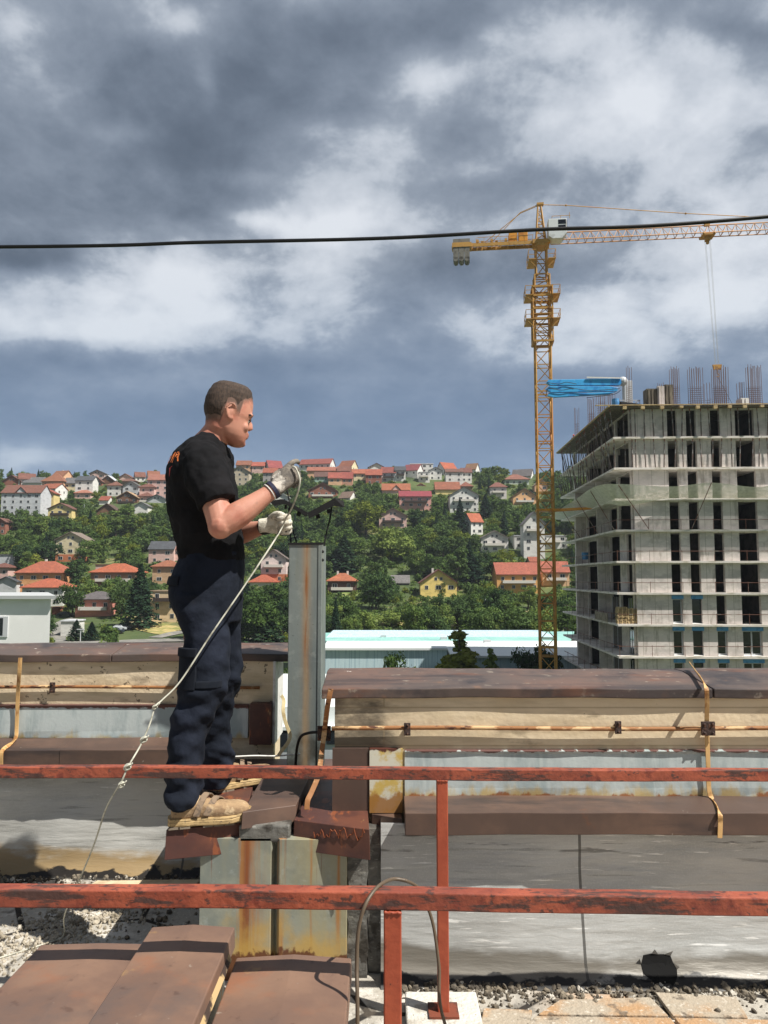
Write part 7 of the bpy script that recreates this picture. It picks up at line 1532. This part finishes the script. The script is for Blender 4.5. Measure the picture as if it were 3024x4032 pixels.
d2 = (WR2 - EL2).normalized(); band(WR2 - d2 * .022, WR2 + d2 * .008, .0345, mat('watch_strap', (38, 36, 36), rough=.6), 'watch_strap', .040); b = MB(); c_ = WR2 - d2 * .008 + Vector((0, -.033, -.016)); b.box(c_.x - .012, c_.x + .014, c_.y - .006, c_.y + .004, c_.z - .014, c_.z + .010); b.build('watch_case', m_black, body, bevel=.003)
# shoes
def shoe(heel, yaw, label=None):
    M = Matrix.Translation(heel) @ Matrix.Rotation(R(yaw), 4, 'Z')
    def sp(x): return max(0, (x - .21) / .09) ** 2 * .016
    def S_(x, w, z0, z1, yo=0, n=18, e=.75):
        z0 += sp(x); z1 += sp(x) * .8
        return [M @ Vector((x, yo + w * math.copysign(abs(math.cos(t)) ** e, math.cos(t)), (z0 + z1) / 2 + (z1 - z0) / 2 * math.copysign(abs(math.sin(t)) ** e, math.sin(t)))) for t in [2 * PI * k / n for k in range(n)]]
    b = MB(); b.loft([S_(.006, .026, .03, .075), S_(.018, .035, .022, .098), S_(.05, .040, .02, .112), S_(.085, .041, .02, .113), (S_(.118, .043, .02, .106)), S_(.15, .046, .02, .092), S_(.19, .051, .02, .084), S_(.23, .053, .02, .080), S_(.265, .049, .02, .074), S_(.288, .038, .022, .062), S_(.300, .020, .026, .046)])
    u = b.build('shoe', m_shoe, body, smooth=True); u.modifiers.new('sub', 'SUBSURF').render_levels = 1
    def out(sw): return [M @ Vector((x, y * sw, sp(x))) for x, y in ((-.004, -.018), (.004, -.034), (.05, -.042), (.11, -.040), (.17, -.050), (.23, -.054), (.275, -.044), (.300, -.022), (.307, 0), (.300, .024), (.275, .046), (.23, .054), (.17, .048), (.11, .042), (.05, .042), (.004, .034), (-.004, .018))]
    b = MB(); o1 = out(1); b.loft([[v + Vector((0, 0, z)) + ((M.to_3x3() @ Vector((0, 0, 0)))) for v in out(s_)] for z, s_ in ((.008, .97), (.012, 1.02), (.024, 1.03), (.027, 1.0), (.030, 1.03), (.036, .98))]); b.build('sole', m_sole, u, smooth=False)
    b = MB()
    for x0_, x1_ in ((0.0, .035), (.04, .078), (.125, .16), (.165, .20), (.205, .24), (.245, .28), (.284, .30)): b.box(x0_, x1_, -.040 if x1_ < .28 else -.025, .040 if x1_ < .28 else .025, sp(x0_) * .8, .0085 + sp(x1_), M)
    b.build('tread', m_soled, u)
    for x_, zt in ((.118, .108), (.155, .092)):
        b = MB(); pts = [M @ Vector((x_ + .010 * k - .02, (.049) * math.cos(PI * k / 8 * 1.0 + PI), .045 + (zt - .040) * math.sin(PI * k / 8))) for k in range(9)]
        pr_ = []
        for p in pts: d = (M.to_3x3() @ Vector((1, 0, -.25))).normalized() * .011; pr_.append([p - d, p + d, p + d + Vector((0, 0, .004)), p - d + Vector((0, 0, .004))])
        b.loft(pr_); b.build('shoe_strap', mat('strap_grey', (132, 112, 92), [dict(c=(104, 90, 76), s=60, lo=.5, hi=.6)], rough=.9), u)
    b = MB(); b.tube([M @ Vector((.05, 0, .085)), M @ Vector((.045, 0, .135))], [.040, .044], 16); b.build('ankle_collar', m_shoe, u, smooth=True)
hh = Pz(664, 3258, .561); shoe(Vector((hh.x, hh.y, .562)), 15)
hh = Pz(842, 3118, .566); shoe(Vector((hh.x, hh.y, .566)), 40)

# ---------------------------------------------------------------- the cable he holds
CB_ = [P(1150, 1838, 3.04), P(1163, 1842, 3.03), P(1178, 1875, 3.02), P(1180, 1905, 3.02), P(1166, 1960, 3.04), P(1142, 2015, 3.08), P(1126, 2040, 3.12), P(1106, 2085, 3.13), P(1060, 2160, 3.05), P(950, 2325, 2.96), P(830, 2500, 2.88), P(712, 2680, 2.82), P(640, 2755, 2.78), P(612, 2782, 2.76), P(590, 2850, 2.74), P(567, 2905, 2.72), P(545, 2950, 2.70), P(505, 3018, 2.655), P(478, 3078, 2.648), P(452, 3120, 2.68), P(415, 3190, 2.75), P(372, 3320, 2.95), P(320, 3448, 3.1), P(255, 3600, 3.22)]
e_ = Pz(190, 3712, .006); CB_ += [e_ + Vector((.05, .03, .02)), e_, e_ + Vector((-.25, -.2, 0)), e_ + Vector((-.6, -.3, 0))]
cp = catmull(CB_, 7); rr = [.0037 if i < 60 else .0031 for i in range(len(cp))]
b = MB(); b.tube(cp, rr, 8); tag(b.build('hand_held_cable', m_cable_grey, smooth=True), 'pale grey cable from the gloved hands over the far railing to the floor', 'cable')
def knot(px, py, D, label, s=1.0):
    c = P(px, py, D); b = MB()
    for k, (ax, ay) in enumerate(((.5, .2), (1.4, 2.0), (2.4, .9))):
        b.tube([c + Vector((math.cos(t) * .011 * s, math.sin(t) * .010 * math.sin(ax + k), math.sin(t + ay) * .009 * s)) for t in np.linspace(0, 2 * PI, 14)], .003 * s, 6)
    b.tube([c, c + Vector((.014, -.008, .008)), c + Vector((.02, -.01, .016))], .0022, 5); tag(b.build('wire_knot', m_cable_grey, smooth=True), label, 'wire knot', 'wire knots on the held cable')
knot(610, 2784, 2.755, 'uppermost wire knot on the held cable left of the trousers', .75); knot(566, 2912, 2.715, 'second wire knot from the top, above the far railing'); knot(502, 3020, 2.65, 'wire knot lying on top of the far railing'); knot(478, 3090, 2.64, 'lowest wire knot, hanging just under the far railing', .9)
strap([P(1108, 2738, 3.6), P(1118, 2760, 3.58), P(1115, 2800, 3.56), P(1126, 2850, 3.55), P(1142, 2892, 3.54), P(1136, 2920, 3.52), P(1110, 2955, 3.5), P(1096, 2976, 3.49)], .016, .003, 'pale tape dangling between the legs and the metal pillar', mat('pale_tape', (214, 196, 150), [dict(c=(190, 168, 120), s=20, lo=.5, hi=.6)], rough=.6), 'tape', 'tape')
b = MB(); b.tube(catmull([P(915, 2980, 3.5), P(1000, 2976, 3.52), P(1080, 2977, 3.55), P(1140, 2972, 3.58), P(1180, 2968, 3.62)], 5), .004, 6); tag(b.build('cord', m_white, smooth=True), 'white cord stretched over the brown sheet behind the trousers', 'cord')
# two workers on the unfinished deck
def small_person(px, py, Y, m1, m2, label, lean=0):
    c = P(px, py, Y); b = MB()
    def T(x, z, y=0): return c + Vector((x + lean * z, y, z))
    b.tube([T(-.10, 0), T(-.10, .45), T(-.07, .88)], [.07, .08, .10], 8); b.tube([T(.10, 0), T(.10, .45), T(.07, .88)], [.07, .08, .10], 8)
    b.tube([T(0, .82), T(0, 1.1), T(0, 1.38), T(0, 1.48), T(0, 1.55)], [.16, .15, .20, .10, .06], 10); b.ball(T(0, 1.66), (.09, .10, .12)); b.tube([T(-.2, 1.4), T(-.3, 1.15), T(-.15, .98, -.2)], [.06, .05, .04], 7); b.tube([T(.2, 1.4), T(.32, 1.15), T(.28, .9, -.1)], [.06, .05, .04], 7)
    o = b.build('person', m1, origin=tuple(c)); rmesh(o, .03, 1); tag(o, label, 'person')
    b = MB(); b.ball(T(0, 1.72), (.13, .15, .10)); b.build('helmet', m2, o, smooth=True)
    b = MB(); b.tube([T(0, .85), T(0, 1.1), T(0, 1.40), T(0, 1.47)], [.185, .175, .225, .12], 12); b.build('vest', m2, o, smooth=True)
mo = mat('worker_dark', (52, 54, 62), rough=.9); mv = mat('orange_vest', (222, 96, 50), rough=.8)
pq = bw(1.2, 25, Z0); small_person(pix(pq)[0], pix(pq)[1] - 0, pq.y, mo, mv, 'distant worker in orange vest at the far left corner of the deck')
pq = bw(1.6, 21, Z0); small_person(pix(pq)[0], pix(pq)[1] - 0, pq.y, mo, mat('white_helmet', (214, 210, 200), rough=.5), 'distant worker in pale vest on the deck beside the orange one', .05)

# ================================================================ light summer haze over the valley
b = MB(); b.box(-1260, 1260, -460, 1110, -40, 110)
mh = bpy.data.materials.new('haze_air'); mh.use_nodes = True; t_ = mh.node_tree; t_.nodes.clear(); pv = t_.nodes.new('ShaderNodeVolumePrincipled'); pv.inputs['Color'].default_value = (.82, .9, 1, 1); pv.inputs['Density'].default_value = .00016; pv.inputs['Anisotropy'].default_value = .2
mo_ = t_.nodes.new('ShaderNodeOutputMaterial'); t_.links.new(pv.outputs[0], mo_.inputs['Volume'])
hz = b.build('haze', mh, local=True); tag(hz, 'thin pale haze in the air over the valley', 'haze', kind='stuff')
